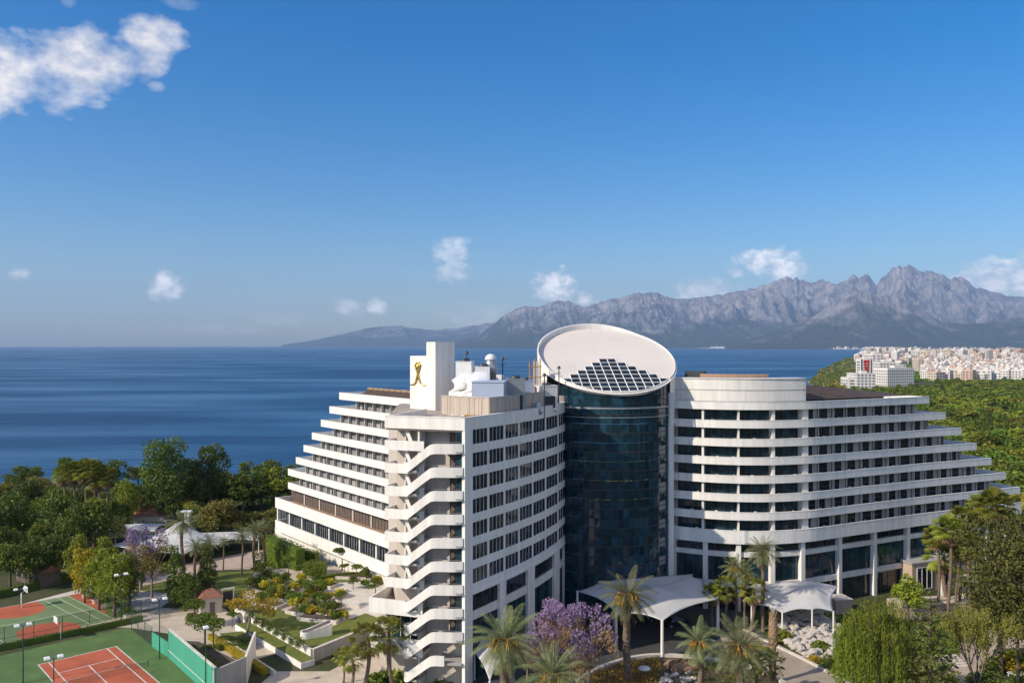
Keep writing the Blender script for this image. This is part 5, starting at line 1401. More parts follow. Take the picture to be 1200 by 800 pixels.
sheet('lawn', [DA, DB, DC, ip(DC, DE, .13), P(388, 734, ZD), P(345, 722, ZD), P(300, 699, ZD)], ZD + .02, 'lawn', 'stuff', 'bright green lawn on the deck edge above the white wall')
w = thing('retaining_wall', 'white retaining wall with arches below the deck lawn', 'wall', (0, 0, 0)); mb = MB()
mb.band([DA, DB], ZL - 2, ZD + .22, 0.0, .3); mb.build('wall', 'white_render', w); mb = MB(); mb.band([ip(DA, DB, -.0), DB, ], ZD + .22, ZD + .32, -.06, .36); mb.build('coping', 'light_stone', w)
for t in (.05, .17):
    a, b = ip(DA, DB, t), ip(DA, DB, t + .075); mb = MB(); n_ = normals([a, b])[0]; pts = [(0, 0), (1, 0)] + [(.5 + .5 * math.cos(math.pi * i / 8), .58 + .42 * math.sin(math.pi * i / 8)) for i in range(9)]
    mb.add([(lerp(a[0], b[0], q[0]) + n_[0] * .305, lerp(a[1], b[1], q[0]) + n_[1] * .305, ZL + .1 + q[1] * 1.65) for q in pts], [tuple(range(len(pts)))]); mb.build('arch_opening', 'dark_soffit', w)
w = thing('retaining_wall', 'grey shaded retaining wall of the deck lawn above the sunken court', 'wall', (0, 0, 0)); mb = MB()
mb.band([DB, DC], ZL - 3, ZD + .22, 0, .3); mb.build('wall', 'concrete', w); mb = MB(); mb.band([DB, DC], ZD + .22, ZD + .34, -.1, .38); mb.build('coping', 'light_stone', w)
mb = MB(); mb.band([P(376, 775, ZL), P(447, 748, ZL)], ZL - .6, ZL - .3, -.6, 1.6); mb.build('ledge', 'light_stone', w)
# planted strip and steps in front of the white wall
S0, S1 = P(289, 752, ZL + 1.1), P(384, 790, ZL + .6)
strip = thing('planter_bed', 'long grass planter bed stepping down in front of the white wall', 'planter', (0, 0, 0))
s0, s1, s2, s3 = ip(DA, DB, .16), ip(DA, DB, 1.02), P(384, 791, ZL + .3), P(289, 753, ZL + .3)
mb = MB(); n_ = normals([DA, DB])[0]
mb.band([ip(DA, DB, .2), ip(DA, DB, 1.05)], ZL - 2, ZL + .9, .32, 2.6); mb.build('kerb_wall', 'white_render', strip)
mb = MB(); mb.band([ip(DA, DB, .205), ip(DA, DB, 1.045)], ZL + .9, ZL + .96, .36, 2.45); mb.build('turf', 'lawn', strip)
steps = thing('garden_steps', 'long pale garden steps descending beside the grass planter', 'steps', (0, 0, 0)); mb = MB()
a0, a1 = ip(DA, DB, .25), ip(DA, DB, 1.12)
for i in range(14):
    t0, t1 = i / 14, (i + 1) / 14; z = ZL + .1 - (0 if i < 8 else (i - 7) * .17); mb.band([ip(a0, a1, t0), ip(a0, a1, t1)], ZL - 3, z, 2.62, 6.4)
mb.build('tread', 'stone_paving', steps)
mb = MB(); mb.band([ip(a0, a1, 0), ip(a0, a1, .9)], ZL - 3, ZL + .75, 6.4, 6.7); mb.build('side_wall', 'white_render', steps)
hedge('clipped_hedge', 'low yellow-green hedge along the outer side of the garden steps', offs([ip(a0, a1, 0.0), ip(a0, a1, .85)], 7.4), ZL, 1.0, 1.0, 'leaf_lime', 30)
sheet('sunken_court', [P(292, 812, -3.93), P(322, 786, -3.93), P(386, 786, -3.93), P(447, 752, -3.93), (-17, 112), (-8, 108.5), (-6, 92), (-34, 92)], -3.93, 'stone_paving', label='sunken beige paved court at the foot of the balcony tower')
# teal practice wall and its concrete return
pw = thing('practice_wall', 'teal green practice wall along the tennis court', 'wall', (0, 0, 0)); p0, p1, p2 = P(177.7, 757, ZL), P(197, 770, ZL), P(251, 820, ZL)
mb = MB(); mb.band([p0, p1], ZL, ZL + 2.3, -.15, .0); mb.build('low_panel', 'teal_screen', pw)
mb = MB(); mb.band([p1, p2], ZL, ZL + 4.3, -.3, .0); mb.build('high_panel', 'teal_screen', pw)
mb = MB(); mb.band([p1, p2], ZL + 1.15, ZL + 1.25, .0, .03); mb.band([p1, p2], ZL + 4.3, ZL + 4.42, -.34, .04); mb.build('white_stripe', 'line_paint', pw)
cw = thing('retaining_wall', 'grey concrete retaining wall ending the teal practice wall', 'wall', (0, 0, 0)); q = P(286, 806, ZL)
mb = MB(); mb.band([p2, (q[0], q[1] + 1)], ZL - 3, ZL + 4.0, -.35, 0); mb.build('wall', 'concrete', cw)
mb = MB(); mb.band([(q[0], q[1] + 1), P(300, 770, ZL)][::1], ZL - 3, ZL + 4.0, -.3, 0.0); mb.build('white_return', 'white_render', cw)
# raised beds behind the practice wall
for i, (pl, lab) in enumerate((([P(205, 752, ZL), P(232, 752, ZL + .2), P(280, 778, ZL), P(252, 790, ZL)], 'soil bed behind the teal practice wall'), ([P(255, 745, ZL), P(285, 742, ZL), P(300, 752, ZL), P(270, 758, ZL)], 'small planted bed at the foot of the arches'))):
    if area(pl) < 0: pl = pl[::-1]
    o = thing('planter_bed', lab, 'planter', (0, 0, 0)); mb = MB(); mb.prism(pl, ZL - .5, ZL + .5); mb.build('kerb_wall', 'light_stone', o)
    c = (sum(p[0] for p in pl) / 4, sum(p[1] for p in pl) / 4); mb = MB(); mb.prism([ip(c, p, .9) for p in pl], ZL + .5, ZL + .54); mb.build('earth', 'lawn' if i else 'soil', o)
hedge('clipped_hedge', 'box hedge on top of the bed behind the practice wall', [P(214, 756, ZL + .5), P(256, 784, ZL + .5)], ZL + .5, .8, .9)
hedge('clipped_hedge', 'short box hedge beside the arched white wall', [P(258, 749, ZL + .5), P(292, 752, ZL + .5)], ZL + .5, .6, 1.2)
hedge('clipped_hedge', 'low hedge between promenade and the garden steps', [P(236, 762, ZL), P(300, 760, ZL)], ZL, .9, .9)

# ---- planting beds, clipped shrubs and curved walls on the deck ------------------------------------------
def arc_wall(label, c, r, a0, a1, h, m='light_stone', th=.35, plant_m=None, z=ZD, n=22):
    o = thing('planter_wall', label, 'planter', (0, 0, 0)); pth = [(c[0] + r * math.cos(a0 + (a1 - a0) * i / n), c[1] + r * math.sin(a0 + (a1 - a0) * i / n)) for i in range(n + 1)]
    mb = MB(); mb.band(pth, z, z + h, -th / 2, th / 2); mb.build('curved_wall', m, o)
    if plant_m: hedge('clipped_hedge', 'yellow-green hedge following the ' + label, offs(pth, -1.0), z, h + .35, 1.1, plant_m, 26)
    return o
cc = P(432, 700, ZD)
arc_wall('outer curved stone planter wall on the garden deck', cc, 12.5, R(150), R(262), .7, plant_m='leaf_lime')
arc_wall('inner curved stone planter wall on the garden deck', cc, 6.0, R(140), R(265), .5)
arc_wall('far curved stone planter wall near the hotel wall', P(405, 690, ZD), 9.0, R(60), R(150), .6, plant_m='leaf_hedge')
o = sheet('deck_plaza', [(cc[0] + 11.5 * math.cos(a), cc[1] + 11.5 * math.sin(a)) for a in [i * math.pi / 12 for i in range(24)]], ZD + .012, 'light_stone', label='round pale paving on the garden deck')
beds = [(300, 706, 330, 712, 'bench-high stone bed by the yellow tree'), (318, 700, 345, 704, 'stone bed with seats left of the round plaza'), (340, 716, 372, 722, 'stone bed with two clipped shrubs beside the lawn'), (352, 724, 398, 728, 'long stone bed directly above the lawn'),
        (330, 686, 360, 690, 'stone bed at the middle of the deck'), (365, 684, 392, 688, 'brown earth bed near the hotel hedge'), (395, 676, 440, 678, 'stone bed against the hotel base wall'), (300, 676, 330, 679, 'stone bed at the left rear of the deck')]
for x0, y0, x1, y1, lab in beds:
    a, b = P(x0, y0, ZD), P(x1, y1, ZD); o = thing('stone_planter', lab, 'planter', (0, 0, 0)); mb = MB(); mb.band([a, b], ZD, ZD + .55, -1.3, 1.3); mb.build('kerb_wall', 'light_stone', o); mb = MB(); mb.band([ip(a, b, .04), ip(a, b, .96)], ZD + .55, ZD + .6, -1.05, 1.05); mb.build('earth', 'soil', o)
kinds = ['dome', 'bonsai', 'lime', 'bush', 'topiary', 'dome', 'lime', 'bonsai']
random.seed(33); spots = [(306, 704), (318, 708), (326, 702), (336, 702), (343, 716), (356, 719), (366, 721), (374, 708), (352, 705), (362, 698), (384, 704), (392, 716), (400, 712), (378, 694), (345, 692), (334, 687), (352, 688), (368, 686), (386, 687), (404, 677), (418, 680), (432, 676), (442, 684), (414, 690), (428, 688), (440, 696), (310, 690), (322, 694), (300, 682), (316, 678), (398, 700), (384, 726)]
lab_k = {'dome': 'round clipped shrub in the garden deck beds', 'topiary': 'small cloud-pruned tree in the garden deck beds', 'bonsai': 'small round-headed tree in the garden deck beds', 'bush': 'loose green bush in the garden deck beds', 'lime': 'yellow-green bush in the garden deck beds'}
g2 = random.Random(8)
for _ in range(46):
    q = (g2.uniform(292, 446), g2.uniform(672, 728)); p = P(q[0], q[1], ZD)
    if inside_poly(p, deck) and math.dist(p, cc) > 7 and not (q[1] > 700 + (q[0] - 300) * .33 and q[0] < 392): spots.append(q)
for i, (x, y) in enumerate(spots):
    k = kinds[i % 8] if (x, y) != (404, 677) else 'topiary'; p = P(x, y, ZD)
    h = {'bonsai': random.uniform(2.0, 3.0), 'dome': random.uniform(1.2, 1.9), 'topiary': random.uniform(2.6, 3.4), 'bush': 1.6, 'lime': 1.5}[k]
    plant(k, p[0], p[1], h, lab_k[k], 'shrub' if k not in ('topiary', 'bonsai') else 'tree', lab_k[k].replace('shrub', 'shrubs').replace('tree', 'trees').replace('bush', 'bushes'), z=ZD + .4, wide=1.35 if k not in ('topiary', 'bonsai') else 1.1)
x, y = P(401, 668, ZD); plant('topiary', x, y, 5.2, 'flat-topped clipped tree against the white hotel base wall', 'tree', z=ZD, wide=1.0)
x, y = P(393, 722, ZD); PROTO_small = None
# skylight sculpture on the lawn: a curved white drum with dark sloping top
x, y = P(375, 744, ZD); o = thing('skylight_drum', 'curved white drum with a dark sloping top on the deck lawn', 'skylight', (x, y, ZD), R(25))
pl = [(-2.2 + 0.0, -.9)] + [(-2.2 - .9 * math.sin(a), -.9 * math.cos(a)) for a in [R(20 * i) for i in range(1, 9)]] + [(-2.2, .9), (1.6, .9), (1.9, .4), (1.9, -.4), (1.6, -.9)]
pl = pl if area(pl) > 0 else pl[::-1]; zt = [1.0 + .35 * max(0, q[0] + 1.2) for q in pl]
mb = MB(); mb.prism(pl, 0, zt, top=False, bottom=False); mb.build('shell', 'white_render', o); mb = MB(); mb.prism([(q[0] * .92, q[1] * .82) for q in pl], .2, [z - .12 for z in zt]); mb.build('top', 'brown_panel', o)
mb = MB()
n = len(pl)
mb.add([(*p, z) for p, z in zip(pl, zt)] + [(p[0] * .92, p[1] * .82, z) for p, z in zip(pl, zt)], [(i, (i + 1) % n, n + (i + 1) % n, n + i) for i in range(n)]); mb.build('rim', 'white_paint', o)
# tall hedge against the hotel, and two blocks of hedge
hedge('tall_hedge', 'tall clipped green hedge along the terraced wing base', [P(316, 655, ZL + 1), P(352, 672, ZL + 1)], ZL, 6.5, 2.2, 'leaf_hedge', 14, .3)
hedge('tall_hedge', 'dark square hedge block at the end of the tall hedge', [P(356, 676, ZL + 1), P(382, 676, ZL + 1)], ZL, 4.2, 2.5, 'leaf_hedge', 16, .28)
hedge('tall_hedge', 'narrow hedge panel left of the dark square hedge', [P(348, 664, ZL + 1), P(372, 668, ZL + 1)], ZL, 5.0, 1.6, 'leaf_mid', 14, .3)
# hut with a tiled roof
x, y = P(246, 716, ZL); o = thing('garden_hut', 'small beige hut with a brown tiled roof by the arches', 'hut', (x, y, ZL), R(28)); mb = MB(); mb.box((0, 0, 0), (3.6, 3.2, 2.9)); mb.build('wall', 'beige_wall', o)
mb = MB(); mb.add([(-2.1, -1.9, 2.9), (2.1, -1.9, 2.9), (2.1, 1.9, 2.9), (-2.1, 1.9, 2.9), (-.5, 0, 4.2), (.5, 0, 4.2)], [(0, 1, 5, 4), (1, 2, 5), (2, 3, 4, 5), (3, 0, 4), (3, 2, 1, 0)]); mb.build('roof', 'roof_tile', o)
mb = MB(); mb.box((.2, -1.62, 0), (.9, .06, 2.1)); mb.build('door', 'brown_panel', o)
x, y = P(267, 708, ZL); o = thing('garden_gate', 'white garden gate frame right of the tiled hut', 'gate', (x, y, ZL), R(28)); mb = MB(); mb.box((-1, 0, 0), (.2, .2, 2.8)); mb.box((1, 0, 0), (.2, .2, 2.8)); mb.box((0, 0, 2.8), (2.4, .25, .25)); mb.build('frame', 'white_paint', o); mb = MB(); mb.box((0, 0, .1), (1.7, .08, 2.4)); mb.build('leaf', 'dark_metal', o)

# ---- white tents behind the date palms ----------------------------------------------------------------------
def tent(label, c, base, peaks, zb, m='membrane', posts=None, name='tensile_canopy', zfun=None, grid=22):
    """A stretched membrane over an outline: sags between its edge points, rises to the peaks."""
    o = thing(name, label, 'canopy', (c[0], c[1], 0)); n = len(base); mb = MB()
    cx = sum(b[0] for b in base) / n; cy_ = sum(b[1] for b in base) / n; K = 14
    out = []
    for i in range(n):
        a, b = base[i], base[(i + 1) % n]
        for j in range(6):
            t = j / 6; sag = 4 * t * (1 - t); x, y = lerp(a[0], b[0], t), lerp(a[1], b[1], t); x += (cx - x) * .10 * sag; y += (cy_ - y) * .10 * sag; out.append((x, y, lerp(a[2], b[2], t) + .25 * sag))
    m_ = len(out); V = []; zc = sum(b[2] for b in base) / n
    for k in range(K + 1):
        f = k / K
        for p in out:
            x, y = lerp(p[0], cx, f), lerp(p[1], cy_, f); z = lerp(p[2], zc, f ** .8)
            for (qx, qy, qz, qr) in peaks:
                d = math.hypot(x - qx, y - qy); w = max(0.0, 1 - d / qr) ** 2.2; z = z + (qz - z) * w * min(1, f * 3 + .0) if not (f == 0) else z
            V.append((x - c[0], y - c[1], z))
    Q = [(k * m_ + j, k * m_ + (j + 1) % m_, (k + 1) * m_ + (j + 1) % m_, (k + 1) * m_ + j) for k in range(K) for j in range(m_)]
    mb.add(V, Q, True)
    ob = mb.build('membrane', m, o); md = ob.modifiers.new('thickness', 'SOLIDIFY'); md.thickness = .05
    for (x, y, z0, z1, r) in posts or []:
        mb = MB(); mb.tube([(x - c[0], y - c[1], z0), (x - c[0], y - c[1], z1)], [r * 1.15, r], 10); mb.build('post', 'white_paint', o)
    return o
p = P(205, 650, ZL); pk = zat(594, p[1])
A = [P(x, y, ZL + 2.6) for x, y in ((128, 640), (165, 655), (215, 650), (262, 640), (285, 632), (230, 628), (160, 628))]
tent('large white peaked tent between the date palms', p, [(a[0], a[1], ZL + 2.8 + .4 * (i % 2)) for i, a in enumerate(A)], [(p[0], p[1] + 3, pk - 3.5, 11), (P(165, 640, ZL)[0], P(165, 640, ZL)[1], ZL + 5.0, 7)], ZL, posts=[(a[0], a[1], ZL, ZL + 2.9, .12) for a in A])
for i, (x, y, wd, lab) in enumerate(((118, 622, 5, 'small white awning left of the large tent'), (160, 618, 6, 'low white awning behind the large tent'), (268, 628, 8, 'long white awning right of the large tent'))):
    p = P(x, y, ZL + 3); tent(lab, p, [(p[0] - wd, p[1] - 3, ZL + 3), (p[0] + wd, p[1] - 3.5, ZL + 2.8), (p[0] + wd, p[1] + 4, ZL + 3.1), (p[0] - wd, p[1] + 3.5, ZL + 3.0)], [(p[0], p[1], ZL + 3.7, 4)], ZL, posts=[(p[0] + sx * wd, p[1] + sy * 3, ZL, ZL + 2.9, .08) for sx in (-1, 1) for sy in (-1, 1)])
x, y = P(208, 640, ZL); o = thing('white_pylon', 'white square pylon rising behind the large tent', 'pylon', (x, y + 6, ZL)); mb = MB(); mb.box((0, 0, 0), (1.2, 1.2, 7.0)); mb.build('shaft', 'white_paint', o); mb = MB(); mb.box((-.3, 0, 7.0), (2.6, 1.4, .3)); mb.build('cap', 'white_paint', o)
x, y = P(180, 600, ZL + 3); o = thing('red_roof_pavilion', 'low pavilion with a dull red roof among the trees', 'pavilion', (x, y, ZL)); mb = MB(); mb.box((0, 0, 0), (9, 5, 2.7)); mb.build('wall', 'beige_wall', o); mb = MB(); mb.add([(-5, -3, 2.7), (5, -3, 2.7), (5, 3, 2.7), (-5, 3, 2.7), (-4.2, 0, 3.9), (4.2, 0, 3.9)], [(0, 1, 5, 4), (1, 2, 5), (2, 3, 4, 5), (3, 0, 4), (3, 2, 1, 0)]); mb.build('roof', 'roof_tile', o)
x, y = P(38, 685, ZL); o = thing('timber_lodge', 'dark reddish timber shelter beyond the ball court', 'shelter', (x, y + 2, ZL), R(-35)); mb = MB(); mb.box((0, 0, 0), (10, 4, 3.0)); mb.build('wall', 'brown_panel', o); mb = MB(); mb.add([(-5.5, -2.6, 3.0), (5.5, -2.6, 3.0), (5.5, 2.6, 3.0), (-5.5, 2.6, 3.0), (-5.2, 0, 4.2), (5.2, 0, 4.2)], [(0, 1, 5, 4), (1, 2, 5), (2, 3, 4, 5), (3, 0, 4), (3, 2, 1, 0)]); mb.build('roof', 'roof_tile', o)
for i in range(4):
    mb = MB(); mb.box((-3.6 + 2.4 * i, -2.03, 1.0), (1.3, .06, 1.2)); mb.build('window', 'glass_dark', o)

# ---- lamps, fences, hoops -------------------------------------------------------------------------------------
def flood(x, y, z, h, label, n=2, rz=0.6, green=False):
    o = thing('floodlight_mast', label, 'floodlight', (x, y, z), rz); mb = MB(); mb.tube([(0, 0, 0), (0, 0, h)], [.10, .06], 8); mb.build('pole', 'green_metal', o)
    mb = MB(); mb.box((0, 0, h - .05), (1.9, .1, .1)); mb.build('crossarm', 'grey_metal', o)
    for s in ((-.75, .75) if n == 2 else (0,)):
        mb = MB(); mb.add([(s - .36, -.5, h + .0), (s + .36, -.5, h + .0), (s + .36, .2, h + .15), (s - .36, .2, h + .15), (s - .3, -.4, h + .17), (s + .3, -.4, h + .17), (s + .25, .1, h + .27), (s - .25, .1, h + .27)], [(3, 2, 1, 0), (4, 5, 6, 7), (0, 1, 5, 4), (1, 2, 6, 5), (2, 3, 7, 6), (3, 0, 4, 7)]); mb.build('lamp_head', 'lamp_white', o)
for px, hy, by, lab in ((27, 732, 800, 'tall twin floodlight mast at the left edge of the ball court'), (63, 770, 845, 'twin floodlight mast nearest in front of the tennis court'), (187, 702, 772, 'twin floodlight mast beside the teal practice wall'), (142, 673, 730, 'floodlight mast under the trees right of the ball court'), (24, 690, 712, 'short floodlight mast behind the ball court')):
    p = P(px, by, ZL); flood(p[0], p[1], ZL, zat(hy, p[1]) - ZL, lab)
p = P(241, 820, ZL); flood(p[0], p[1], ZL, zat(735, p[1]) - ZL, 'single lamp mast rising at the end of the practice wall', 1)
NET, nt_, nb_ = _new('net_mesh'); nb_.inputs['Base Color'].default_value = (.03, .06, .045, 1); nb_.inputs['Alpha'].default_value = .22; nb_.inputs['Roughness'].default_value = .8
def fence(label, a, b, z, h, n, m='green_metal', net=True):
    o = thing('court_fence', label, 'fence', (0, 0, 0)); L_ = math.dist(a, b)
    for i in range(n + 1):
        q = ip(a, b, i / n); mb = MB(); mb.tube([(*q, z), (*q, z + h)], .05, 6); mb.build('post', m, o)
    mb = MB()
    for zz in (.05, h * .5, h): mb.tube([(*a, z + zz), (*b, z + zz)], .03, 5)
    mb.build('rail', m, o); mb = MB(); mb.quad((*a, z + .06), (*b, z + .06), (*b, z + h - .04), (*a, z + h - .04)); mb.build('netting', 'net_mesh', o); return o
fence('green netting fence between ball court and tennis court', bc(24.2, 22), bc(24.2, -2.5), ZL, 3.4, 6)
fence('green netting fence along the right side of the ball court', bc(24.0, -2.6), bc(-.5, -2.6), ZL, 3.2, 6)
hedge('low_hedge', 'low dark hedge at the foot of the fence between the courts', [bc(24.6, 24), bc(24.6, -2.5)], ZL, 1.0, .8, 'leaf_dark', 24)
hedge('low_hedge', 'long dark hedge behind the ball court path', [P(-10, 702, ZL), P(96, 676, ZL)], ZL, 1.5, 1.2, 'leaf_dark', 20)
fence('green netting fence in front of the trees beyond the practice wall', tc(-6.5, -4.4), P(178, 757, ZL), ZL, 3.0, 3)
for px, py, lab, r in ((25, 712, 'basketball hoop at the far end of the ball court', -.7), (71, 748, 'basketball hoop stand at the near end of the ball court', 2.4)):
    x, y = P(px, py, ZL); o = thing('basketball_hoop', lab, 'basketball hoop', (x, y, ZL), r); mb = MB(); mb.tube([(0, 0, 0), (0, 0, 2.7), (0, .7, 3.1)], .09, 7); mb.build('post', 'white_metal', o); mb = MB(); mb.box((0, .75, 2.75), (1.7, .06, 1.05)); mb.build('backboard', 'white_metal', o); mb = MB(); mb.tube([(.23 * math.cos(a), 1.02 + .23 * math.sin(a), 2.95) for a in [i * math.pi / 6 for i in range(13)]], .02, 5); mb.build('rim', 'red_sign', o)
# tennis net
o = thing('tennis_net', 'dark tennis net across the red court', 'net', (0, 0, 0)); a, b = tc(11.9, -.9), tc(11.9, 11.9)
for q in (a, b):
    mb = MB(); mb.tube([(*q, ZL), (*q, ZL + 1.07)], .05, 6); mb.build('post', 'green_metal', o)
mb = MB(); mb.quad((*a, ZL + .06), (*b, ZL + .06), (*b, ZL + 1.0), (*a, ZL + 1.0)); mb.build('netting', 'net_mesh', o); mb = MB(); mb.band([a, b], ZL + .96, ZL + 1.03, -.02, .02); mb.build('white_tape', 'line_paint', o)
# parasols and seats by the right side of the ball court: dark round planters in a row
for i in range(5):
    q = bc(4 + 4.4 * i, -1.3)
    if i == 0:
        pot0 = thing('planter_pot', 'round white pot with a dark clipped bush beside the ball court', 'planter', (*q, ZL), 0, 'pots with dark bushes along the ball court'); mb = MB(); mb.lathe((0, 0, 0), [(.4, 0), (.62, .75), (.66, .8), (.55, .8), (.5, .7), (.02, .7)], 14); mb.build('pot', 'lamp_white', pot0)
        lobs = [(0, 0, 1.3, .75, .75, .7)]; Cc, Nn = lobe_points(lobs, 420, np.random.default_rng(3), hollow=.7, gap=.9); quads_object('bush', leafquads(Cc, .22, .3, .6, RNG, up=Nn), 'leaf_dark', pot0)
    else: dup(pot0, (*q, ZL))
# small potted trees along the white wall foot
for i in range(8):
    t = .3 + .09 * i; a = ip(DA, DB, t); n_ = normals([DA, DB])[0]; q = (a[0] + n_[0] * 1.2, a[1] + n_[1] * 1.2)
    plant('young', q[0], q[1], random.uniform(2.0, 3.2), 'thin young tree in the row at the foot of the white wall', 'tree', 'young trees at the foot of the white wall', z=ZL + .95, wide=.8)

# ---- trees of the left garden -----------------------------------------------------------------------------------
def tree_px(key, px, by, ty, label, z=ZL, wide=1.0, cat='tree', group=None, rot=None):
    p = P(px, by, z); h = zat(ty, p[1]) - z
    return plant(key, p[0], p[1], h, label, cat, group, z=z, wide=wide, rot=rot)
T = tree_px
T('big_dark', 190, 612, 514, 'huge dark evergreen standing highest above the sea on the left', wide=1.0)
T('big_dark_b', 247, 606, 519, 'tall dark open-crowned evergreen right of the huge one', wide=.9)
T('big_dark_b', 222, 604, 536, 'dark evergreen squeezed between the two tallest trees')
T('round_dark', 10, 640, 572, 'dark broad tree at the left picture edge', wide=1.0)
T('round_dark', -18, 655, 585, 'dark tree cut by the left picture edge', wide=1.1)
T('round_dark', 40, 622, 556, 'broad dark tree left of the fan palm cluster', wide=1.1)
T('round_mid', 66, 628, 563, 'mid green tree in front of the fan palm cluster', wide=1.0)
T('round_mid', 28, 640, 592, 'olive-brown round tree low in the left group', wide=1.0)
T('round_dark', 98, 625, 566, 'dark tree below the fan palm heads', wide=1.0)
T('olive', 88, 640, 607, 'small yellowish tree at the foot of the dark group')
T('tall_bright', 150, 618, 563, 'bright green tree left of the huge evergreen', wide=1.0)
T('round_mid', 133, 620, 580, 'grey-green tree between fan palms and bright tree', wide=1.1)
T('olive', 166, 612, 572, 'ochre green tree at the foot of the huge evergreen', wide=.9)
for i, (x, b, t) in enumerate(((78, 640, 556), (88, 640, 553), (99, 640, 552), (110, 640, 551), (118, 632, 555), (125, 640, 560), (112, 640, 562))):
    T('fan_a' if i % 2 else 'fan_b', x, b, t, 'fan palm in the dense cluster against the sea', cat='palm', group='cluster of fan palms against the sea')
for i, (x, b, t, k, lab) in enumerate(((12, 690, 628, 'round_mid', 'dark olive tree left of the timber shelter'), (35, 690, 630, 'round_dark', 'flat dark tree over the timber shelter'), (62, 682, 622, 'round_dark', 'dark tree shading the small bright lawn'), (85, 672, 625, 'round_dark', 'dark tree right of the small bright lawn'), (5, 668, 612, 'round_dark', 'dark tree deep at the left edge behind the shelter'), (50, 655, 608, 'round_mid', 'mid green tree behind the shelter trees'))):
    T(k, x, b, t, lab, wide=1.05)
T('yellow_green', 99, 706, 640, 'yellow-leaved tree at the ball court corner', wide=.8)
T('tall_bright', 90, 690, 628, 'bright pale green tree behind the yellow-leaved one', wide=.85)
T('tall_bright', 116, 714, 646, 'bright green tree right of the yellow-leaved one', wide=1.0)
T('tall_bright', 134, 722, 650, 'bright leafy tree closest to the ball court fence', wide=1.0)
T('round_bright', 122, 680, 624, 'light green tree behind the ball court trees')
T('tall_mid', 152, 716, 648, 'mid green tree right of the leafy ball court tree', wide=.9)
T('airy_mid', 178, 700, 625, 'sparse brownish tree in front of the large tent', wide=1.0)
T('jacaranda_b', 165, 690, 612, 'pale lilac flowering tree left of the large tent', wide=1.0)
for i, (x, b, t, lab) in enumerate(((214, 690, 606, 'date palm in front of the peak of the large tent'), (298, 677, 614, 'date palm right of the tents by the paved path'), (284, 674, 620, 'date palm behind the one by the paved path'), (309, 672, 612, 'date palm nearest the terraced wing'), (246, 690, 630, 'stout date palm at the right of the tent'), (229, 700, 634, 'date palm with a bare trunk before the tent'), (276, 596, 574, 'small date palm far behind the tents'), (303, 600, 573, 'small date palm against the terraced wing end'), (262, 668, 628, 'short date palm behind the striped lawn'))):
    T(('date_thin', 'date_tall', 'date_thin', 'date_tall_b')[i % 4], x, b, t + 6, lab, cat='palm', wide=1.25)
for i, (x, b, t, k, lab) in enumerate(((206, 712, 642, 'cypress', 'shaggy dark columnar tree left of the bare palm trunk'), (243, 706, 638, 'cypress', 'shaggy green columnar tree beside the stout date palm'), (216, 716, 668, 'round_dark', 'dark bushy tree at the foot of the palms'), (237, 690, 655, 'cypress', 'thin dark cypress behind the striped lawn'))):
    T(k, x, b, t, lab, wide=1.2)
for i, (x, b, t, k, w_, lab) in enumerate(((228, 625, 583, 'olive', 1.2, 'olive green tree right of the white pylon'), (252, 632, 575, 'olive', 1.2, 'large olive green tree behind the long awning'), (275, 630, 588, 'olive', 1.1, 'olive green tree nearest the long awning'), (297, 628, 592, 'olive', 1.0, 'rounded olive tree before the terraced wing'), (315, 625, 590, 'olive', 1.1, 'olive tree touching the terraced wing parapet'), (285, 605, 547, 'round_mid', 1.2, 'green tree behind the small date palms'), (306, 600, 545, 'round_bright', 1.3, 'bright green tree at the cliff edge right of the group'), (326, 600, 542, 'round_bright', 1.3, 'bright green tree half behind the terraced wing'), (340, 600, 546, 'round_mid', 1.2, 'tree mostly hidden by the terraced wing'), (270, 600, 555, 'round_dark', 1.2, 'dark tree under the cliff edge right of the tall pair'), (214, 612, 580, 'yellow', .8, 'small orange-leaved tree behind the white pylon'), (200, 615, 575, 'round_dark', 1.0, 'dark tree at the foot of the huge evergreen'))):
    T(k, x, b, t, lab, wide=w_)
T('yellow', 289, 748, 684, 'golden yellow leaning tree above the white wall', z=ZL + .3, wide=1.05, rot=.1)
for i, (x, y, t, k, lab) in enumerate(((228, 736, 700, 'topiary', 'clipped tree standing free on the promenade'), (240, 758, 716, 'topiary', 'multi-stem clipped tree behind the practice wall'), (250, 764, 722, 'topiary', 'second clipped tree behind the practice wall'), (226, 728, 722, 'dome', 'round shrub by the promenade edge'), (272, 735, 715, 'topiary', 'clipped tree in front of the arches'))):
    p = P(x, y, ZL); plant(k, p[0], p[1], (zat(t, p[1]) - ZL) if k == 'topiary' else 1.9, lab, 'tree', z=ZL, wide=1.0 if k == 'topiary' else 1.3)
for i, (x, y, t) in enumerate(((402, 800, 768), (430, 815, 750), (458, 812, 745), (412, 818, 772))):
    p = P(x, y, -3.9); plant('fan_small', p[0], p[1], zat(t, p[1]) + 3.9, ('small fan palm at the lip of the sunken court', 'slim fan palm in the middle of the sunken court', 'slim fan palm nearest the balcony tower', 'bare short palm stem in the sunken court')[i], 'palm', z=-3.95)
for i, (x, y) in enumerate(((455, 800), (468, 803), (522, 806), (510, 798), (440, 806), (536, 803))):
    p = P(x, y, -4.5); plant('bright_bush' if i % 2 else 'bush', p[0], p[1], 3.2, 'leafy bush at the foot of the balcony tower', 'shrub', 'leafy bushes at the balcony tower foot', z=-5.0, wide=1.2)
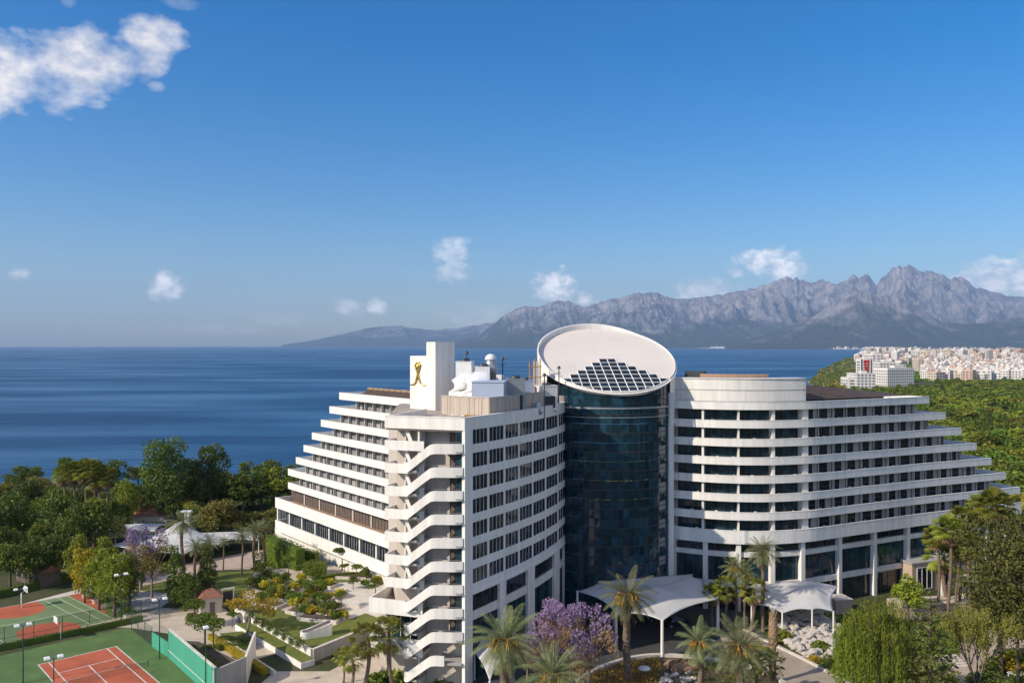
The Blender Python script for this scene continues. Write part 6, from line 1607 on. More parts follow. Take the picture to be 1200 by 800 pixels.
for i in range(34):
    px = -25 + 375 * (i + .3 * math.sin(i * 5)) / 34; d = 252 + 22 * math.sin(i * 2.3); x = (px - 600) / F * d; k = ('round_dark', 'round_mid', 'olive', 'tall_mid', 'round_dark')[i % 5]
    plant(k, x, d, 8.5 + 2.5 * math.sin(i * 3.7), {'round_dark': 'dark', 'round_mid': 'mid green', 'olive': 'olive', 'tall_mid': 'tall green'}[k] + ' tree in the belt along the cliff edge', 'tree', {'round_dark': 'dark', 'round_mid': 'mid green', 'olive': 'olive', 'tall_mid': 'tall green'}[k] + ' trees along the cliff edge', wide=1.35)
for x, b, t, k, lab in ((76, 650, 572, 'round_dark', 'dark tree hiding the trunks of the fan palms on the left'), (104, 652, 574, 'round_mid', 'green tree hiding the trunks of the fan palms on the right'), (92, 655, 584, 'round_dark', 'lower dark tree before the fan palm trunks'), (124, 648, 590, 'olive', 'yellowish tree right of the fan palm trunks')):
    T(k, x, b, t, lab, wide=1.1)
# undergrowth so that no bare soil shows between the crowns
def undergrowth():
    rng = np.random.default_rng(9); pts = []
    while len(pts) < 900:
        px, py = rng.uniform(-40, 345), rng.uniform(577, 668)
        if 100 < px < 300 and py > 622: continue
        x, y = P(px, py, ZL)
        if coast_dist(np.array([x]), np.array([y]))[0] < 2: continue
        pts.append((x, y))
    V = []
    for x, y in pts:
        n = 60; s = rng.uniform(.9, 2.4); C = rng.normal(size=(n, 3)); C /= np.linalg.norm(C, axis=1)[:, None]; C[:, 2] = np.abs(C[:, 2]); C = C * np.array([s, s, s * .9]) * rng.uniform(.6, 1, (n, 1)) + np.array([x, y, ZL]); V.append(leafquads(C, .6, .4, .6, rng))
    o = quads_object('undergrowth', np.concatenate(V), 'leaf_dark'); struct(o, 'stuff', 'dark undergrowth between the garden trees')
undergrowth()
# ------------------------------------------------------------------ forecourt: drive, canopies, island bed, rock garden
sheet('forecourt', [P(545, 806, ZR), P(560, 740, ZR), (8, 140), (26, 148), P(870, 716, ZR), P(905, 755, ZR), P(880, 812, ZR), P(700, 840, ZR)], ZR + .05, 'asphalt', label='dark forecourt asphalt under the white canopy')
sheet('drive', [P(842, 742, ZR), P(872, 738, ZR), P(905, 752, ZR), P(1012, 806, ZR), P(1030, 870, ZR), P(900, 860, ZR), P(925, 806, ZR), P(890, 778, ZR), P(852, 766, ZR)][::-1], ZR + .056, 'drive_paving', label='sunlit beige paved drive curving to the right')
def kerb(label, pts, h=.16, w=.32, m='light_stone'):
    o = MB(); o.band(catmull(pts, 1.0), ZR, ZR + h, -w / 2, w / 2); ob = o.build('kerb', m); struct(ob, label=label); return ob
kerb('pale kerb along the right of the drive', [P(872, 738, ZR), P(905, 755, ZR), P(950, 777, ZR), P(1014, 812, ZR)], .3, .5)
kerb('pale kerb round the island bed', [P(676, 800, ZR), P(700, 786, ZR), P(730, 775, ZR), P(765, 769.5, ZR), P(805, 771, ZR), P(850, 777, ZR), P(890, 787, ZR), P(935, 812, ZR)], .5, .6)
isl = [P(672, 806, ZR), P(700, 788, ZR), P(730, 777, ZR), P(765, 771.5, ZR), P(805, 773, ZR), P(850, 779, ZR), P(888, 789, ZR), P(930, 814, ZR), P(900, 900, ZR), P(640, 900, ZR)]
sheet('island_bed', isl, ZR + .3, 'soil', label='earth of the island bed in front of the canopy')
def inside(p, poly):
    c = False; n = len(poly)
    for i in range(n):
        a, b = poly[i], poly[(i + 1) % n]
        if (a[1] > p[1]) != (b[1] > p[1]) and p[0] < (b[0] - a[0]) * (p[1] - a[1]) / (b[1] - a[1]) + a[0]: c = not c
    return c
def ground_cover(name, label, poly, z, n, leafm, size, h, seed):
    rng = np.random.default_rng(seed); xs = [p[0] for p in poly]; ys = [p[1] for p in poly]; C = []
    while len(C) < n:
        p = (rng.uniform(min(xs), max(xs)), rng.uniform(min(ys), max(ys)))
        if inside(p, poly):
            q = .5 + .5 * math.sin(p[0] * 1.7 + 2 * math.sin(p[1])) * math.sin(p[1] * 1.4)
            if rng.uniform() < .25 + .75 * q: C.append((p[0], p[1], z + rng.uniform(0, h) * (.4 + .6 * q)))
    o = quads_object(name, leafquads(np.array(C), size, .45, .6, rng), leafm); struct(o, 'stuff', label); return o
ground_cover('ground_cover', 'yellow-green flowering ground cover of the island bed, left part', [P(674, 806, ZR), P(700, 790, ZR), P(730, 779, ZR), P(772, 774, ZR), P(778, 800, ZR), P(760, 840, ZR), P(660, 860, ZR)], ZR + .3, 5200, 'leaf_flower', .26, .8, 1)
ground_cover('ground_cover', 'green ground cover of the island bed, right part', [P(820, 780, ZR), P(850, 782, ZR), P(888, 792, ZR), P(925, 814, ZR), P(900, 880, ZR), P(800, 870, ZR), P(800, 800, ZR)], ZR + .3, 4200, 'leaf_mid', .28, .9, 2)
def boulder(mb, c, s, g):
    vs = []; n, k = 7, 4
    for i in range(k + 1):
        el = -.5 + (math.pi / 2 + .5) * i / k
        for j in range(n):
            a = 6.283 * j / n; r = s * g.uniform(.78, 1.12); vs.append((c[0] + math.cos(a) * math.cos(el) * r, c[1] + math.sin(a) * math.cos(el) * r * .85, c[2] + math.sin(el) * r * .7))
    mb.add(vs, [(i * n + j, i * n + (j + 1) % n, (i + 1) * n + (j + 1) % n, (i + 1) * n + j) for i in range(k) for j in range(n)])
g_ = random.Random(5)
for i in range(9):                                                   # low reddish rock face of the island
    p = P(g_.uniform(775, 818), g_.uniform(776, 786), ZR + .3); mb = MB(); boulder(mb, (0, 0, .25), g_.uniform(.7, 1.3), g_); o = mb.build('red_boulder', 'rock_red', None, (p[0], p[1], ZR + .3)); tag(o, 'reddish boulder in the rocky middle of the island bed', 'boulder', 'reddish boulders of the island bed')
for i in range(34):
    p = P(g_.uniform(775, 818), g_.uniform(788, 806), ZR + .3); mb = MB(); boulder(mb, (0, 0, .15), g_.uniform(.25, .55), g_); o = mb.build('white_stone', 'rock_white', None, (p[0], p[1], ZR + .3)); tag(o, 'small white stone in the front of the island bed', 'stone', 'white stones of the island bed')
rk = [P(902, 745, ZR), P(915, 728, ZR), P(940, 720, ZR), P(975, 722, ZR), P(988, 745, ZR), P(978, 772, ZR), P(945, 770, ZR)]
sheet('rock_garden', rk, ZR + .07, 'light_stone', label='pale gravel of the rock garden')
cnt = 0
while cnt < 190:
    q = (g_.uniform(895, 992), g_.uniform(720, 775)); p = P(q[0], q[1], ZR)
    if not inside(p, rk): continue
    k = sstep(735, 722, q[1]); mb = MB(); s = g_.uniform(.35, .85); boulder(mb, (0, 0, .2), s, g_); o = mb.build('white_boulder', 'rock_white', None, (p[0], p[1], ZR + .05 + k * .9 + g_.uniform(0, .5))); tag(o, 'white boulder heaped in the rock garden by the drive', 'boulder', 'white boulders of the rock garden'); cnt += 1
for x, y, h, k, lab in ((915, 752, 2.4, 'bright_bush', 'bright green bush at the corner of the rock garden'), (962, 762, 1.8, 'bush', 'dark bush growing among the white boulders'), (975, 728, 1.8, 'bright_bush', 'small bush at the back of the rock garden'), (990, 770, 2.2, 'bush', 'bush between rock garden and weeping tree'), (955, 775, 1.2, 'flower', 'low flowering shrub at the drive kerb'), (985, 790, 1.6, 'bush', 'shrub behind the right drive kerb')):
    p = P(x, y, ZR); plant(k, p[0], p[1], h, lab, 'shrub', z=ZR, wide=1.4)
ground_cover('ground_cover', 'mixed low planting right of the drive', [P(948, 774, ZR), P(985, 768, ZR), P(1060, 760, ZR), P(1090, 830, ZR), P(1020, 830, ZR)], ZR, 6500, 'leaf_mid', .32, 1.0, 3)
sheet('plaza', [(-60, 20), (110, 20), (110, 88), (10, 92), (-28, 92), (-60, 80)], -4.6, 'stone_paving', label='added unseen beige paving in front of the hotel that bounces light')  # out of view, added to bounce warm sunlight onto the near wing's shaded face
# canopies
pp = P(776, 770, ZR); pl_ = P(722, 762, ZR); pr = P(841, 739, ZR); zf = 3.0
tent('great white entrance canopy with two peaks in front of the glass tower', (22, 130), [(pl_[0], pl_[1], zf), (pp[0], pp[1], zf), (pr[0], pr[1] - 1, 3.0), (at(822, 138)[0], 138, 4.0), (at(812, 141)[0], 141, 4.2), (at(700, 137.5)[0], 136.6, 4.2), (at(676, 133)[0], 132, 3.9)],
     [(at(768, 131)[0], 131, 5.0, 9.5), (at(700, 130.5)[0], 130.5, 4.9, 7.5), (at(815, 136)[0], 136, 4.3, 5.5)], ZR, 'membrane', [(pp[0], pp[1], ZR, zf + .1, .22), (pl_[0], pl_[1], ZR, zf + .1, .2), (pr[0], pr[1], ZR, 3.1, .25), (at(676, 133)[0], 132, ZR, 4.0, .18)])
tent('smaller billowing white canopy in front of the curved wing', (44, 134), [(at(880, 131.5)[0], 131.5, 1.9), (at(917, 129.5)[0], 129.5, 1.2), (at(952, 130.5)[0], 130.5, 1.4), (at(977, 131)[0], 131, .9), (at(982, 138)[0], 138, 3.0), (at(945, 139)[0], 139, 3.6), (at(880, 138)[0], 138, 3.0)],
     [(at(947, 135)[0], 135, 3.5, 9.0), (at(905, 134)[0], 134.5, 3.0, 5.5)], ZR, 'membrane', [(at(881, 131.5)[0], 131.6, ZR, 2.0, .13), (at(917, 129.5)[0], 129.6, ZR, 1.3, .13), (at(952, 130.5)[0], 130.6, ZR, 1.5, .13), (at(977, 131)[0], 131.1, ZR, 1.0, .13)])
q = [P(558, 752, 2.5), P(588, 752, 2.5)]
tent('shaded small canopy at the foot of the near wing corner', (at(574, 112)[0], 112), [(at(556, 112.5)[0], 112.5, 1.3), (at(574, 106)[0], 106, .0), (at(587, 110)[0], 110, .9), (at(592, 117)[0], 117, 2.6), (at(566, 117)[0], 117, 3.0)], [(at(575, 112)[0], 112, 2.5, 3)], ZR, 'membrane', [(at(574, 106)[0], 106.1, -4, .1, .14), (at(556, 112.5)[0], 112.5, -4, 1.4, .12), (at(591.5, 117)[0], 117, ZR, 2.6, .12)])
# low walls between drive and hotel
o = thing('planter_wall', 'long beige planter wall under the smaller canopy', 'planter', (0, 0, 0)); mb = MB(); mb.band([P(908, 726, ZR), P(950, 720, ZR), P(982, 716, ZR)], ZR, ZR + 1.3, -.3, 0.1); mb.build('wall', 'pink_wall', o); mb = MB(); mb.band([P(908, 726, ZR), P(950, 720, ZR), P(982, 716, ZR)], ZR + 1.3, ZR + 1.42, -.4, .2); mb.build('coping', 'light_stone', o)
o = thing('planter_box', 'square pinkish planter box right of the smaller canopy', 'planter', (*P(983, 716, ZR), ZR), .2); mb = MB(); mb.box((0, 0, 0), (3.2, 3, 2.4)); mb.build('box', 'pink_wall', o); mb = MB(); mb.box((0, 0, 2.4), (3.4, 3.2, .15)); mb.build('coping', 'light_stone', o)
o = thing('lamp_mushroom', 'white mushroom-shaped garden lamp in the island bed', 'garden lamp', (*P(755, 796, ZR), ZR)); mb = MB(); mb.lathe((0, 0, 0), [(.35, 0), (.25, .4), (.22, 1.5)], 12); mb.build('stem', 'rock_red', o); mb = MB(); mb.lathe((0, 0, 1.5), [(.05, 0), (.8, .0), (.85, .12), (.6, .3), (.1, .36)], 18); mb.build('cap', 'lamp_white', o)
# car waiting under the canopy
def car(label, loc, rz):
    o = thing('parked_car', label, 'car', loc, rz); mb = MB()
    prof = [(-2.2, .35), (-2.25, .75), (-2.0, .95), (-1.5, 1.0), (-.9, 1.43), (.6, 1.45), (1.35, 1.0), (2.1, .85), (2.25, .6), (2.2, .35)]; n = len(prof)
    vs = [(x, s * (.88 if z < 1.1 else .68), z) for s in (-1, 1) for x, z in prof]
    mb.add(vs, [tuple(range(n)), tuple(range(2 * n - 1, n - 1, -1))] + [(i, n + i, n + (i + 1) % n, (i + 1) % n) for i in range(n)]); mb.build('body', 'car_paint', o)
    mb = MB()
    for s in (-1, 1): mb.add([(-1.3, s * .86, 1.02), (1.1, s * .86, 1.02), (.5, s * .72, 1.38), (-.8, s * .72, 1.38)], [(0, 1, 2, 3) if s < 0 else (3, 2, 1, 0)])
    mb.add([(.66, -.62, 1.43), (.66, .62, 1.43), (1.33, .74, 1.04), (1.33, -.74, 1.04)], [(3, 2, 1, 0)]); mb.build('side_glass', 'glass_dark', o)
    for x in (-1.4, 1.4):
        for s in (-.82, .82):
            mb = MB(); mb.tube([(x, s - .1, .33), (x, s + .1, .33)], .33, 14); wv = mb.build('wheel', 'tyre', o); mb = MB(); mb.tube([(x, s - .115, .33), (x, s + .115, .33)], .2, 10); mb.build('rim', 'grey_metal', wv)
    for s in (-.6, .6):
        mb = MB(); mb.box((2.2, s, .62), (.1, .35, .14)); mb.build('headlight', 'lamp_white', o)
    return o
car('dark car standing in the shade under the entrance canopy', (*P(792, 733, ZR), ZR + .06), R(20))
car('second dark car under the canopy nearer the glass tower', (*P(752, 728, ZR), ZR + .06), R(14))
# pink annex on the right with its gable porch
o = thing('annex_building', 'pinkish low annex with tall brown windows behind the fan palms', 'building', (0, 0, 0)); A, B = at(1069, 151.8), at(1152, 158.5); ax = [A, B]
mb = MB(); mb.prism([A, B, (B[0] - 2, B[1] + 8), (A[0] - 2, A[1] + 8)], -4, 2.9); mb.build('wall', 'pink_wall', o); mb = MB(); mb.prism([(A[0] - .2, A[1] - .3), (B[0] + .2, B[1] - .3), (B[0] - 1.8, B[1] + 8), (A[0] - 2.2, A[1] + 8)], 2.905, 3.2); mb.build('roof', 'concrete', o)
for t0, t1 in ((.06, .27), (.36, .5), (.8, .95)): window_pane(o, ax, plen(ax) * t0, plen(ax) * t1, -2.0, 2.2, .05, 'glass_dark', 'window', mull=3, frame='window_frame', fw=.16)
mb = MB(); gx, gy = at(1118, 149.5); mb.prism([(gx - 2.2, gy), (gx + 2.2, gy), (gx + 2.2, gy + 4), (gx - 2.2, gy + 4)], 1.8, 2.0); mb.add([(gx - 2.5, gy - .2, 2.0), (gx + 2.5, gy - .2, 2.0), (gx, gy - .2, 3.5), (gx - 2.5, gy + 4, 2.0), (gx + 2.5, gy + 4, 2.0), (gx, gy + 4, 3.5)], [(0, 1, 2), (0, 2, 5, 3), (1, 4, 5, 2)]); mb.build('porch_roof', 'leaf_hedge', o)
for s in (-2, 2):
    mb = MB(); mb.box((gx + s, gy + .2, -2.5), (.5, .5, 4.3)); mb.build('porch_column', 'white_paint', o)
o = thing('terrace_wall', 'beige sunlit terrace wall below the pinkish annex', 'wall', (0, 0, 0)); mb = MB(); mb.band([at(1056, 137), at(1140, 139)], -4, -.2, -4, 0); mb.build('wall', 'pink_wall', o); mb = MB(); mb.band([at(1056, 137), at(1140, 139)], -.2, .0, -4, .15); mb.build('coping', 'stone_paving', o)
sheet('path', [P(1100, 800, ZR), P(1130, 745, ZR), P(1160, 735, ZR), P(1215, 730, ZR), P(1215, 758, ZR), P(1165, 760, ZR), P(1150, 815, ZR)], ZR + .04, 'pink_paving', label='pinkish path among the trees on the right')
o = thing('garden_steps', 'pale steps between the fir and the sparse tree', 'steps', (*P(1118, 782, ZR), ZR), R(15)); mb = MB()
for i in range(5): mb.box((0, i * .55, 0), (5, .55, .17 * (i + 1)))
mb.build('tread', 'light_stone', o)
o = thing('sun_lounger_stack', 'white slatted bench at the lower right corner', 'bench', (*P(1192, 792, ZR), ZR), R(30)); mb = MB()
for i in range(6): mb.box((0, -.75 + i * .3, .45), (2.2, .2, .06))
mb.build('slat_seat', 'lamp_white', o)
for sx in (-.9, .9):
    for sy in (-.7, .7):
        mb = MB(); mb.box((sx, sy, 0), (.1, .1, .45)); mb.build('leg', 'lamp_white', o)

# ---- palms and trees on the right ---------------------------------------------------------------------
def TR(key, px, by, ty, label, wide=1.0, cat='tree', group=None, rot=None): return tree_px(key, px, by, ty, label, z=ZR, wide=wide, cat=cat, group=group, rot=rot)
TR('date_b', 735, 800, 697, 'date palm with a swept crown in front of the great canopy', cat='palm', wide=1.05)
TR('date_a', 592, 868, 750, 'date palm with a big orange fruit bunch by the lilac trees', cat='palm', wide=1.15)
TR('date_a', 648, 900, 790, 'low date palm crown cut by the bottom edge', cat='palm', wide=1.1)
TR('date_b', 820, 842, 752, 'upswept date palm on the island bed', cat='palm', wide=.95)
TR('date_a', 868, 858, 757, 'broad date palm with orange fruit on the right of the island bed', cat='palm', wide=1.15)
TR('date_tall_b', 862, 735, 664, 'tall date palm with two stems in front of the curved wing', cat='palm', wide=1.1)
TR('date_tall', 894, 739, 645, 'tallest date palm standing at the left of the smaller canopy', cat='palm', wide=1.05)
TR('date_tall_b', 873, 738, 672, 'date palm close behind the tall pair', cat='palm', wide=.9)
TR('fan_small', 850, 738, 690, 'short fan palm at the foot of the tall date palms', cat='palm'); TR('fan_small', 836, 738, 697, 'short fan palm by the canopy tip', cat='palm'); TR('fan_small', 882, 742, 692, 'short fan palm right of the tall pair', cat='palm')
TR('fan_small', 888, 822, 772, 'small fan palm in the island bed beside the broad date palm', cat='palm'); TR('fan_small', 902, 832, 778, 'second small fan palm at the right end of the island bed', cat='palm')
# the cut-back palm trunk without a crown
o = thing('palm_stump', 'crownless palm trunk with pale boots beside the drive', 'palm', (*P(906, 800, ZR), ZR)); h = zat(716, P(906, 800, ZR)[1]) - ZR; mb = MB(); mb.tube([(0, 0, -.5), (0, 0, h * .55)], [.42, .36], 9); mb.build('trunk', 'palm_bark', o); mb = MB()
mb.tube([(0, 0, h * .5), (0, 0, h * .62), (0, 0, h * .85), (0, 0, h)], [.4, .62, .58, .3], 10)
for i in range(90):
    a = i * 2.4; z = h * (.52 + .46 * i / 90); r = .6 - .15 * (i / 90); mb.tube([(math.cos(a) * r * .8, math.sin(a) * r * .8, z - .1), (math.cos(a) * (r + .1), math.sin(a) * (r + .1), z + .35)], [.1, .04], 4, smooth=False)
mb.build('leaf_boots', 'palm_boots', o)
TR('jacaranda_a', 645, 815, 700, 'lilac flowering tree in front of the near wing', wide=.82)
TR('jacaranda_b', 690, 822, 699, 'lilac flowering tree left of the great canopy', wide=.78)
TR('jacaranda_a', 668, 800, 706, 'lilac flowering tree between the other two', wide=.7, rot=2.0)
TR('jacaranda_b', 618, 800, 735, 'small lilac flowering tree beside the orange-fruited palm', wide=.8, rot=1.0)
for i, (x, b, t, k) in enumerate(((1099, 722, 627, 'fan_a'), (1112, 726, 617, 'fan_b'), (1127, 720, 607, 'fan_a'), (1137, 728, 636, 'fan_b'), (1150, 715, 594, 'fan_a'), (1163, 722, 590, 'fan_b'), (1108, 715, 650, 'fan_small'), (1174, 715, 606, 'fan_a'), (1122, 722, 640, 'fan_b'))):
    TR(k, x, b, t + 3, 'fan palm in the tall group before the stepped right end', cat='palm', group='tall fan palms before the stepped right end', wide=1.1)
TR('willow_a', 1030, 838, 684, 'weeping golden-green tree right of the rock garden', wide=.62)
TR('willow_b', 1000, 825, 706, 'smaller weeping tree at the left of the golden-green one', wide=.55)
TR('fir_a', 1090, 850, 690, 'dark layered fir in front of the pinkish annex', wide=1.15)
TR('sparse', 1146, 838, 684, 'sparse upright tree with visible pale limbs', wide=.7)
TR('pine_big', 1172, 790, 612, 'big dense dark pine right of the fan palms', wide=.9)
TR('pine_big', 1212, 800, 605, 'dense dark pine cut by the right picture edge', wide=.9, rot=2)
TR('umbrella', 1193, 800, 724, 'flat-topped small pine at the right edge over the path', wide=1.1)
TR('cypress', 1160, 838, 772, 'bright clipped cone tree at the lower right', wide=2.2)
TR('round_bright', 1064, 728, 668, 'round green tree in front of the pinkish annex corner', wide=1.0)
for x, y, h, k, lab in ((1180, 785, 2.6, 'lime', 'yellow-green bush by the lower right path'), (1192, 778, 2.4, 'bright_bush', 'bright bush at the right edge below the flat pine'), (1078, 806, 3.4, 'flower', 'reddish-brown shrub at the foot of the fir'), (1110, 806, 2.2, 'lime', 'pale bush at the foot of the sparse tree'), (1148, 806, 2.4, 'bright_bush', 'bright bush left of the clipped cone'), (1048, 735, 2.2, 'bush', 'bush between weeping tree and terrace wall'), (1100, 738, 2.2, 'bright_bush', 'bush against the sunlit terrace wall'), (1066, 800, 3.0, 'bush', 'dark bush between weeping tree and fir')):
    p = P(x, y, ZR); plant(k, p[0], p[1], h, lab, 'shrub', z=ZR, wide=1.4)
ground_cover('undergrowth', 'low planting under the trees at the lower right', [P(1040, 745, ZR), P(1130, 738, ZR), P(1128, 760, ZR), P(1095, 815, ZR), P(1160, 818, ZR), P(1210, 770, ZR), P(1230, 850, ZR), P(1050, 860, ZR)], ZR, 9000, 'leaf_mid', .4, 1.1, 6)
# ------------------------------------------------------------------ woods behind the hotel, far city, headland
tree_proto('wood_a', 'forest_tree', 'round', 81, 11, 'leaf_woods', 900, .95, gap=.5, asp=.7); tree_proto('wood_b', 'forest_tree', 'tall', 82, 13, 'leaf_woods', 900, .95, wide=1.15, gap=.5, asp=.7)
tree_proto('wood_c', 'forest_tree', 'wide', 83, 10, 'leaf_woods', 900, .9, wide=1.1, gap=.5, asp=.7); tree_proto('wood_lime', 'forest_tree', 'wide', 84, 10, 'leaf_bright', 1000, .85, wide=1.15, gap=.5, asp=.7); tree_proto('wood_pine', 'forest_tree', 'round', 85, 12, 'leaf_dark', 900, .9, gap=.5, asp=.7)
tree_proto('wood_rust', 'forest_tree', 'round', 86, 9, 'leaf_olive', 900, .8, gap=.5, asp=.7)
def woods():
    rng = np.random.default_rng(17); g = random.Random(17); pts = []
    for d0 in np.arange(178, 960, 1.0):
        w = d0 * (1270 - 1000) / F; n = rng.poisson(w * 1.0 / 80.0)
        for _ in range(n):
            px = rng.uniform(1000, 1270); x = (px - 600) / F * d0; pts.append((x, d0, px))
    for _ in range(170): pts.append((rng.uniform(-40, 125), rng.uniform(196, 285), 0))
    pts = [p for p in pts if coast_dist(np.array([p[0]]), np.array([p[1]]))[0] > 4 and not (p[1] < 205 and p[0] < 118) and not (820 < p[1] < 1010 and 985 < p[2] < 1095)]
    vis = sorted([p for p in pts if p[2] > 1060], key=lambda p: p[1]); near = vis[:290]; rest = [p for p in pts if p not in set(near)] + [(rng.uniform(92, 175), rng.uniform(96, 172), 0) for _ in range(70)]
    names = {'wood_a': ('mid green round tree of the woods on the right', 'mid green trees of the woods'), 'wood_b': ('tall green tree of the woods on the right', 'tall green trees of the woods'), 'wood_c': ('broad green tree of the woods on the right', 'broad green trees of the woods'), 'wood_lime': ('bright yellow-green tree of the woods on the right', 'bright yellow-green trees of the woods'), 'wood_pine': ('dark green tree of the woods on the right', 'dark trees of the woods'), 'wood_rust': ('rusty olive tree of the woods on the right', 'rusty olive trees of the woods'), 'cypress': ('dark pointed cypress standing in the woods on the right', 'cypresses in the woods')}
    for x, y, px in near:
        f = math.sin(x * .021 + 1) * math.sin(y * .013 + .5); k = g.choice(['wood_lime', 'wood_lime', 'wood_a', 'wood_b', 'wood_c']) if f > .15 else g.choice(['wood_a', 'wood_b', 'wood_pine', 'wood_c', 'wood_lime', 'wood_rust'])
        if g.random() < .04: k = 'cypress'
        plant(k, x, y, g.uniform(7, 13) * (1.2 if k == 'cypress' else 1), names[k][0], 'tree', names[k][1], wide=g.uniform(1.15, 1.7) * (.6 if k == 'cypress' else 1))
    # the rest as one mass
    V = []; MI = []; base = []
    for s in range(5):
        lob = [tuple(q * 1.0 for q in l) for l in tree_lobes(('round', 'wide', 'tall')[s % 3], 90 + s)]; C, N_ = lobe_points(lob, 240, np.random.default_rng(s), hollow=.6, gap=.6); base.append(leafquads(C, .15, .4, .75, np.random.default_rng(s), up=N_))
    for x, y, px in rest:
        h = g.uniform(7.5, 12) * (1 - .3 * sstep(500, 900, y)); a = g.uniform(0, 6.28); ca, sa = math.cos(a), math.sin(a); b = base[g.randrange(5)]; wd = g.uniform(1.15, 1.75); q = np.empty_like(b)
        q[..., 0] = (b[..., 0] * ca - b[..., 1] * sa) * h * wd + x; q[..., 1] = (b[..., 0] * sa + b[..., 1] * ca) * h * wd + y; q[..., 2] = b[..., 2] * h + gz(x, y); V.append(q); MI.append(np.full(len(q), g.choices([0, 1, 2, 3, 4], [.40, .10 + .2 * (math.sin(x * .021 + 1) * math.sin(y * .013 + .5) > .1), .16, .2, .08])[0]))
    o = quads_object('far_woods', np.concatenate(V), ['leaf_woods', 'leaf_bright', 'leaf_dark', 'leaf_mid', 'leaf_olive'], mi=np.concatenate(MI)); struct(o, 'stuff', 'woods stretching away to the city on the right')
    # scrub of the headland and green pockets of the city
    V = []; MI = []
    def clump(x, y, s, n):
        C = rng.normal(size=(n, 3)); C /= np.linalg.norm(C, axis=1)[:, None]; C[:, 2] = np.abs(C[:, 2]); C = C * np.array([s, s, s * .8]) * rng.uniform(.6, 1.05, (n, 1)) + np.array([x, y, gz(x, y)]); return leafquads(C, s * .5, .4, .75, rng)
    k = 0
    while k < 1100:
        px, py = rng.uniform(925, 1020), rng.uniform(416, 462); x, y = P(px, py, -2.0); c = coast_dist(np.array([x]), np.array([y]))[0]
        if c > 3 and not (px > 990 and py > 440 ): V.append(clump(x, y, rng.uniform(1.6, 4.2) * max(1, y / 1300), 34)); MI.append(np.full(34, int(rng.choice([0, 1, 2, 3], p=[.4, .35, .15, .1])))); k += 1
    o = quads_object('headland_scrub', np.concatenate(V), ['leaf_dark', 'leaf_pine', 'leaf_olive', 'twig'], mi=np.concatenate(MI)); struct(o, 'stuff', 'scrub covering the headland by the sea')
    V = []; k = 0
    while k < 1500:
        px, py = rng.uniform(1010, 1240), rng.uniform(414, 447); x, y = P(px, py, -2.5); f = math.sin(px * .07 + py * .5) * math.sin(py * .45 + 1)
        if coast_dist(np.array([x]), np.array([y]))[0] > 60 and (f > .1 or py > 438 or 424 < py < 429): V.append(clump(x, y, rng.uniform(4, 8) * y / 1800, 26)); k += 1
    o = quads_object('city_greenery', np.concatenate(V), 'leaf_woods'); struct(o, 'stuff', 'green pockets between the city blocks')
woods()
mat('city_white', (0.66, 0.63, 0.59), .7, .06, .05); mat('city_cream', (0.58, 0.49, 0.39), .7, .08, .05); mat('city_salmon', (0.52, 0.36, 0.28), .7, .08, .05); mat('city_grey', (0.40, 0.39, 0.38), .7, .08, .05); mat('city_roof', (0.38, 0.22, 0.16), .8, .2, .05); mat('city_window', (0.10, 0.11, 0.13), .3, .2, .05); mat('city_flat', (0.46, 0.43, 0.40), .8, .1, .05)
def block_mesh(mb, w, d, h, x=0, y=0, z=0, rz=0, tiled=False, fl=3.1, bay=3.6, deep=True):
    """Apartment block: body, rows of set windows on all faces, balcony slabs, roof."""
    ca, sa = math.cos(rz), math.sin(rz)
    def tr(p): return (x + p[0] * ca - p[1] * sa, y + p[0] * sa + p[1] * ca, z + p[2])
    mb.m = 0; q = [(-w / 2, -d / 2), (w / 2, -d / 2), (w / 2, d / 2), (-w / 2, d / 2)]
    mb.add([tr((*p, -3)) for p in q] + [tr((*p, h)) for p in q], [(0, 1, 5, 4), (1, 2, 6, 5), (2, 3, 7, 6), (3, 0, 4, 7)])
    mb.m = 2
    if tiled: mb.add([tr((p[0] * 1.06, p[1] * 1.06, h)) for p in q] + [tr((-w * .25, 0, h + 2.6)), tr((w * .25, 0, h + 2.6))], [(0, 1, 5, 4), (1, 2, 5), (2, 3, 4, 5), (3, 0, 4), (3, 2, 1, 0)])
    else:
        mb.add([tr((*p, h - .02)) for p in q], [(0, 1, 2, 3)]); mb.m = 0; mb.add([tr((p[0] * .3 + w * .1, p[1] * .3, h - .5)) for p in q] + [tr((p[0] * .3 + w * .1, p[1] * .3, h + 2.4)) for p in q], [(0, 1, 5, 4), (1, 2, 6, 5), (2, 3, 7, 6), (3, 0, 4, 7), (4, 5, 6, 7)])
    if not deep: return
    mb.m = 1
    for f in range(max(1, int(h / fl))):
        z0 = f * fl + .9; z1 = z0 + 1.5
        for (L_, face) in ((w, 0), (d, 1), (w, 2), (d, 3)):
            n = max(1, int(L_ / bay))
            for i in range(n):
                a0 = -L_ / 2 + L_ * (i + .22) / n; a1 = -L_ / 2 + L_ * (i + .78) / n
                c = [(a0, -d / 2 - .04), (a1, -d / 2 - .04)] if face == 0 else [(w / 2 + .04, a0), (w / 2 + .04, a1)] if face == 1 else [(a1, d / 2 + .04), (a0, d / 2 + .04)] if face == 2 else [(-w / 2 - .04, a1), (-w / 2 - .04, a0)]
                mb.add([tr((*c[0], z0)), tr((*c[1], z0)), tr((*c[1], z1)), tr((*c[0], z1))], [(0, 1, 2, 3)])
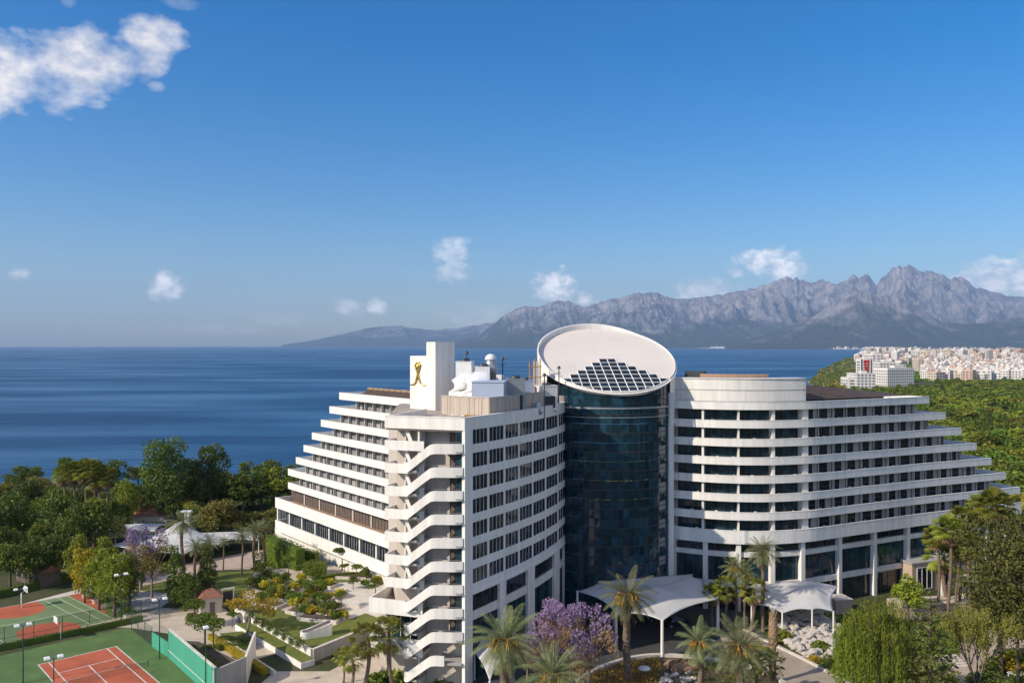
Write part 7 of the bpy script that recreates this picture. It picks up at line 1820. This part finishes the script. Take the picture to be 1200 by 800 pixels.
def city():
    rng = np.random.default_rng(23); g = random.Random(23); pts = []
    tries = 0
    while len(pts) < 2100 and tries < 90000:
        tries += 1; px = rng.uniform(1005, 1240); py = 409.5 + 37 * rng.uniform() ** 1.25; z = -2.5
        if py < 416: z = -2.5 - 29 * sstep(3200, 9800, F * 46.5 / (py - HZ))
        d = F * (CAMZ - z) / (py - HZ); x = (px - 600) / F * d; c = coast_dist(np.array([x]), np.array([d]))[0]
        if c < 40: continue
        if 1100 < px and 424.5 < py < 428.5: continue
        if py > 445 or (py > 436 and px < 1030): continue
        if 985 < px < 1085 and py > 428: continue
        w = rng.uniform(8, 16) * (1 + d / 7000); h = rng.choice([7, 9, 11, 13, 16, 20, 27], p=[.16, .2, .22, .18, .12, .08, .04]) * (1 + d / 14000)
        if py > 428: h = min(h, 15)
        if any(abs(q[0] - x) < (w + q[2]) * .5 and abs(q[1] - d) < (w + q[2]) * .45 for q in pts[-400:]): continue
        pts.append((x, d, w, h, px, py))
    pts.sort(key=lambda p: -p[3] * p[2] / p[1] ** 2)
    mats = [('white', 'city_white'), ('cream', 'city_cream'), ('salmon', 'city_salmon'), ('grey', 'city_grey')]; protos = {}
    for i, (x, y, w, h, px, py) in enumerate(pts[:285]):
        ci = g.choices([0, 1, 2, 3], [.52, .27, .13, .08])[0]; tiled = g.random() < .22 and h < 12; hb = min((7, 10, 14, 20), key=lambda q: abs(q - h)); key = (ci, tiled, hb); z = gz(x, y); rz = g.choice([.3, .3, -.5, .8, 1.1]) + g.uniform(-.08, .08)
        cn = mats[ci][0]; lab = ('%s apartment block with a tiled roof in the far city' if tiled else '%s flat-roofed apartment block in the far city') % cn; grp = '%s %s blocks of the far city' % (cn, 'tiled' if tiled else 'flat-roofed')
        if key not in protos:
            mb = MB(); block_mesh(mb, 14, 11, hb, tiled=tiled); o = mb.build('apartment_block', [mats[ci][1], 'city_window', 'city_roof' if tiled else 'city_flat']); protos[key] = o; o.location = (x, y, z); o.rotation_euler.z = rz
        else: o = dup(protos[key], (x, y, z), rz)
        o.scale = (w / 14, w / 14, h / hb); tag(o, lab, 'building', grp)
    mb = MB()
    for c in range(4): pass
    sets = {}
    for (x, y, w, h, px, py) in pts[285:]:
        ci = g.choices([0, 1, 2, 3], [.55, .26, .12, .07])[0]; m2 = sets.setdefault(ci, MB()); block_mesh(m2, w, w * .8, h, x, y, gz(x, y), g.uniform(0, 1.5), g.random() < .25, fl=3.4, bay=5.5)
    for _ in range(260):                                          # hotels strung along the beach below the mountains
        t = g.random(); a, b = g.choice([((2650, 6000), (4150, 9350)), ((4150, 9350), (5260, 11850)), ((6000, 13350), (5950, 15050)), ((5950, 15050), (4750, 17600)), ((4750, 17600), (2650, 21100))]); o_ = g.uniform(60, 420); y = lerp(a[1], b[1], t); x = lerp(a[0], b[0], t) + o_ * (1 if y < 14500 else .6); y += 0 if y < 14500 else o_ * .8
        m2 = sets.setdefault(0 if g.random() < .7 else 1, MB()); block_mesh(m2, g.uniform(40, 110), 30, g.uniform(18, 48), x, y, -33, g.uniform(0, 1.5), False, fl=8, bay=16)
    allv = MB(); ml = []
    for ci, m2 in sets.items():
        b = len(allv.v); allv.v.extend(m2.v); off = len(ml); ml += [mats[ci][1], 'city_window', 'city_roof']
        for f, k, s in zip(m2.f, m2.mi, m2.sm): allv.f.append([b + q for q in f]); allv.mi.append(off + k); allv.sm.append(s)
    o = allv.build('far_city', ml); struct(o, 'stuff', 'pale city spreading to the foot of the mountains')
    # low sheds along the edge of the woods
    for px, py, wd, lab in ((1150, 441, 44, 'long white shed at the edge of the woods'), (1182, 438, 30, 'shorter white shed right of the long one'), (1128, 443, 18, 'small pale shed left of the long one')):
        x, d = P(px, py, -2.5); o = thing('shed', lab, 'shed', (x, d, gz(x, d)), .1); mb = MB(); mb.box((0, 0, 0), (wd, 20, 5)); mb.build('wall', 'city_white', o); mb = MB(); mb.add([(-wd / 2 - 1, -11, 5), (wd / 2 + 1, -11, 5), (wd / 2 + 1, 11, 5), (-wd / 2 - 1, 11, 5), (-wd / 2 - 1, 0, 7), (wd / 2 + 1, 0, 7)], [(0, 1, 5, 4), (2, 3, 4, 5), (1, 2, 5), (3, 0, 4)]); mb.build('roof', 'city_flat', o)
    # the white hotel on the headland: lower block, gridded slab, tower with the red emblem
    D = 880; g0 = -2.5
    def blk(name, label, x0, x1, y_top, dd, dep, m='city_white', rz=0.0, bay=3.6, parts=True):
        xa, xb = (x0 - 600) / F * dd, (x1 - 600) / F * dd; h = zat(y_top, dd) - g0; o = thing(name, label, 'building', ((xa + xb) / 2, dd + dep / 2, g0), rz); w = xb - xa
        mb = MB(); block_mesh(mb, w, dep, h, bay=bay); mb.build('wall', [m, 'city_window', 'city_flat'], o)
        return o, w, h
    blk('far_hotel', 'low white wing of the far headland hotel', 994, 1004, 442, 872, 20, bay=6); blk('far_hotel', 'white cubic block of the far headland hotel', 1004, 1026, 437.5, 866, 26, bay=3.4)
    blk('far_hotel', 'gridded slab of the far headland hotel with blue shaded side', 1033, 1072, 431, 905, 22, 'city_white', R(18), 2.6)
    blk('far_hotel', 'tall white block behind the red emblem tower', 1022, 1032, 414.5, 985, 22, bay=5); blk('far_hotel', 'stepped white blocks right of the red emblem tower', 1031, 1050, 424, 960, 25, bay=3.4); blk('far_hotel', 'white block behind the gridded slab', 1046, 1062, 427, 1010, 25, bay=4); blk('far_hotel', 'brownish tower block right of the far headland hotel', 1076, 1083, 420, 1350, 20, 'city_cream', bay=4)
    o, w, h = blk('emblem_tower', 'white tower of the far hotel bearing a red V-shaped emblem', 1009, 1022, 420.5, 930, 14, 'city_white', 0, 1e9)
    mb = MB(); y = -7.35; zt = h - 1.2
    mb.add([(-3.4, y, zt), (-1.2, y, zt), (-.1, y, zt - 11), (.1, y, zt - 11), (1.3, y, zt), (3.4, y, zt), (1.4, y, zt - 14), (-1.4, y, zt - 14)], [(0, 7, 2, 1), (7, 6, 3, 2), (6, 5, 4, 3)]); mb.add([(-1.2, y - .01, zt), (1.3, y - .01, zt), (1.0, y - .01, zt - 3), (-.9, y - .01, zt - 3)], [(3, 2, 1, 0)]); mb.build('emblem', 'red_sign', o)
    mb = MB(); mb.box((-w / 2 + .7, -7.12, 0), (1.5, .3, h - .5)); mb.box((w / 2 - .7, -7.12, 0), (1.5, .3, h - .5)); mb.build('glazed_edge', 'city_window', o)
    # the pale beach that rims the bay
    pth = [(2600 - 25, 5930), (4060, 9300), (5160, 11800), (5890, 13300), (5850, 14950), (4660, 17420), (2560, 20900)]
    mb = MB(); q = catmull(pth, 150.0); n_ = normals(q)
    for i in range(len(q) - 1): mb.quad((q[i][0] - n_[i][0] * 70, q[i][1] - n_[i][1] * 70, -34.2), (q[i + 1][0] - n_[i + 1][0] * 70, q[i + 1][1] - n_[i + 1][1] * 70, -34.2), (q[i + 1][0] + n_[i + 1][0] * 420, q[i + 1][1] + n_[i + 1][1] * 420, -24), (q[i][0] + n_[i][0] * 420, q[i][1] + n_[i][1] * 420, -24))
    o = mb.build('beach', 'light_stone'); struct(o)
city()
